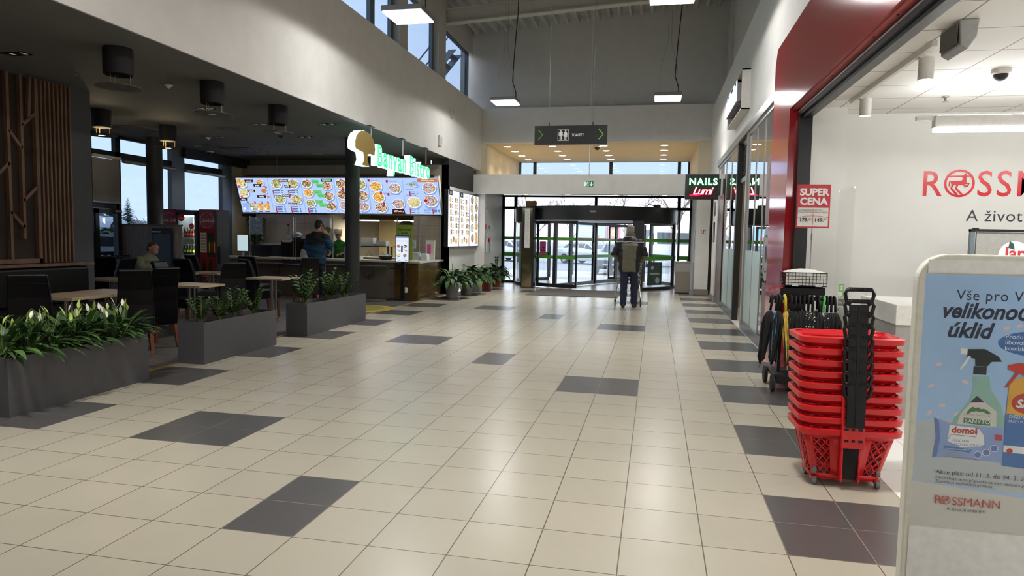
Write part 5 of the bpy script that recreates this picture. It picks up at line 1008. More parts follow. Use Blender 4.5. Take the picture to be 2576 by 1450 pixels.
# man with the shopping trolley, seen from behind
def cart_man():
    t = person('grey-haired person in a black and olive jacket pushing a trolley toward the door', (1.17, 12.78, 0))
    b = MB(); feet = [(-.11, -.02, .09), (.12, .14, .09)]; hips = [(-.1, .0, .93), (.1, .0, .93)]; knees = [(-.11, .05, .5), (.115, .11, .5)]
    torso(b, [(0, 0, .86), (0, .0, .98), (0, .03, 1.15), (0, .07, 1.38), (0, .09, 1.5), (0, .11, 1.57)], [.15, .16, .15, .18, .16, .06], [.1, .11, .1, .11, .09, .06]); legs(b, hips, feet, knees)
    for (x, y, z), a in zip(feet, (1, -1)): cap_(b, (x, y-.03, .05), (x, y+.13, .035), .04, .034)
    for s in (-1, 1): cap_(b, (s*.18, .08, 1.47), (s*.29, .06, 1.2), .05, .042); cap_(b, (s*.29, .06, 1.2), (s*.235, .27, 1.045), .04, .028); hand(b, (s*.235, .27, 1.045), (-.1*s, .95, -.1), (0, .1, -1), -s*1, 38)
    cap_(b, (0, .11, 1.53), (0, .14, 1.65), .06, .056); head(b, (0, .165, 1.735), (0, 1, 0))
    remesh(b, 'body', ['skin'], vox=.009, parent=t)
    tr = MB(); torso(tr, [(0, .0, .78), (0, 0, .9), (0, .0, 1.02)], [.16, .185, .18], [.1, .125, .12]); legs(tr, [(-.095, .0, .9), (.095, .0, .9)], [(-.11, -.02, .1), (.12, .14, .1)], knees, (.108, .085, .075)); o = remesh(tr, 'trousers', ['jeans'], vox=.014, parent=t); crumple(o, .8)
    j = MB(); torso(j, [(0, -.02, .80), (0, -.025, .86), (0, -.02, 1.1), (0, .03, 1.35), (0, .06, 1.48), (0, .09, 1.56), (0, .115, 1.6)], [.225, .232, .235, .25, .225, .14, .085], [.15, .155, .155, .15, .125, .1, .08], n=28)
    for s in (-1, 1): cap_(j, (s*.21, .06, 1.46), (s*.325, .05, 1.2), .09, .088); cap_(j, (s*.325, .05, 1.2), (s*.26, .2, 1.07), .086, .062)
    cap_(j, (-.04, .1, 1.6), (.04, .1, 1.6), .075, .075)
    def pick(c, n):
        if c.z > 1.6: return 1
        if abs(c.x) > .235 and c.z < 1.44: return 1 if (n.x*c.x > 0 and n.y > -.45) or c.z < 1.16 else 0
        if n.y > .3: return 0
        if c.z > 1.445: return 2 if abs(c.z-1.465-.12*max(0, .12-abs(c.x))) < .009 else (2 if abs(c.z-1.585) < .008 else 0)
        if abs(c.z-1.4) < .006 and abs(c.x) < .19: return 2
        w = .165-.02*(c.z < 1.3)+.12*max(0, c.z-1.36)
        return 1 if abs(c.x) < w else 0
    o = remesh(j, 'jacket', ['jacket_black', 'jacket_olive', 'piping'], pick, .0085, t); crumple(o, 1.0)
    h = MB(); ell(h, (0, .145, 1.765), (.088, .102, .095)); ell(h, (0, .1, 1.7), (.086, .075, .1)); ell(h, (0, .09, 1.63), (.07, .05, .06)); o = remesh(h, 'hair', ['hair_grey'], vox=.008, parent=t)
    for v in o.data.vertices: v.co += v.normal*.005*math.sin(v.co.x*190)
    shoes(t, feet, (5, -8), (0, 0))
cart_man()
def trolley():
    mat('chrome', '#b9bbbb', .22, .95); t = thing('shopping_trolley', 'chrome wire shopping trolley pushed by the man toward the door', 'trolley', (1.15, 13.0, 0))
    def w(m, pts, r=.0035, n=5): m.tube(pts, r, n)
    m = MB()
    def rect(z, x0, x1, y0, y1): w(m, [(-x0, y0, z), (x0, y0, z)], .005); w(m, [(-x1, y1, z), (x1, y1, z)], .005); w(m, [(-x0, y0, z), (-x1, y1, z)], .005); w(m, [(x0, y0, z), (x1, y1, z)], .005)
    for k in range(6):
        z = .5+.1*k; rect(z, .25+.01*k, .17+.01*k, .12-.012*k, .85+.025*k)
    for k in range(15):
        f = k/14; y0, y1 = .12+.73*f, .06+.92*f; x0, x1 = .25-.08*f, .3-.08*f
        for s in (-1, 1): w(m, [(s*x0, y0, .5), (s*x1, y1, 1.0)])
        w(m, [(-x0, y0, .5), (x0, y0, .5)])
    for k in range(9):
        x = -.22+.055*k; w(m, [(x*.7, .85, .5), (x*.8, .98, 1.0)]); w(m, [(x, .12, .5), (x*1.1, .06, 1.0)])
    m.build('basket', 'chrome', t)
    m = MB()
    for s in (-1, 1):
        w(m, [(s*.28, .02, 1.02), (s*.27, .1, .6), (s*.25, .16, .48), (s*.28, .06, .2), (s*.285, .05, .13)], .012, 8); w(m, [(s*.25, .16, .42), (s*.2, .8, .3), (s*.18, .95, .14)], .011, 8); w(m, [(s*.28, .06, .2), (s*.19, .9, .2)], .01, 8)
    for k in range(5): w(m, [(-.26, .1+.18*k, .22), (.26, .1+.18*k, .22)], .005)
    m.build('frame', 'chrome', t)
    MB().tube([(-.28, .02, 1.02), (.28, .02, 1.02)], .015, 10).build('push_handle', 'rubber', t)
    for x, y in ((-.285, .05), (.285, .05), (-.18, .95), (.18, .95)):
        c = MB().box(x-.018, x+.018, y-.03, y+.02, .09, .15).build('caster', 'rubber', t); MB().lathe([(.02, -.014), (.06, -.012), (.06, .012), (.02, .014)], 16, M=Matrix.Translation((x, y-.02, .06)) @ Matrix.Rotation(R_(90), 4, 'Y')).build('wheel', 'tyre', c)
trolley()
def phone_man():
    t = person('person in a blue and navy jacket at the counter holding a phone', (-6.08, 12.18, 0), R_(-8))
    b = MB(); feet = [(-.12, 0, .09), (.12, .05, .09)]; kn = [(-.12, .03, .5), (.12, .05, .5)]
    torso(b, [(0, 0, .86), (0, 0, .98), (0, .02, 1.15), (0, .03, 1.38), (0, .03, 1.5), (0, .04, 1.57)], [.15, .16, .15, .18, .16, .06], [.1, .11, .1, .11, .09, .06]); legs(b, [(-.1, 0, .93), (.1, 0, .93)], feet, kn)
    for x, y, z in feet: cap_(b, (x, y-.03, .05), (x, y+.13, .035), .04, .034)
    cap_(b, (-.2, .02, 1.47), (-.27, .03, 1.18), .05, .042); cap_(b, (-.27, .03, 1.18), (-.2, .22, 1.0), .04, .03); hand(b, (-.2, .22, 1.0), (.2, .9, -.3), (.3, .1, -1), 1, 30)
    cap_(b, (.2, .02, 1.47), (.33, .06, 1.27), .05, .042); cap_(b, (.33, .06, 1.27), (.2, .12, 1.5), .04, .03); hand(b, (.2, .12, 1.5), (-.45, .15, .85), (-.85, .1, -.4), 1, 32)
    cap_(b, (0, .04, 1.53), (.01, .06, 1.65), .062, .058); head(b, (.015, .08, 1.735), (.35, 1, 0)); remesh(b, 'body', ['skin'], vox=.009, parent=t)
    tr = MB(); torso(tr, [(0, 0, .78), (0, 0, 1.0)], [.17, .185], [.12, .13]); legs(tr, [(-.095, 0, .9), (.095, 0, .9)], feet, kn, (.105, .08, .07)); crumple(remesh(tr, 'trousers', ['trousers_dark'], vox=.015, parent=t), .8)
    j = MB(); torso(j, [(0, -.01, .82), (0, -.02, .9), (0, -.02, 1.1), (0, .0, 1.35), (0, .01, 1.47), (0, .03, 1.55), (0, .045, 1.6)], [.22, .235, .245, .255, .235, .14, .085], [.15, .165, .17, .16, .135, .11, .085], n=28)
    cap_(j, (-.21, .01, 1.45), (-.29, .02, 1.18), .092, .085); cap_(j, (-.29, .02, 1.18), (-.23, .16, 1.04), .082, .06)
    cap_(j, (.21, .01, 1.45), (.34, .04, 1.26), .092, .088); cap_(j, (.34, .04, 1.26), (.235, .1, 1.43), .086, .058)
    def pick(c, n):
        if c.z > 1.575: return 2
        if c.x > .19 and c.z > 1.39: return 0
        return 1 if c.z < 1.27 or (abs(c.x) > .24 and c.z < 1.4) else 0
    crumple(remesh(j, 'jacket', ['jacket_navy', 'jacket_blue', 'collar_tan'], pick, .013, t), 1.1)
    h = MB(); ell(h, (.01, .07, 1.765), (.084, .1, .09), (.35, 1, 0)); ell(h, (0, .02, 1.71), (.074, .06, .08)); remesh(h, 'hair', ['hair_dark'], vox=.009, parent=t); shoes(t, feet)
    p = thing('mobile_phone', 'black phone held to the ear of the man in the blue jacket', 'phone', (-5.965, 12.3, 1.7)); p.rotation_euler = (R_(10), R_(-18), R_(30)); MB().box(-.006, .006, -.036, .036, -.07, .07).build('case', 'phone', p, bev=.003); MB().box(-.0065, -.006, -.032, .032, -.064, .064).build('screen', 'neon_board', p)
phone_man()
def seated_man():
    t = person('seated person with short hair and an olive shirt leaning on a bistro table', (-7.75, 8.55, 0)); d = (1, .15, 0)
    b = MB(); torso(b, [(-.05, 0, .48), (-.02, 0, .6), (.04, 0, .8), (.1, .0, .95), (.13, 0, 1.03), (.16, 0, 1.07)], [.16, .16, .16, .19, .16, .06], [.11, .11, .11, .11, .09, .06], d)
    for s in (-1, 1):
        cap_(b, (0, s*.1, .52), (.42, s*.13, .53), .085, .06); cap_(b, (.42, s*.13, .53), (.42, s*.13, .1), .058, .045); cap_(b, (.4, s*.13, .05), (.54, s*.14, .035), .04, .032)
        cap_(b, (.1, s*.2, .97), (.22, s*.25, .78), .05, .042); cap_(b, (.22, s*.25, .78), (.48, s*.12, .79), .04, .028); hand(b, (.48, s*.12, .79), (.95, -.2*s, 0), (0, 0, -1), s, 25)
    cap_(b, (.15, 0, 1.03), (.21, 0, 1.12), .058, .055); head(b, (.24, 0, 1.185), (1, .1, 0))
    remesh(b, 'body', ['skin'], vox=.009, parent=t)
    j = MB(); torso(j, [(-.06, 0, .5), (-.04, 0, .62), (.03, 0, .82), (.09, 0, .96), (.13, 0, 1.04), (.16, 0, 1.09)], [.19, .2, .2, .215, .17, .075], [.14, .145, .14, .135, .11, .075], d)
    for s in (-1, 1): cap_(j, (.1, s*.2, .97), (.21, s*.25, .78), .072, .064); cap_(j, (.21, s*.25, .78), (.4, s*.16, .79), .06, .045)
    crumple(remesh(j, 'shirt', ['shirt_olive'], vox=.013, parent=t), .9)
    tr = MB()
    for s in (-1, 1): cap_(tr, (-.02, s*.1, .54), (.42, s*.13, .54), .1, .08); cap_(tr, (.42, s*.13, .54), (.42, s*.13, .12), .075, .065)
    remesh(tr, 'trousers', ['trousers_dark'], vox=.015, parent=t)
    h = MB(); ell(h, (.225, 0, 1.235), (.078, .098, .07), (1, .1, 0)); ell(h, (.165, 0, 1.18), (.068, .05, .06), (1, .1, 0)); remesh(h, 'hair', ['hair_brown'], vox=.008, parent=t)
    for s in (-1, 1): MB().rings([[(.42+x, s*.13+w*math.cos(2*math.pi*i/10), max(0, h_/2+h_/2*math.sin(2*math.pi*i/10))) for i in range(10)] for x, w, h_ in ((-.09, .03, .08), (0, .04, .1), (.12, .044, .06), (.17, .02, .03))]).build('shoe', 'shoe', t, smooth=True, sharp=60)
seated_man()
def cook():
    t = person('cook behind the counter in a green shirt and beige cap', (-6.5, 14.25, 0), R_(180)); b = MB()
    torso(b, [(0, 0, .8), (0, 0, .92), (0, .0, 1.05), (0, .03, 1.22), (0, .04, 1.31), (0, .06, 1.36)], [.15, .15, .14, .17, .15, .055], [.1, .11, .1, .1, .085, .055]); legs(b, [(-.09, 0, .83), (.09, 0, .83)], [(-.11, 0, .09), (.11, .03, .09)], [(-.1, .02, .45), (.1, .03, .45)])
    for s in (-1, 1): cap_(b, (s*.17, .03, 1.28), (s*.25, .06, 1.05), .045, .04); cap_(b, (s*.25, .06, 1.05), (s*.14, .28, 1.0), .038, .027); hand(b, (s*.14, .28, 1.0), (-.2*s, .95, -.1), (0, 0, -1), -s, 35)
    cap_(b, (0, .05, 1.32), (0, .08, 1.43), .052, .05); head(b, (0, .1, 1.49), (-.4, 1, 0), .95)
    def pick(c, n): return 1 if n.y > .2 and abs(c.z-1.505) < .009 and (abs(c.x+.04-.033) < .012 or abs(c.x+.04+.033) < .012) and c.y > .16 else 0
    remesh(b, 'body', ['skin', 'eye_dark'], pick, .009, t)
    j = MB(); torso(j, [(0, 0, .8), (0, 0, .95), (0, 0, 1.08), (0, .02, 1.22), (0, .03, 1.3), (0, .05, 1.37)], [.18, .185, .18, .2, .16, .07], [.13, .135, .13, .125, .11, .07])
    for s in (-1, 1): cap_(j, (s*.175, .03, 1.27), (s*.24, .05, 1.08), .068, .062)
    crumple(remesh(j, 'shirt', ['shirt_green'], vox=.013, parent=t), .8)
    tr = MB(); torso(tr, [(0, 0, .72), (0, 0, .84)], [.16, .17], [.11, .12]); legs(tr, [(-.09, 0, .82), (.09, 0, .82)], [(-.11, 0, .1), (.11, .03, .1)], [(-.1, .02, .45), (.1, .03, .45)], (.095, .075, .065)); remesh(tr, 'trousers', ['trousers_dark'], vox=.015, parent=t)
    h = MB(); ell(h, (0, .085, 1.545), (.082, .1, .075), (-.4, 1, 0)); d = Vector((-.4, 1, 0)).normalized(); p = Vector((0, .1, 1.53))+d*.1; ell(h, p, (.07, .065, .012), d); remesh(h, 'cap', ['cap_beige'], vox=.007, parent=t, it=3); shoes(t, [(-.11, 0, 0), (.11, .03, 0)])
cook()
# ================================================================ kitchen and counter things
def kitchen():
    Y = 14.75
    m = MB(); m.box(-9.3, -7.05, Y, Y+.12, 0, 2.08).box(-4.62, -3.66, Y, Y+.12, 0, 2.08).box(-9.9, -3.66, Y, Y+.12, 2.06, 3.4).box(-7.05, -4.62, Y, Y+.12, 0, .9); struct(m.build('wall_kitchen', 'tile_wall'))
    struct(MB().box(-9.88, -9.82, Y-.02, Y+.14, 0, 2.04).box(-9.36, -9.3, Y-.02, Y+.14, 0, 2.04).box(-9.88, -9.3, Y-.02, Y+.14, 1.98, 2.04).build('door_1', 'black_wall'))
    sbox('wall_kitchen_back', 'beige_wall', -10.25, -3.66, 18.8, 18.95, 0, 3.4); sbox('wall_kitchen_left', 'beige_wall', -10.25, -10.15, 14.9, 18.9, 0, 3.4); sbox('wall_kitchen_partition', 'beige_wall', -7.3, -7.2, 14.87, 17, 0, 3.4)
    t = thing('extractor_hood', 'steel extractor hood with lit lamps above the kitchen hatch', 'extractor hood', (-5.8, 16.2, 1.95)); MB().rings([[(-1.3, -.6, 0), (1.3, -.6, 0), (1.3, .6, 0), (-1.3, .6, 0)], [(-.9, -.3, .6), (.9, -.3, .6), (.9, .4, .6), (-.9, .4, .6)]]).build('canopy', 'stainless', t)
    for x in (-.7, .4): MB().box(x-.25, x+.25, -.2, .1, -.02, 0).build('hood_lamp', 'cold_disc', t)
    light('kitchen_light', 'AREA', (0, 0, -.05), P_KITCHEN, t, (1, .9, .72), 2.0, .8)
    MB().box(-.35, .35, -.2, .25, .6, 1.46).build('duct', 'stainless', t)
    tk = thing('kitchen_worktop', 'steel kitchen worktop behind the hatch', 'worktop', (-5.8, 15.2, 0)); MB().box(-1.2, 1.2, -.3, .3, .1, .86).build('body', 'stainless', tk); MB().box(-1.2, 1.2, -.31, .31, .86, .9).build('top', 'alu', tk)
    for k, x in enumerate((-6.6, -5.6, -4.6)):
        t = thing('kitchen_cupboard', 'tall beige kitchen cupboard seen through the hatch, %s' % ('left', 'middle', 'right')[k], 'cupboard', (x, 18.2, 0)); mat('cupboard', '#b5a678', .4); MB().box(-.47, .47, 0, .55, .1, 2.1).build('body', 'cupboard', t, bev=.004)
        for s in (-1, 1): MB().box(s*.235-.22, s*.235+.22, -.02, 0, .12, 2.08).build('door', 'cupboard', t, bev=.004)
    t = thing('gyros_machine', 'tall grey kitchen machine with round knobs and a steel cap', 'kitchen machine', (-4.98, 15.0, .9)); MB().box(-.19, .19, 0, .3, 0, .88).build('body', 'lamp_grey', t, bev=.01); MB().rings([[(-.2, 0, .88), (.2, 0, .88), (.2, .3, .88), (-.2, .3, .88)], [(-.1, .1, 1.02), (.1, .1, 1.02), (.1, .2, 1.02), (-.1, .2, 1.02)]]).build('cap', 'stainless', t)
    for z in (.18, .28, .38, .48): MB().lathe([(.03, 0), (.028, .02), (.001, .022)], 14, M=Matrix.Translation((-.08, 0, z)) @ Matrix.Rotation(R_(90), 4, 'X')).build('knob', 'rubber', t)
    m = MB()
    for k in range(9): m.box(.04, .18, -.004, 0, .2+.07*k, .24+.07*k)
    m.build('vent_slots', 'rubber', t)
    tag(MB().cyl(-4.72, 14.3, .91, 1.75, .045, 16).build('steel_dispenser', 'stainless', smooth=True, sharp=40), 'upright steel tube dispenser right of the grey kitchen machine', 'dispenser')
kitchen()
def counter_items():
    # glass screens over the worktop
    for k, (x0, x1, l) in enumerate(((-8.6, -7.35, 'clear screen over the counter before the plant and coffee machine'), (-7.3, -6.25, 'clear screen over the counter left of the customer'), (-4.55, -3.95, 'clear screen at the right end of the counter with papers taped on'))):
        t = thing('counter_screen', l, 'screen', (x0, 13.35, .91), group='clear screens on the counter'); w = x1-x0; MB().box(.02, w-.02, 0, .006, .05, 1.02).build('pane', 'screen_glass', t)
        for x in (0, w-.02): MB().box(x, x+.02, -.01, .02, 0, 1.04).build('post', 'alu', t)
        if k == 2:
            for x, z, s in ((.1, .55, .18), (.35, .5, .16)): a = Art(); a.rect(x, x+s, z-.2, z, 0); [a.rect(x+.02, x+s-.03, z-.04-.03*q, z-.03-.03*q, 1) for q in range(5)]; a.build('taped_sheet', ['acrylic', 'screen_ink'], t)
    def terminal(loc, label, w=.34, h=.45, face='term_face'):
        glow('term_face', '#cfe6ea', .75); t = thing('order_terminal', label, 'screen', loc); MB().box(-w/2, w/2, 0, .04, .12, .12+h).build('monitor', 'black_frame', t, bev=.006); MB().box(-w/2+.02, w/2-.02, -.002, 0, .14, .1+h).build('screen', face, t); MB().box(-.04, .04, .01, .05, .0, .13).build('neck', 'alu', t); MB().box(-.12, .12, -.06, .1, 0, .012).build('foot', 'alu', t); return t
    terminal((-8.6, 13.05, .91), 'upright self-service screen glowing white on the counter left of the plant')
    t = thing('cash_register', 'black cash register monitor seen from behind on the counter', 'cash register', (-8.1, 13.1, .91)); MB().box(-.28, .28, 0, .05, .02, .3).build('monitor_back', 'neon_board', t, bev=.008); MB().box(-.1, .1, .05, .2, 0, .06).build('stand', 'black_frame', t)
    t = thing('coffee_machine', 'black drinks machine on the counter behind the clear screen', 'coffee machine', (-7.4, 13.7, .91)); MB().box(-.42, .1, -.15, .2, 0, .42).build('body', 'neon_board', t, bev=.01); MB().box(-.38, -.12, -.155, -.15, .38, .44).build('price_tag', 'paper', t); MB().box(.1, .4, -.1, .2, 0, .48).build('grinder', 'black_frame', t, bev=.02); MB().box(.12, .38, -.08, .18, .48, .58).build('hopper', 'acrylic', t); MB().tube([(.2, -.12, .2), (.2, -.12, .05)], .02, 8).build('spout', 'stainless', t)
    t = thing('meat_slicer', 'chrome and dark red slicer on the counter beside the drinks machine', 'slicer', (-7.55, 13.95, 1.33)); MB().sphere((0, 0, .1), .17, 18, 12, sz=.8).build('guard', 'chrome', t, smooth=True); MB().sphere((.16, .02, .07), .13, 16, 10).build('motor', 'coke_red', t, smooth=True)
    tag(MB().lathe([(.05, 0), (.04, .2), (.03, .22), (.03, .26)], 14).build('red_cup_stack', 'coke_bright', loc=(-7.02, 13.9, 1.32), smooth=True), 'tall red cup stack behind the clear screen', 'cups')
    t = thing('rose_vase', 'single red rose in a clear vase behind the clear screen', 'flower', (-7.85, 13.95, 1.3)); MB().lathe([(.04, 0), (.05, .1), (.03, .16), (.035, .18)], 12).build('vase', 'acrylic', t, smooth=True); MB().tube([(0, 0, .1), (.01, 0, .42)], .005, 5).build('stem', 'stalk', t); MB().sphere((.01, 0, .46), .04, 10, 8).build('bloom', 'coke_bright', t, smooth=True)
    m = MB(); leaf(m, (.005, 0, .25), (1, 0, .6), .09, .04); leaf(m, (.005, 0, .2), (-1, 0, .6), .1, .04); leaf(m, (.005, 0, .32), (1, .2, .8), .08, .035); m.build('leaves', 'leaf_dark', t)
    t = thing('tall_potted_plant', 'tall dark leaved plant in the kitchen doorway behind the order screen', 'plant', (-9.1, 14.45, 0)); MB().lathe([(.14, 0), (.18, .5), (.16, .5)], 18).build('pot', 'rubber', t, smooth=True); st = MB(); lv = MB(); q = random.Random(4)
    for k in range(6):
        a = k*1.05; P = [(0, 0, .5), (.06*math.cos(a), .06*math.sin(a), 1.1), (.14*math.cos(a), .14*math.sin(a), 1.85+.1*(k % 2))]; st.tube(P, .01, 5)
        for i in range(16): f = .25+.045*i; p = Vector(P[1]).lerp(Vector(P[2]), min(1, f*1.2)); leaf(lv, p, (math.cos(a+i*2.1), math.sin(a+i*2.1), -.1), .2, .075, 1.2, i % 2*0)
    st.build('stems', 'stalk', t); lv.build('leaves', 'leaf_dark', t, smooth=True)
    t = thing('back_counter', 'back work counter with pale boxes behind the clear screens', 'counter', (-7.2, 14.45, 0)); MB().box(-1.5, .95, -.25, .25, 0, 1.2).build('body', 'black_wall', t); MB().box(-1.55, 1.0, -.27, .27, 1.2, 1.24).build('top', 'counter_top', t)
    for k, (x, z, w, h, l) in enumerate(((-7.0, 1.24, .5, .16, 'long pale carton on the back counter, bottom of the stack'), (-6.95, 1.4, .4, .14, 'pale carton on the back counter, middle of the stack'), (-6.75, 1.54, .32, .12, 'small pale carton on top of the back counter stack'))): tag(MB().box(-w/2, w/2, -.12, .12, 0, h).build('carton', 'paper', loc=(x, 14.45, z), bev=.004), l, 'box', 'pale cartons')
    for k, (z, m) in enumerate(((1.62, 'food_meat'), (1.38, 'food_noodle'))): a = Art(); a.disc(0, 0, .11, mi=0); a.disc(0, 0, .085, mi=1); tag(a.build('round_sticker', ['paper', m+'_print' if 0 else 'collar_tan'], loc=(-6.4, 13.34, z)), 'round food sticker on the clear screen, %s' % ('upper', 'lower')[k], 'sticker', 'round stickers')
    tag(MB().rings([[(x*(.1-.03*z), -.0+y*(.06-.02*z), z*.22) for x, y in ((-1, -1), (1, -1), (1, 1), (-1, 1))] for z in (0, .7, 1)]).build('napkin_dispenser', 'acrylic', loc=(-6.85, 13.0, .91)), 'white napkin holder on the counter left of the customer', 'napkin holder')
    for k, (x, m, l) in enumerate(((-6.95, 'coke_bright', 'red sauce bottle on the counter left of the customer'), (-6.72, 'soda_yellow', 'pale sauce bottle beside the red one'))):
        t = thing('sauce_bottle', l, 'bottle', (x, 13.1, .91), group='sauce bottles'); MB().lathe([(.035, 0), (.035, .13), (.012, .17), (.006, .22)], 12).build('body', m, t, smooth=True, sharp=50); MB().cyl(0, 0, .22, .235, .008, 8).build('nozzle', 'paper', t)
    t = thing('condiment_box', 'dark condiment tray on the tray rail left of the customer', 'tray', (-7.05, 12.68, .785)); MB().box(-.17, .17, -.08, .08, 0, .1).build('tray', 'black_frame', t, bev=.006)
    for k in range(4): MB().box(-.15+.08*k, -.09+.08*k, -.07, -.02, .1, .13).build('packet', 'paper', t)
    tag(MB().box(-.14, .14, -.09, .09, 0, .09).build('paper_tray', 'paper', loc=(-6.2+.75, 13.0, .91), bev=.01), 'low white paper tray on the counter right of the customer', 'tray')
    t = thing('hot_display', 'steel framed hot food display on the counter with a glass shelf', 'food display', (-5.25, 13.5, .91))
    for x in (-.75, .42): MB().box(x-.02, x+.02, -.02, .02, 0, .31).build('post', 'stainless', t); MB().box(x-.02, x+.02, .2, .24, 0, .31).build('post', 'stainless', t)
    MB().box(-.8, .5, -.1, .28, .31, .33).build('shelf', 'black_frame', t); MB().box(-.75, .42, -.05, .25, .0, .05).build('well', 'stainless', t)
    for k in range(3): MB().tube([(-.55+.35*k, .0, .06), (-.45+.35*k, .05, .2), (-.38+.35*k, .0, .08)], .008, 6).build('tongs', 'chrome', t)
    mat('foam', '#f0eeea', .6)
    def foam(k, x, w, z, l):
        t = thing('foam_box', l, 'food box', (x, 13.6, z), group='white foam boxes on the hot display'); MB().rings([[(sx*w*a, sy*.11*a, h) for sx, sy in ((-1, -1), (1, -1), (1, 1), (-1, 1))] for a, h in ((.93, 0), (1, .028), (1, .034))]).build('tray', 'foam', t)
        return t
    NT = ('bottom', 'second from the bottom', 'third from the bottom', 'fourth from the bottom', 'fifth from the bottom', 'top')
    for k in range(6): foam(k, -5.4, .17, 1.24+.034*k, 'white foam food box, %s of the taller left stack' % NT[k])
    for k in range(4): foam(k, -5.03, .14, 1.24+.034*k, 'white foam food box, %s of the lower right stack' % ('bottom', 'second from the bottom', 'third from the bottom', 'top')[k])
    t = thing('wrapped_tray', 'black bowl covered with crumpled white film on the counter', 'bowl', (-4.75, 13.15, .91)); MB().lathe([(.12, 0), (.17, .09), (.16, .09)], 20).build('bowl', 'rubber', t, smooth=True); m = MB(); q = random.Random(3); m.sheet(lambda u, v: (.34*u-.17, .3*v-.15, .1+.07*q.random()*math.sin(u*3.1)*math.sin(v*3.1)), 9, 8); m.build('film', 'acrylic', t, smooth=True)
    for x, w, h, mm, l in ((-4.32, .13, .24, 'foam', 'tall white box on the right end of the counter'), (-4.12, .2, .2, 'acrylic', 'grey rounded container on the right end of the counter'), (-3.9, .2, .17, 'acrylic', 'clear tub with a white label on the right end of the counter')): tag(MB().rings([[(sx*w/2*a, sy*.09*a, hh) for sx, sy in ((-1, -1), (1, -1), (1, 1), (-1, 1))] for a, hh in ((1, 0), (.95, h*.6), (.8, h))]).build('counter_container', mm, loc=(x, 13.6, .91), bev=.02), l, 'container')
    t = thing('flyer_stand', 'beige flyer holder with a pink card at the right end of the counter', 'flyer holder', (-3.88, 13.95, .91)); MB().box(-.12, .12, 0, .03, 0, .5).build('back', 'paper', t); MB().box(-.08, .02, -.012, 0, .16, .4).build('card', 'pink_paper', t)
counter_items()
def kiosk():
    glow('kiosk_face', '#dfe6ff', 1.0); glow('kiosk_ink', '#6f7a90', .6); glow('kiosk_green', '#7fb37c', .8)
    t = thing('order_kiosk', 'free-standing order kiosk with an upright lit screen on a black pole', 'kiosk', (-4.05, 12.5, 0)); MB().box(-.35, .35, -.18, .18, 0, .015).build('base_plate', 'black_frame', t, bev=.004); MB().box(-.045, .045, -.03, .03, .015, .92).build('pole', 'black_frame', t)
    s = MB().box(-.175, .175, -.07, -.02, .895, 1.515).build('monitor', 'black_frame', t, bev=.006); a = Art(); a.rect(-.158, .158, .912, 1.498, 0); a.rect(-.158, .158, 1.46, 1.498, 2)
    for k in range(6): a.disc(-.12+.048*k, 1.39, .009, mi=1)
    for x, z, f in ((-.085, 1.27, 3), (.075, 1.27, 4), (-.085, 1.05, 5), (.075, 1.05, 4)): a.disc(x, z, .045, .036, 1); a.disc(x, z+.004, .04, .03, f); a.rect(x-.05, x+.0, z-.075, z-.07, 1); a.rect(x-.0, x+.05, z-.12, z-.1, 6)
    a.rect(-.02, .018, 1.13, 1.28, 7); a.build('screen', ['kiosk_face', 'kiosk_ink', 'screen_blue', 'menu_orange', 'food_meat', 'food_noodle', 'kiosk_green', 'neon_board'], t, loc=(0, -.071, 0))
    MB().box(-.1, .09, -.14, -.03, .74, .86).build('card_terminal', 'black_frame', t, bev=.01); MB().box(-.28, -.1, -.16, -.05, .74, .76).build('scanner_shelf', 'black_frame', t); MB().tube([(-.17, -.1, .76), (-.12, -.1, .84), (-.05, -.06, .88)], .006, 6).build('cable', 'cable_black', t); MB().tube([(.08, 0, .9), (.16, 0, .8), (.05, 0, .6), (.13, .02, .4), (.07, 0, .2)], .006, 6).build('cable', 'cable_black', t); MB().box(.05, .1, -.02, .02, .18, .3).build('power_strip', 'paper', t)
    t = thing('order_banner', 'yellow-green board reading Objednávejte prosím zde behind the order kiosk', 'sign', (-4.32, 13.3, .91)); mat('lime_board', '#93a832', .6); MB().box(-.2, .2, 0, .012, 0, .87).build('board', 'lime_board', t)
    a = Art(); a.text('Banyan bistro', 0, .82, .035, 0, align='CENTER'); a.text('Objednávejte', 0, .73, .082, 0, align='CENTER', bold=.002, sx=.8); a.text('prosím', 0, .645, .082, 0, align='CENTER', bold=.002, sx=.8); a.text('zde!', 0, .56, .082, 0, align='CENTER', bold=.002, sx=.8); a.line([(-.16, .66), (-.16, .6), (-.12, .56)], .012, 0); a.line([(.16, .66), (.16, .6), (.12, .56)], .012, 0); a.build('print', ['print_ink'], t)
    a = Art(); a.disc(0, 0, .5, .7, 0, 30); a.disc(-.05, .1, .34, .5, 1, 26); tag(a.build('floor_sticker', ['yellow_floor', 'olive_floor'], loc=(-4.0, 10.4, .004), rot=(R_(-90), 0, R_(8))), 'round yellow picture sticker on the bistro floor beside the farthest planter', 'floor sticker')
mat('yellow_floor', '#b39a2e', .5); mat('olive_floor', '#8e8232', .5, var=.3, scale=9)
kiosk()
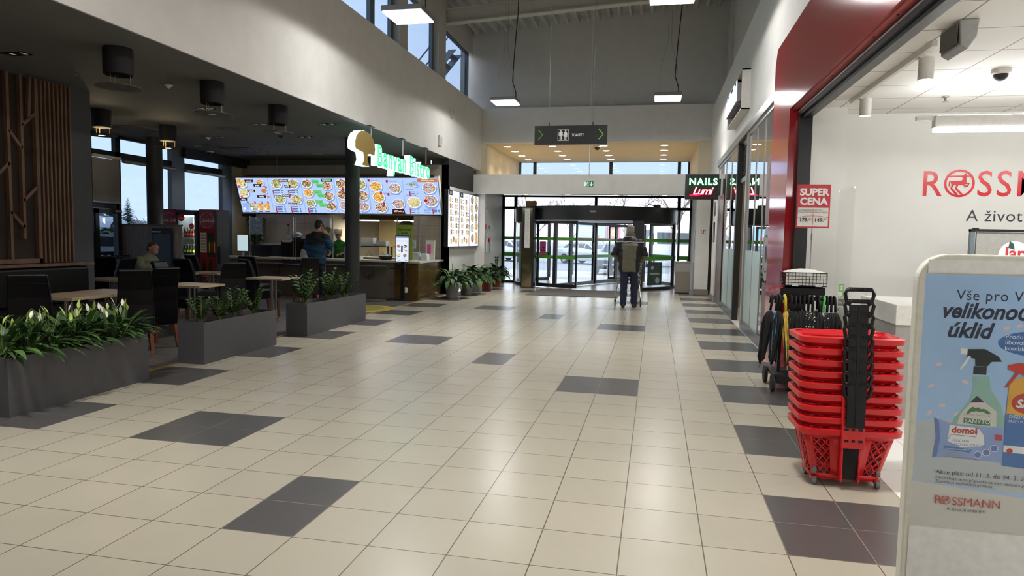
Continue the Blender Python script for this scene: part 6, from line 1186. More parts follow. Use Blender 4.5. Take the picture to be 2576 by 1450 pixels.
# ================================================================ right side: salon front, shop portal, shop things
mat('red_gloss', '#a51622', .13, coat=.6, var=0); mat('red_soffit', '#b04a48', .3, var=0); mat('black_track', '#1b1c1f', .35, .3); mat('frosted', '#b4c5c0', .35, var=.02, spec=.35); mat('stone_print', '#6d5a55', .4, var=.5, scale=5); mat('curtain', '#8f7a3e', .8, var=.25, scale=30); mat('chair_cloth', '#c5bba6', .8); mat('logo_red', '#c01c26', .25, var=0)
mat('basket_red', '#c8141c', .35, var=.03); mat('plastic_black', '#0e0e10', .45, spec=.3); mat('caster_grey', '#6d6f70', .5); mat('white_gloss', '#e6e4dd', .3); mat('panel_grey', '#9d9a94', .5); mat('steel_strip', '#b9b7b0', .3, .9)
def salon_front():
    X = 3.22
    tag(MB().box(X-.03, X+.07, 6.9, 15.35, 3.38, 3.515).build('storefront_header', 'alu', bev=.004), 'long metal header beam over the glass front of the nail salon', 'header')
    def pane(k, a, b, frost, label=None):
        m = MB(); w_ = .016
        m.box(X+.01, X+.035, a, a+w_, 0, 3.38).box(X+.01, X+.035, b-w_, b, 0, 3.38).box(X, X+.06, a, b, 0, .14).box(X, X+.06, a, b, 3.32, 3.38)
        w = struct(m.build('window_%d' % k, 'alu')); MB().box(X+.02, X+.03, a+w_, b-w_, .14, 3.32).build('pane', 'glass_shop', w)
        if frost: MB().box(X+.015, X+.018, a+w_, b-w_, .14, 1.37).build('frosted_film', 'frosted', w)
    pane(50, 6.92, 7.95, False); pane(51, 7.95, 8.78, True); pane(52, 8.78, 9.68, True); pane(53, 11.25, 12.35, True); pane(54, 12.35, 13.5, True); pane(55, 13.5, 15.3, False)
    for k, (a, b, x1) in enumerate(((9.68, 9.85, .1), (11.08, 11.25, .1))): sbox('trim_%d' % (40+k), 'black_frame' if k else 'alu', X-.01, X+x1, a, b, 0, 3.38)
    for a, b in ((6.9, 9.7), (11.1, 15.3)): sbox('baseboard_salon_%s' % ('near' if a < 8 else 'far'), 'tile_dark', X-.012, X, a, b, 0, .16)
    for k, (a, b, zs, l) in enumerate(((7.05, 7.5, ((.2, .95), (1.75, 2.7)), 'near'), (13.7, 15.0, ((.15, 1.0), (1.0, 1.85), (1.85, 2.6)), 'far'))):
        for q, (z0, z1) in enumerate(zs): tag(MB().box(X-.006, X-.002, a, b, z0, z1).build('window_poster', 'stone_print'), 'brown stone patterned poster on the %s salon window, %s' % (l, ('lowest', ('upper' if k == 0 else 'middle'), 'topmost')[q]), 'poster')
    a = Art(); a.disc(0, 0, .3, .38, 0); a.ring(0, 0, .24, .26, 1); a.disc(0, 0, .1, .12, 1); tag(a.build('round_window_sign', ['lamp_grey', 'print_ink'], loc=(X-.004, 7.3, 1.35), rot=(0, 0, R_(-90))), 'round grey emblem sticker on the salon window beside the red portal', 'sticker')
    for z, h, l in ((2.35, .35, 'upper black opening hours sign on the white post'), (1.75, .5, 'lower black opening hours sign on the white post')): tag(MB().box(3.19, 3.199, 15.5, 15.95, z-h/2, z+h/2).build('post_sign', 'sign_black'), l, 'sign')
    t = thing('roller_grille', 'raised roller grille in the open salon doorway', 'grille', (X+.08, 9.86, 0)); m = MB()
    for k in range(7): m.tube([(0, .05, 3.3-.09*k), (0, 1.18, 3.3-.09*k)], .01, 5)
    for k in range(7):
        for q in range(8): m.tube([(0, .1+.155*q+.07*(k % 2), 3.3-.09*k), (0, .1+.155*q+.07*(k % 2), 3.21-.09*k)], .008, 5)
    m.build('lattice', 'plastic_black', t); MB().box(-.03, .03, 0, 1.22, 2.62, 2.7).build('bottom_rail', 'alu', t)
    t = thing('salon_chair', 'beige upholstered chair with black legs in the salon doorway', 'chair', (4.0, 10.9, 0)); t.rotation_euler = (0, 0, R_(60))
    MB().rings([[(.24*math.cos(a), .24*math.sin(a), z) for a in [2*math.pi*i/16 for i in range(16)]] for z in (.42, .52)]).build('seat', 'chair_cloth', t, bev=.02); MB().sheet(lambda u, v: (.26*math.cos(3.5+u*2.4), .26*math.sin(3.5+u*2.4)-.02*v, .5+.42*v), 14, 3).build('backrest', 'chair_cloth', t).modifiers.new('thick', 'SOLIDIFY').thickness = .05
    for x in (-1, 1):
        for y in (-1, 1): MB().tube([(x*.12, y*.12, .43), (x*.2, y*.2, 0)], [.018, .011], 8).build('leg', 'plastic_black', t)
    t = thing('curtain', 'gold brown curtain on rings behind the salon doorway', 'curtain', (4.6, 12.4, 0)); m = MB(); m.sheet(lambda u, v: (.0+.05*math.sin(u*50), -1.6+3.2*u, .05+2.1*v), 120, 1); m.build('cloth', 'curtain', t, smooth=True); MB().tube([(0, -1.7, 2.2), (0, 1.7, 2.2)], .015, 8).build('rod', 'plastic_black', t)
    for k in range(14): MB().lathe([(.03, -.006), (.036, 0), (.03, .006)], 10, M=Matrix.Translation((0, -1.55+.24*k, 2.19)) @ Matrix.Rotation(R_(90), 4, 'X'), cap0=False, cap1=False).build('ring', 'brass_trim', t)
    t = thing('salon_cabinet', 'low dark cabinet in the salon behind the curtain edge', 'cabinet', (4.3, 13.2, 0)); MB().box(-.25, .25, -.4, .4, .0, 1.25).build('body', 'black_wall', t, bev=.01); MB().box(-.27, .27, -.42, .42, 1.25, 1.28).build('top', 'white_gloss', t)
    light('salon_light', 'AREA', (0, 0, 3.3), P_NAIL, thing('salon_ceiling_lamp', 'square ceiling lamp inside the nail salon', 'ceiling light', (4.9, 10.5, 0)), (1, .93, .8), 1.2)
    MB().box(-.6, .6, -.6, .6, 3.31, 3.39).build('housing', 'lamp_white', bpy.data.objects['salon_ceiling_lamp'])
salon_front()
def box_sign():
    t = thing('projecting_box_sign', 'white frame sign on the right bulkhead with glowing block letters', 'shop sign', (3.22, 9.77, 3.78)); L_, H = 2.25, .68
    MB().box(-.145, 0, 0, .02, 0, H).box(-.145, 0, L_-.02, L_, 0, H).box(-.145, 0, 0, L_, 0, .02).box(-.145, 0, 0, L_, H-.02, H).build('frame', 'lamp_white', t); MB().box(-.02, 0, .02, L_-.02, .02, H-.02).build('back_panel', 'red_soffit', t)
    glow('letter_blue', '#cfe4ff', 1.5)
    for k in range(9):
        y0 = .16+.215*k; h = (.36, .3, .36, .3, .3, .36, .3, .36, .3)[k]
        m = MB(); m.box(-.2, -.05, y0, y0+.05, .17, .17+h).box(-.2, -.05, y0+.1, y0+.15, .17, .17+h).box(-.2, -.05, y0, y0+.15, .17+h-.05, .17+h)
        o = m.build('block_letter', 'lamp_grey', t); MB().box(-.206, -.2, y0, y0+.05, .17, .17+h).box(-.206, -.2, y0+.1, y0+.15, .17, .17+h).box(-.206, -.2, y0+.05, y0+.1, .17+h-.05, .17+h).build('letter_face', 'letter_blue', o)
box_sign()
def portal():
    t = thing('shop_portal', 'glossy red shop portal frame around the wide drugstore opening', 'portal', (3.17, 0, 0))
    MB().box(0, .225, 5.74, 6.88, 0, 3.03).build('jamb', 'red_gloss', t); m = MB(); m.prism([(-9, 3.03), (6.88, 3.03), (6.88, 3.78), (6.76, 3.96), (-9, 3.96)], .045, M=Matrix(((0, 1, 0, 0), (1, 0, 0, 0), (0, 0, 1, 0), (0, 0, 0, 1)))); m.build('fascia', 'red_gloss', t, recalc=True)
    MB().box(.03, .09, -9, 5.74, 3.018, 3.03).build('soffit_strip', 'red_soffit', t); MB().box(.09, .24, -9, 5.72, 2.94, 3.02).box(.12, .2, -9, 5.7, 2.9, 2.94).build('shutter_track', 'black_track', t); MB().box(.084, .09, -9, 5.72, 2.98, 2.995).build('steel_edge', 'steel_strip', t)  # soffit strip's red is paled to pink for the light on it
    MB().box(.09, .225, 5.62, 5.74, 0, 2.94).build('shutter_guide', 'black_track', t)
    for y in (1.2, 2.4, 2.9, 4.1): MB().cyl(.06, y, 3.012, 3.018, .008, 8).build('screw', 'plastic_black', t)
portal()
def wall_logo():
    # wall lettering and the round emblem
    def emblem(a, x, z, r, mi):
        a.ring(x, z, r*.84, r, mi)
        P = lambda pts: a.poly([(x+r*p, z+r*q) for p, q in pts], mi); Ln = lambda pts, w: a.line([(x+r*p, z+r*q) for p, q in pts], w*r, mi)
        Ln([(-.72, .5), (.75, .52)], .09); P([(.12, .48), (.42, .6), (.46, .02), (.18, -.12), (.1, .14), (.22, .34)]); Ln([(.25, .5), (.42, .68)], .12)
        P([(-.5, .16), (.18, .2), (.42, .02), (.2, -.12), (-.5, -.12), (-.58, .04)]); Ln([(-.5, .14), (-.66, .1), (-.66, -.22)], .09); Ln([(.36, .0), (.62, -.02), (.5, -.24)], .11); Ln([(.2, -.06), (.44, -.2), (.34, -.28)], .1)
        Ln([(-.42, -.1), (-.52, -.36), (-.1, -.84)], .13); Ln([(-.12, -.1), (-.22, -.36), (.22, -.82)], .13)
    t = thing('wall_logo', 'large red shop name lettering with a round emblem on the white shop wall', 'wall lettering', (4.69, 6.098, 2.08))
    a = Art(); x = 0
    for ch in 'RSSMANN':
        a = Art(); a.text(ch, 0, 0, .41, 0, sx=.9, bold=.002); w = max(p[0] for p in a.v); a.build('letter', ['logo_red'], t, loc=(x, 0, 0)); x = .575 if ch == 'R' else x+w+.035
    a = Art(); emblem(a, .4, .142, .158, 0); a.build('round_emblem', ['logo_red'], t); a = Art(); a.text('A život je krásnější', .49, -.285, .185, 0, sp=1.06); a.build('slogan', ['print_ink'], t); return emblem
EMBLEM = wall_logo()
def shop_things():
    t = thing('drawer_cabinet', 'low white drawer cabinet against the shop wall behind the baskets', 'cabinet', (3.88, 5.72, 0)); MB().box(0, 1.6, 0, .36, 0, .745).build('body', 'white_gloss', t, bev=.003); MB().box(-.01, 1.61, -.015, .37, .745, .775).build('top', 'white_gloss', t)
    for k in range(3):
        for q in range(3):
            d = MB().box(.02+.53*k, .53+.53*k, -.018, 0, .05+.232*q, .27+.232*q).build('drawer', 'white_gloss', t, bev=.003); MB().sphere((.275+.53*k, -.026, .16+.232*q), .012, 10, 8).build('knob', 'chrome', d)
    MB().box(.2, .5, .08, .3, .776, .779).build('paper_sheet', 'paper', t)
    t = thing('cash_desk', 'white topped cash desk with a grey side behind the poster stand', 'desk', (3.78, 3.8, 0)); MB().box(0, 1.3, 0, 1.0, 0, .82).build('body', 'panel_grey', t, bev=.003); MB().box(-.01, 1.32, -.02, 1.02, .82, .995).build('top', 'white_gloss', t, bev=.005)
    t = thing('brand_display', 'grey framed display stand with a round white label beyond the poster stand', 'display stand', (4.96, 5.4, 0)); MB().box(0, .04, 0, .05, 0, 1.69).build('post', 'alu_frame', t); MB().box(1.2, 1.24, 0, .05, 0, 1.69).build('post', 'alu_frame', t); MB().box(.06, 1.18, .01, .04, 0, 1.66).build('panel', 'panel_grey', t); MB().box(0, 1.24, -.01, .06, 1.665, 1.69).build('top_bar', 'black_frame', t); MB().cyl(.05, .02, 1.69, 1.7, .03, 12).build('cap', 'plastic_black', t)
    a = Art(); a.disc(.42, 1.42, .16, mi=1); a.disc(.42, 1.42, .15, mi=0); a.text('Jar', .42, 1.39, .17, 2, align='CENTER', bold=.004); a.poly([(.36, 1.5), (.42, 1.48), (.41, 1.54), (.37, 1.57)], 3); a.build('round_label', ['print_white', 'panel_grey', 'print_red', 'dark_green_paper'], t, loc=(0, .009, 0))
    a = Art(); a.rect(0, .09, 0, .16, 0); a.disc(.045, .045, .03, mi=1); [a.disc(.025+.04*(k % 2), .1+.035*(k//2), .014, mi=1) for k in range(4)]; tag(a.build('green_notice', ['sign_green', 'print_white'], loc=(3.84, 6.095, .87)), 'small green notice with white circles on the shop wall', 'notice')
    a = Art(); a.rect(0, .09, 0, .14, 0); a.text('ČTK', .012, .08, .03, 1); a.rect(.01, .07, .03, .05, 1); tag(a.build('dark_notice', ['sign_black', 'print_white'], loc=(3.85, 6.095, .72)), 'small black notice under the green one on the shop wall', 'notice')
    tag(MB().box(3.70, 3.712, 5.0, 5.6, .4, 2.1).build('clear_partition', 'screen_glass'), 'clear upright partition panel beside the shop wall pier', 'partition')
shop_things()
# ---------------------------------------------------------------- stack of red baskets
def basket_proto():
    t = thing('rolling_basket', '', 'shopping basket', group='stacked red rolling baskets'); H = .375
    def rr_(u, hw, hd, r):
        """point on a rounded rectangle, u in 0..1 from the front centre"""
        a, b = hw-r, hd-r; segs = [(a, 0), (math.pi*r/2, 1), (2*b, 2), (math.pi*r/2, 3), (2*a, 4), (math.pi*r/2, 5), (2*b, 6), (math.pi*r/2, 7), (a, 8)]; s = u*sum(q[0] for q in segs)
        for L_, k in segs:
            if s <= L_ or k == 8: break
            s -= L_
        th = s/r
        return ((s, -hd), (a+r*math.sin(th), -b-r*math.cos(th)), (hw, -b+s), (a+r*math.cos(th), b+r*math.sin(th)), (a-s, hd), (-a-r*math.sin(th), b+r*math.cos(th)), (-hw, b-s), (-a-r*math.cos(th), -b-r*math.sin(th)), (-a+s, -hd))[k]
    def pt(u, v):
        hw, hd = .205+.075*v, .125+.062*v; x, y = rr_(u % 1, hw, hd, .075); return (x, y, .045+(H-.045)*v)
    m = MB()
    def band(v0, v1, n=72, u0=0, u1=1): m.sheet(lambda u, v: pt(u0+(u1-u0)*u, v0+(v1-v0)*v), n, 1)
    band(0, .1); band(.82, 1.0)
    for u0, u1 in ((-.075, .075), (.135, .17), (.235, .28), (.36, .4), (.47, .53), (.6, .64), (.72, .765), (.83, .865)): m.sheet(lambda u, v: pt(u0+(u1-u0)*u, .1+.72*v), 4, 4)
    for a, b in ((.075, .135), (.17, .235), (.28, .36), (.4, .47), (.53, .6), (.64, .72), (.765, .83), (.865, .925)):
        for k in range(5):
            for sg in (1, -1):
                v0 = .1+.72*k/4-.18; 
                def strip(u, v): vv = v0+sg*(.34*(u-.5))+.18+.035*(v-.5); return pt(a+(b-a)*u, min(.82, max(.1, vv+.0)))
                m.sheet(strip, 4, 1)
    body = m.build('body', 'basket_red', t, smooth=True); s = body.modifiers.new('thick', 'SOLIDIFY'); s.thickness = .004
    MB().rings([[(rr_(i/40, .2, .12, .075)[0], rr_(i/40, .2, .12, .075)[1], z) for i in range(40)] for z in (.04, .05)]).build('floor_plate', 'basket_red', t)
    rg = []
    for dx, z in ((.0, H-.028), (.019, H-.032), (.022, H), (.0, H+.006), (-.004, H)): rg.append([(*rr_(i/104, .28+dx, .187+dx, .08), z) for i in range(104)])
    m = MB(); m.rings(rg, cap0=False, cap1=False); m.build('rim', 'basket_red', t, smooth=True, sharp=40)
    MB().box(-.065, .065, -.225, -.19, .27, H+.025).box(-.055, -.045, -.2, -.15, .05, .27).box(.045, .055, -.2, -.15, .05, .27).build('handle_socket', 'basket_red', t, bev=.004)
    for x in (-.04, 0, .04): MB().box(x-.012+.004*(x == 0), x+.012-.004*(x == 0), -.227, -.224, .31, .325).build('socket_slot', 'plastic_black', t)
    MB().rings([[(x*.045, y, z) for x, y in ((-1, -.196+o), (1, -.196+o), (1, -.17+o), (-1, -.17+o))] for z, o in ((.06, .025), (.29, -.012))]).build('lower_track', 'plastic_black', t)
    MB().box(-.052, .052, -.252, -.23, H+.03, .585).box(-.006, .006, -.255, -.251, H+.03, .57).build('handle_column', 'plastic_black', t, bev=.004)
    MB().tube([(x, -.243, z) for x, z in ((-.05, .585), (-.07, .6), (-.08, .65), (-.07, .672), (0, .676), (.07, .672), (.08, .65), (.07, .6), (.05, .585))], .011, 8).build('handle_grip', 'plastic_black', t, smooth=True)
    m = MB(); [m.box(-.06+.012*k, -.054+.012*k, -.256, -.232, .664, .688) for k in range(11)]; m.build('grip_ribs', 'plastic_black', t)
    return t
def wheels(t, a=.185, b=.1):
    for x, y in ((-a, -b), (a, -b), (-a, b), (a, b)):
        c = MB().box(x-.016, x+.016, y-.02, y+.02, .03, .055).build('caster_fork', 'basket_red', t); MB().lathe([(.008, -.012), (.026, -.011), (.026, .011), (.008, .012)], 16, M=Matrix.Translation((x, y-.012, .026)) @ Matrix.Rotation(R_(90), 4, 'Y')).build('wheel', 'caster_grey', c, smooth=True, sharp=40)
bp = basket_proto(); BL = ['bottom red basket of the stack, its lattice sides and wheels in full view']+['red basket in the stack, %s' % s for s in ('second from the bottom', 'third from the bottom', 'fourth from the bottom', 'fifth from the bottom, the middle one', 'fourth from the top', 'third from the top', 'second from the top')]+['topmost red basket of the stack, open with the highest black handle']
for k in range(9):
    o = bp if k == 0 else dup(bp); o.location = (2.925-.002*k, 2.0, .0705*k); o.rotation_euler = (0, 0, R_(2)); o['label'] = BL[k]
    wheels(o) if k == 0 else wheels(o, .15, .07)
# ---------------------------------------------------------------- umbrella stand
def umbrella_stand():
    X, Y = 3.22, 4.85
    t = thing('umbrella_stand', 'black wheeled umbrella stand with a wire basket on top', 'umbrella stand', (X, Y, 0))
    MB().box(-.27, .27, -.28, .28, .13, .17).box(-.27, .27, -.3, -.26, .1, .19).build('platform', 'plastic_black', t, bev=.004)
    for x in (-.29, .29):
        for y in (-.24, .24): MB().lathe([(.03, -.018), (.085, -.016), (.09, 0), (.085, .016), (.03, .018)], 20, M=Matrix.Translation((x, y, .09)) @ Matrix.Rotation(R_(90), 4, 'Y')).build('wheel', 'tyre', t, smooth=True, sharp=40)
    m = MB()
    for x in (-.2, .2): m.box(x-.015, x+.015, -.015, .015, .17, 1.06)
    m.build('upright', 'plastic_black', t); m = MB()
    for y in (-.1, .1): m.tube([(-.3, y, .94), (.3, y, .94)], .011, 8)
    m.build('hanging_rail', 'plastic_black', t)
    m = MB(); m.box(-.18, .18, -.05, -.03, .98, 1.07).box(-.18, .18, -.05, .05, 1.05, 1.07); [m.box(x-.02, x+.02, -.052, -.028, .94, 1.0) for x in (-.16, -.02, .14)]; m.build('crate_support', 'plastic_black', t)
    m = MB(); w, d, z0, z1 = .2, .14, 1.075, 1.21
    for k in range(13): x = -w+2*w*k/12; m.tube([(x, -d, z1), (x, -d, z0), (x, d, z0), (x, d, z1)], .0022, 4)
    for k in range(9): y = -d+2*d*k/8; m.tube([(-w, y, z1), (-w, y, z0), (w, y, z0), (w, y, z1)], .0022, 4)
    for k in range(5): z = z0+(z1-z0)*k/4; m.tube([(-w, -d, z), (w, -d, z), (w, d, z), (-w, d, z), (-w, -d, z)], .0025 if k < 4 else .004, 4)
    m.build('wire_basket', 'plastic_black', t)
    for x, z in ((.03, 1.19), (-.1, 1.085), (.12, 1.085)): MB().box(x-.03, x+.03, -d-.008, -d-.004, z-.012, z+.016).build('price_tag', 'acrylic', t)
    q = random.Random(8); tag(MB().sheet(lambda u, v: (.4*u-.2, .27*v-.135, (.0+.012*q.random()+.035*math.sin(u*3.1)*math.sin(v*3.1))), 24, 14).sheet(lambda u, v: (.38*u-.19, -.13+.005*math.sin(u*20), -.12+.12*v), 12, 2).build('white_towels', 'paper', loc=(X, Y, 1.205), smooth=True), 'white folded goods heaped in the wire basket on the umbrella stand', 'goods')
    s = thing('price_sign', 'red framed SUPER CENA price sign on a thin pole above the umbrellas', 'price sign', (X+.06, Y-.02, 1.2)); MB().tube([(0, .01, 0), (0, .01, .5)], .005, 6).build('pole', 'wire_steel', s); MB().cyl(0, .01, .34, .41, .008, 8).build('pole_clip', 'wire_steel', s)
    M = Matrix.Rotation(R_(2), 4, 'Y'); f = MB(); f.box(-.16, .16, 0, .012, .465, .905); f.build('frame', 'print_red', s, bev=.01)
    a = Art(); a.rect(-.145, .145, .48, .67, 0); a.rect(-.148, .148, .68, .89, 1); a.text('SUPER', .003, .795, .098, 2, align='CENTER', bold=.004); a.text('CENA', 0, .702, .098, 2, align='CENTER', bold=.004)
    a.rect(-.002, .002, .49, .66, 1); a.text('AUTOMATICKÝ', -.142, .636, .022, 3, sx=.9); a.text('SKLÁDACÍ DEŠTNÍK', -.142, .618, .016, 3, sx=.95); a.text('DĚTSKÝ', .008, .636, .022, 3); a.text('SKLÁDACÍ DEŠTNÍK', .008, .618, .016, 3, sx=.9)
    a.line([(-.145, .57), (-.07, .585), (0, .588), (.07, .585), (.145, .57)], .004, 1); a.text('179.', -.13, .53, .052, 3, bold=.001); a.text('00', -.043, .545, .028, 3); a.text('149.', .012, .53, .052, 3, bold=.001); a.text('00', .1, .545, .028, 3)
    a.build('print', ['paper', 'print_red', 'print_white', 'print_ink'], s, loc=(0, 0, 0))
    mat('umb_black', '#131315', .7, bump=.2, scale=40); mat('umb_blue', '#5f93b8', .6, var=.7, scale=25); mat('umb_yellow', '#e2b94e', .6, var=.35, scale=22); mat('umb_dots', '#131315', .7); mat('umb_clear', '#aeb5bb', .35); mat('hook_yellow', '#e6d93c', .4); mat('hook_green', '#57c95f', .4); mat('umb_orange', '#d97f3c', .6, var=.4, scale=20)
    nt = MATS['umb_dots'].node_tree; v = nt.nodes.new('ShaderNodeTexVoronoi'); v.inputs['Scale'].default_value = 38; tc = nt.nodes.new('ShaderNodeTexCoord'); lt = nt.nodes.new('ShaderNodeMath'); lt.operation = 'LESS_THAN'; lt.inputs[1].default_value = .26; mx = nt.nodes.new('ShaderNodeMixRGB'); mx.inputs[1].default_value = (.008, .008, .009, 1); mx.inputs[2].default_value = (.75, .75, .72, 1)
    nt.links.new(tc.outputs['Object'], v.inputs['Vector']); nt.links.new(v.outputs['Distance'], lt.inputs[0]); nt.links.new(lt.outputs[0], mx.inputs[0]); nt.links.new(mx.outputs[0], nt.nodes['Principled BSDF'].inputs['Base Color'])
    def umbrella(x, y, lean, fab, hook, label, L_=.7, fat=1.0, loose=0, rz=0):
        u = thing('umbrella', label, 'umbrella', (x, y, .94), R_(rz), 'umbrellas hanging on the stand'); u.rotation_euler = (0, R_(lean), R_(rz))
        MB().tube([(0, .045, -.05), (0, .042, .0), (0, .03, .026), (0, .0, .036), (0, -.03, .026), (0, -.042, -.005), (0, -.042, -.12)], .0125, 8).build('hook_handle', hook, u, smooth=True)
        MB().tube([(0, -.042, -.12), (0, -.042, -L_-.02)], .005, 6).build('shaft', 'wire_steel', u)
        m = MB(); n = 32; rs = []
        for z, r, e in ((-.13, .018, 0), (-.16, .03, .25), (-.22, .042, .35), (-.34, .04, .3), (-.5, .03, .25), (-.62, .02, .2), (-L_, .009, 0)):
            z = z*L_/.7 if z > -.65 else z; rs.append([(fat*r*(1+e*math.cos(8*a+z*6))*math.cos(a), -.042+fat*r*(1+e*math.cos(8*a+z*6))*math.sin(a), z) for a in [2*math.pi*i/n for i in range(n)]])
        m.rings(rs); m.build('folded_canopy', fab, u, smooth=True)
        if loose:
            m = MB()
            for k in range(4): a = k*1.57+.4; m.add([(0, -.042, -.2), (.075*math.cos(a), -.042+.075*math.sin(a), -.25), (.05*math.cos(a+.3), -.042+.05*math.sin(a+.3), -.62), (.02*math.cos(a), -.042+.02*math.sin(a), -L_+.02)], [(0, 1, 2, 3)])
            m.build('loose_folds', fab, u)
        MB().cyl(0, -.042, -L_-.045, -L_, .006, 8).build('tip', hook if hook != 'plastic_black' else 'wire_steel', u); MB().box(-.016, .016, -.06, -.056, -.2, -.18).build('strap', 'paper' if fab == 'umb_dots' else fab, u)
    yf = Y-.1
    L0 = [(-.31, 8, 'umb_black', 'plastic_black', 'black umbrella at the far left of the stand, swinging outward', 1.1, 1), (-.265, 3, 'umb_blue', 'plastic_black', 'blue flowered umbrella with a blue tip at the left of the stand', .8, 0), (-.235, 5, 'umb_black', 'plastic_black', 'loosely folded black umbrella between the blue and the yellow one', 1.2, 1), (-.185, -4, 'umb_yellow', 'hook_yellow', 'yellow and orange patterned umbrella with a yellow hook', .9, 0),
          (-.125, 1, 'umb_black', 'plastic_black', 'black umbrella first to the right of the yellow hook', 1, 1), (-.085, 1, 'umb_black', 'plastic_black', 'black umbrella second to the right of the yellow hook', 1, 0), (-.045, 1, 'umb_black', 'plastic_black', 'black umbrella third to the right of the yellow hook', 1, 0), (-.005, 0, 'umb_black', 'plastic_black', 'black umbrella fourth to the right of the yellow hook', 1, 0), (.035, 0, 'umb_dots', 'plastic_black', 'black umbrella with white dots, left one of the middle pair', 1, 0), (.075, 0, 'umb_dots', 'plastic_black', 'black umbrella with white dots, right one of the middle pair', 1, 0),
          (.135, -2, 'umb_black', 'plastic_black', 'black umbrella just left of the green hook', 1.1, 1), (.185, 4, 'umb_clear', 'hook_green', 'pale umbrella with a bright green hook', .6, 0), (.215, 1, 'umb_dots', 'plastic_black', 'dotted black umbrella right of the green hook', 1.15, 0), (.25, -1, 'umb_black', 'plastic_black', 'black umbrella second from the right end of the stand', 1.1, 1), (.285, -3, 'umb_black', 'plastic_black', 'black umbrella at the right end of the stand', 1.1, 1)]
    for x, le, fb, hk, l, ft, lo in L0: umbrella(X+x, yf, le, fb, hk, l, .68, ft, lo)
    for k, x in enumerate((-.2, -.08, .05, .18)): umbrella(X+x, Y+.1, 0, 'umb_black', 'plastic_black', 'black umbrella on the rear rail of the stand, %s' % ('leftmost', 'second from the left', 'third from the left', 'rightmost')[k], .7, 1.1, 0, 180)
    g = thing('wrist_loop', 'thin red cord loop at the upper left of the umbrella stand', 'cord', (X-.24, Y-.12, 1.03)); MB().tube([(.03, 0, .03), (-.04, 0, .04), (-.11, 0, -.0), (-.1, 0, -.03), (-.03, 0, .0), (.03, 0, .03)], .004, 5).build('loop', 'red_plastic', g)
umbrella_stand()
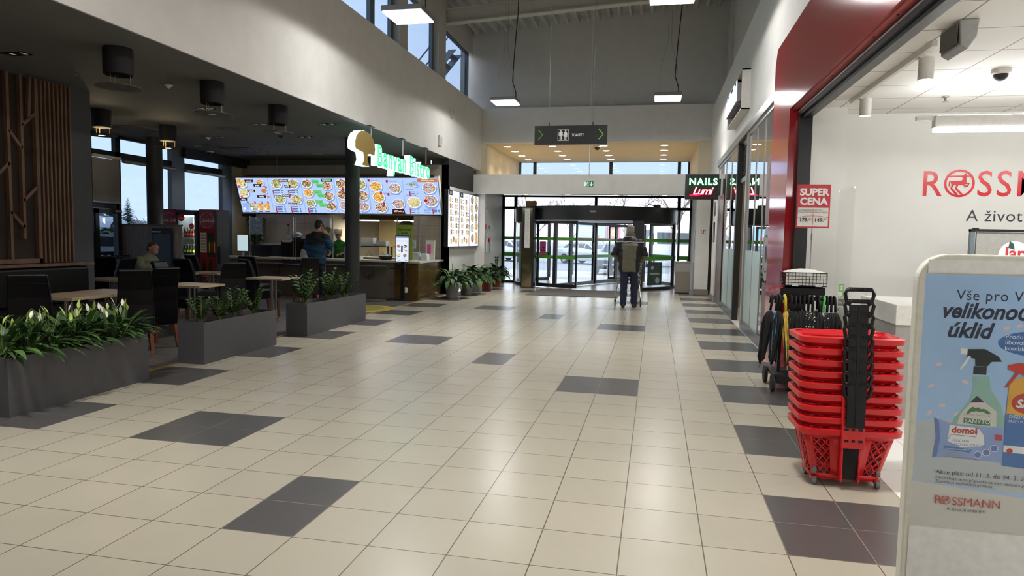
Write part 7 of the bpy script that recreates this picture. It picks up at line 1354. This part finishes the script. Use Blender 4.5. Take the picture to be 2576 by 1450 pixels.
# ---------------------------------------------------------------- poster stand in the foreground
def poster_stand():
    mat('poster_blue', '#a6c8ee', .35, var=.06, scale=4); mat('poster_pale', '#c3c9cc', .35, var=0); mat('poster_cream', '#d9d5cb', .35, var=0); mat('poster_navy', '#242a44', .35, var=0); mat('poster_oval', '#3f6fae', .35, var=0); mat('bottle_mint', '#93bcae', .35, var=.06, scale=20); mat('spray_black', '#1b2426', .35, var=0); mat('spray_red', '#c23a2e', .35, var=0); mat('bottle_orange', '#dba63c', .35, var=.15, scale=8); mat('wipe_blue', '#8fa6d6', .35, var=.08, scale=12); mat('wipe_dark', '#5f7cbc', .35, var=.08, scale=12); mat('leaf_print', '#3f7a4a', .35, var=0); mat('domol_red', '#b8402f', .35, var=0); mat('poster_pink', '#e5cfd3', .35, var=0); mat('stand_frame', '#d6d3c4', .35)
    t = thing('poster_stand', 'white standing poster frame advertising cleaning products in the right foreground', 'poster stand', (2.655, .1, 0)); W_ = .86; H = 1.478
    poly = [(0, 0), (W_, 0), (W_, H-.1)]+[(W_-.1+.1*math.cos(a), H-.1+.1*math.sin(a)) for a in [R_(9*k) for k in range(1, 10)]]+[(W_-.1, H), (.1, H)]+[(.1-.1*math.sin(a), H-.1+.1*math.cos(a)) for a in [R_(9*k) for k in range(1, 11)]]
    MB().prism(poly, .05).build('frame', 'stand_frame', t, bev=.006)
    MB().box(.02, W_-.02, -.004, 0, .02, .475).build('lower_panel', 'white_gloss', t); MB().box(.03, W_-.03, -.004, 0, 1.41, H-.02).build('header_panel', 'white_gloss', t)
    MB().box(-.02, W_+.02, -.12, .2, 0, .02).build('base_plate', 'stand_frame', t, bev=.004)
    a = Art(); a.eps = .00005; o = -2.655; C = lambda pts, mi: a.poly([(x+o, z) for x, z in pts], mi)
    a.rect(.022, W_-.022, .483, 1.41, 2); a.poly([(.022, .643), (W_-.022, .57), (W_-.022, 1.405), (.025, 1.405)], 0); C([(2.68, .868), (2.74, .88), (3.49, .85), (3.49, .6), (2.68, .643)], 1); a.poly([(.022, .84), (.2, .86), (W_-.022, .87), (W_-.022, .6), (.022, .655)], 1)
    for x, z, r in ((2.72, 1.0, .5), (2.83, 1.02, -.4), (2.76, .93, .3), (2.81, .9, .6), (2.95, 1.22, .4), (2.99, 1.23, .2), (2.74, 1.08, .2), (2.72, .9, 1.0)): a.disc(x+o, z, .012, .007, 17, 8, r)
    a.text('Vše pro Váš', 2.783+o, 1.316, .052, 3, sp=1.08, sx=.93); a.text('velikonoční', 2.735+o, 1.252, .078, 3, bold=.0022, shear=.3, sx=.9); a.text('úklid', 2.757+o, 1.182, .078, 3, bold=.0022, shear=.3, sx=.95)
    a.disc(.405, 1.168, .135, .046, 4, 30)
    for k, s in enumerate(('Produkty lze', 'libovolně', 'kombinovat')): a.text(s, 2.947+o, 1.184-.021*k, .023, 5)
    # mint spray bottle
    C([(2.852, 1.045), (2.905, 1.045), (2.912, 1.0), (2.95, .94), (2.965, .88), (2.965, .8), (2.78, .8), (2.8, .885), (2.845, .95), (2.856, 1.0)], 6); C([(2.853, 1.05), (2.895, 1.05), (2.895, 1.079), (2.853, 1.079)], 7); C([(2.83, 1.14), (2.885, 1.143), (2.93, 1.118), (2.942, 1.1), (2.91, 1.098), (2.896, 1.08), (2.858, 1.08), (2.856, 1.105), (2.83, 1.112)], 7); C([(2.808, 1.141), (2.83, 1.141), (2.83, 1.12), (2.808, 1.12)], 5); C([(2.834, 1.115), (2.842, 1.115), (2.828, 1.085), (2.81, 1.062), (2.81, 1.07)], 5)
    C([(2.87, .972), (2.82, .9), (2.805, .84), (2.94, .84), (2.935, .92)], 2); C([(2.87, .972), (2.848, .946), (2.896, .95)], 7); C([(2.848, .946), (2.896, .95), (2.888, .938), (2.856, .936)], 17)
    for x, z, r in ((2.852, .918, .9), (2.868, .922, .4), (2.888, .92, .1), (2.902, .917, -.5)): a.disc(x+o, z, .017, .006, 14, 12, r)
    a.text('Zdravý životní styl', 2.83+o, .899, .012, 16, shear=.3); C([(2.832, .87), (2.918, .866), (2.918, .886), (2.832, .89)], 14); a.text('SANYTOL', 2.836+o, .872, .022, 5, sx=.95)
    # wipes pack
    C([(2.736, .885), (2.79, .866), (2.98, .862), (2.985, .736), (2.79, .742), (2.738, .737), (2.746, .81)], 12); C([(2.736, .885), (2.752, .873), (2.76, .81), (2.752, .742), (2.738, .737), (2.746, .81)], 13)
    C([(2.788, .86), (2.882, .855), (2.9, .83), (2.905, .79), (2.83, .78), (2.785, .8)], 5); a.text('domol', 2.795+o, .833, .032, 15+0, bold=.0015); a.line([(2.786+o, .808), (2.795+o, .826), (2.875+o, .822), (2.882+o, .855)], .002, 4); a.text('FEUCHTE', 2.8+o, .8, .013, 4); a.text('ALLZWECKTÜCHER', 2.804+o, .786, .013, 4, sx=.9); C([(2.773, .783), (2.865, .775), (2.858, .763), (2.773, .77)], 4); a.text('HYGIENISCHE SAUBERKEIT', 2.777+o, .77, .007, 5)
    for k in range(3): a.rect(2.785+o, 2.835+o, .757-.008*k, .76-.008*k, 16)
    for x, z in ((2.885, .757), (2.912, .768), (2.936, .785)): a.disc(x+o, z, .013, mi=5); a.disc(x+o, z, .011, mi=13)
    a.rect(2.935+o, 2.958+o, .815, .836, 18); a.text('ROSSMANN', 2.842+o, .738, .008, 15)
    # yellow spray bottle at the edge of the photo
    C([(2.97, 1.03), (3.03, 1.06), (3.09, 1.03), (3.1, .9), (3.1, .72), (2.965, .725), (2.966, .9)], 9); C([(2.965, .915), (3.1, .905), (3.1, .715), (2.965, .725)], 10); C([(2.965, .80), (3.1, .795), (3.1, .77), (2.965, .775)], 5); C([(2.962, 1.09), (3.0, 1.1), (3.09, 1.08), (3.09, 1.035), (3.03, 1.05), (2.985, 1.065), (2.962, 1.075)], 8); C([(2.99, 1.07), (3.0, 1.065), (2.965, 1.01), (2.955, 1.008)], 8); a.disc(3.035+o, .955, .055, .038, 18, 24); a.disc(3.035+o, .955, .051, .034, 15, 24); a.text('SAVO', 2.995+o, .94, .04, 5, bold=.0015, shear=.2); a.text('DEZINFEKCE', 2.975+o, .9, .017, 5); a.text('PROTI PLÍSNI', 2.975+o, .884, .012, 5); a.disc(2.985+o, .78, .01, mi=15)
    a.text('Akce platí od 11. 3. do 24. 3. 2026.', 2.752+o, .678, .0215, 3, sp=1.05, rot=-.012); a.text('Nevztahuje se na přípravky na mytí nádobí a praní, náčiní', 2.752+o, .66, .0145, 3, sp=1.05, rot=-.03); a.text('Zdarma je nejlevnější produkt.', 2.752+o, .645, .0145, 3, sp=1.05, rot=-.03)
    a.text('R', 2.752+o, .566, .044, 15, rot=-.0); EMBLEM(a, 2.79+o, .581, .0165, 15); a.text('SSMANN', 2.81+o, .565, .044, 15, sx=.93); a.text('A život je krásnější', 2.795+o, .545, .0165, 3)
    a.build('poster_print', ['poster_blue', 'poster_pale', 'poster_cream', 'poster_navy', 'poster_oval', 'print_white', 'bottle_mint', 'spray_black', 'spray_red', 'bottle_orange', 'poster_oval', 'poster_navy', 'wipe_blue', 'wipe_dark', 'leaf_print', 'domol_red', 'panel_grey', 'poster_pink', 'print_red'], t, loc=(0, 0, 0))
    MB().box(.02, W_-.02, -.012, -.01, .475, 1.415).build('clear_cover', 'screen_glass', t)
poster_stand()
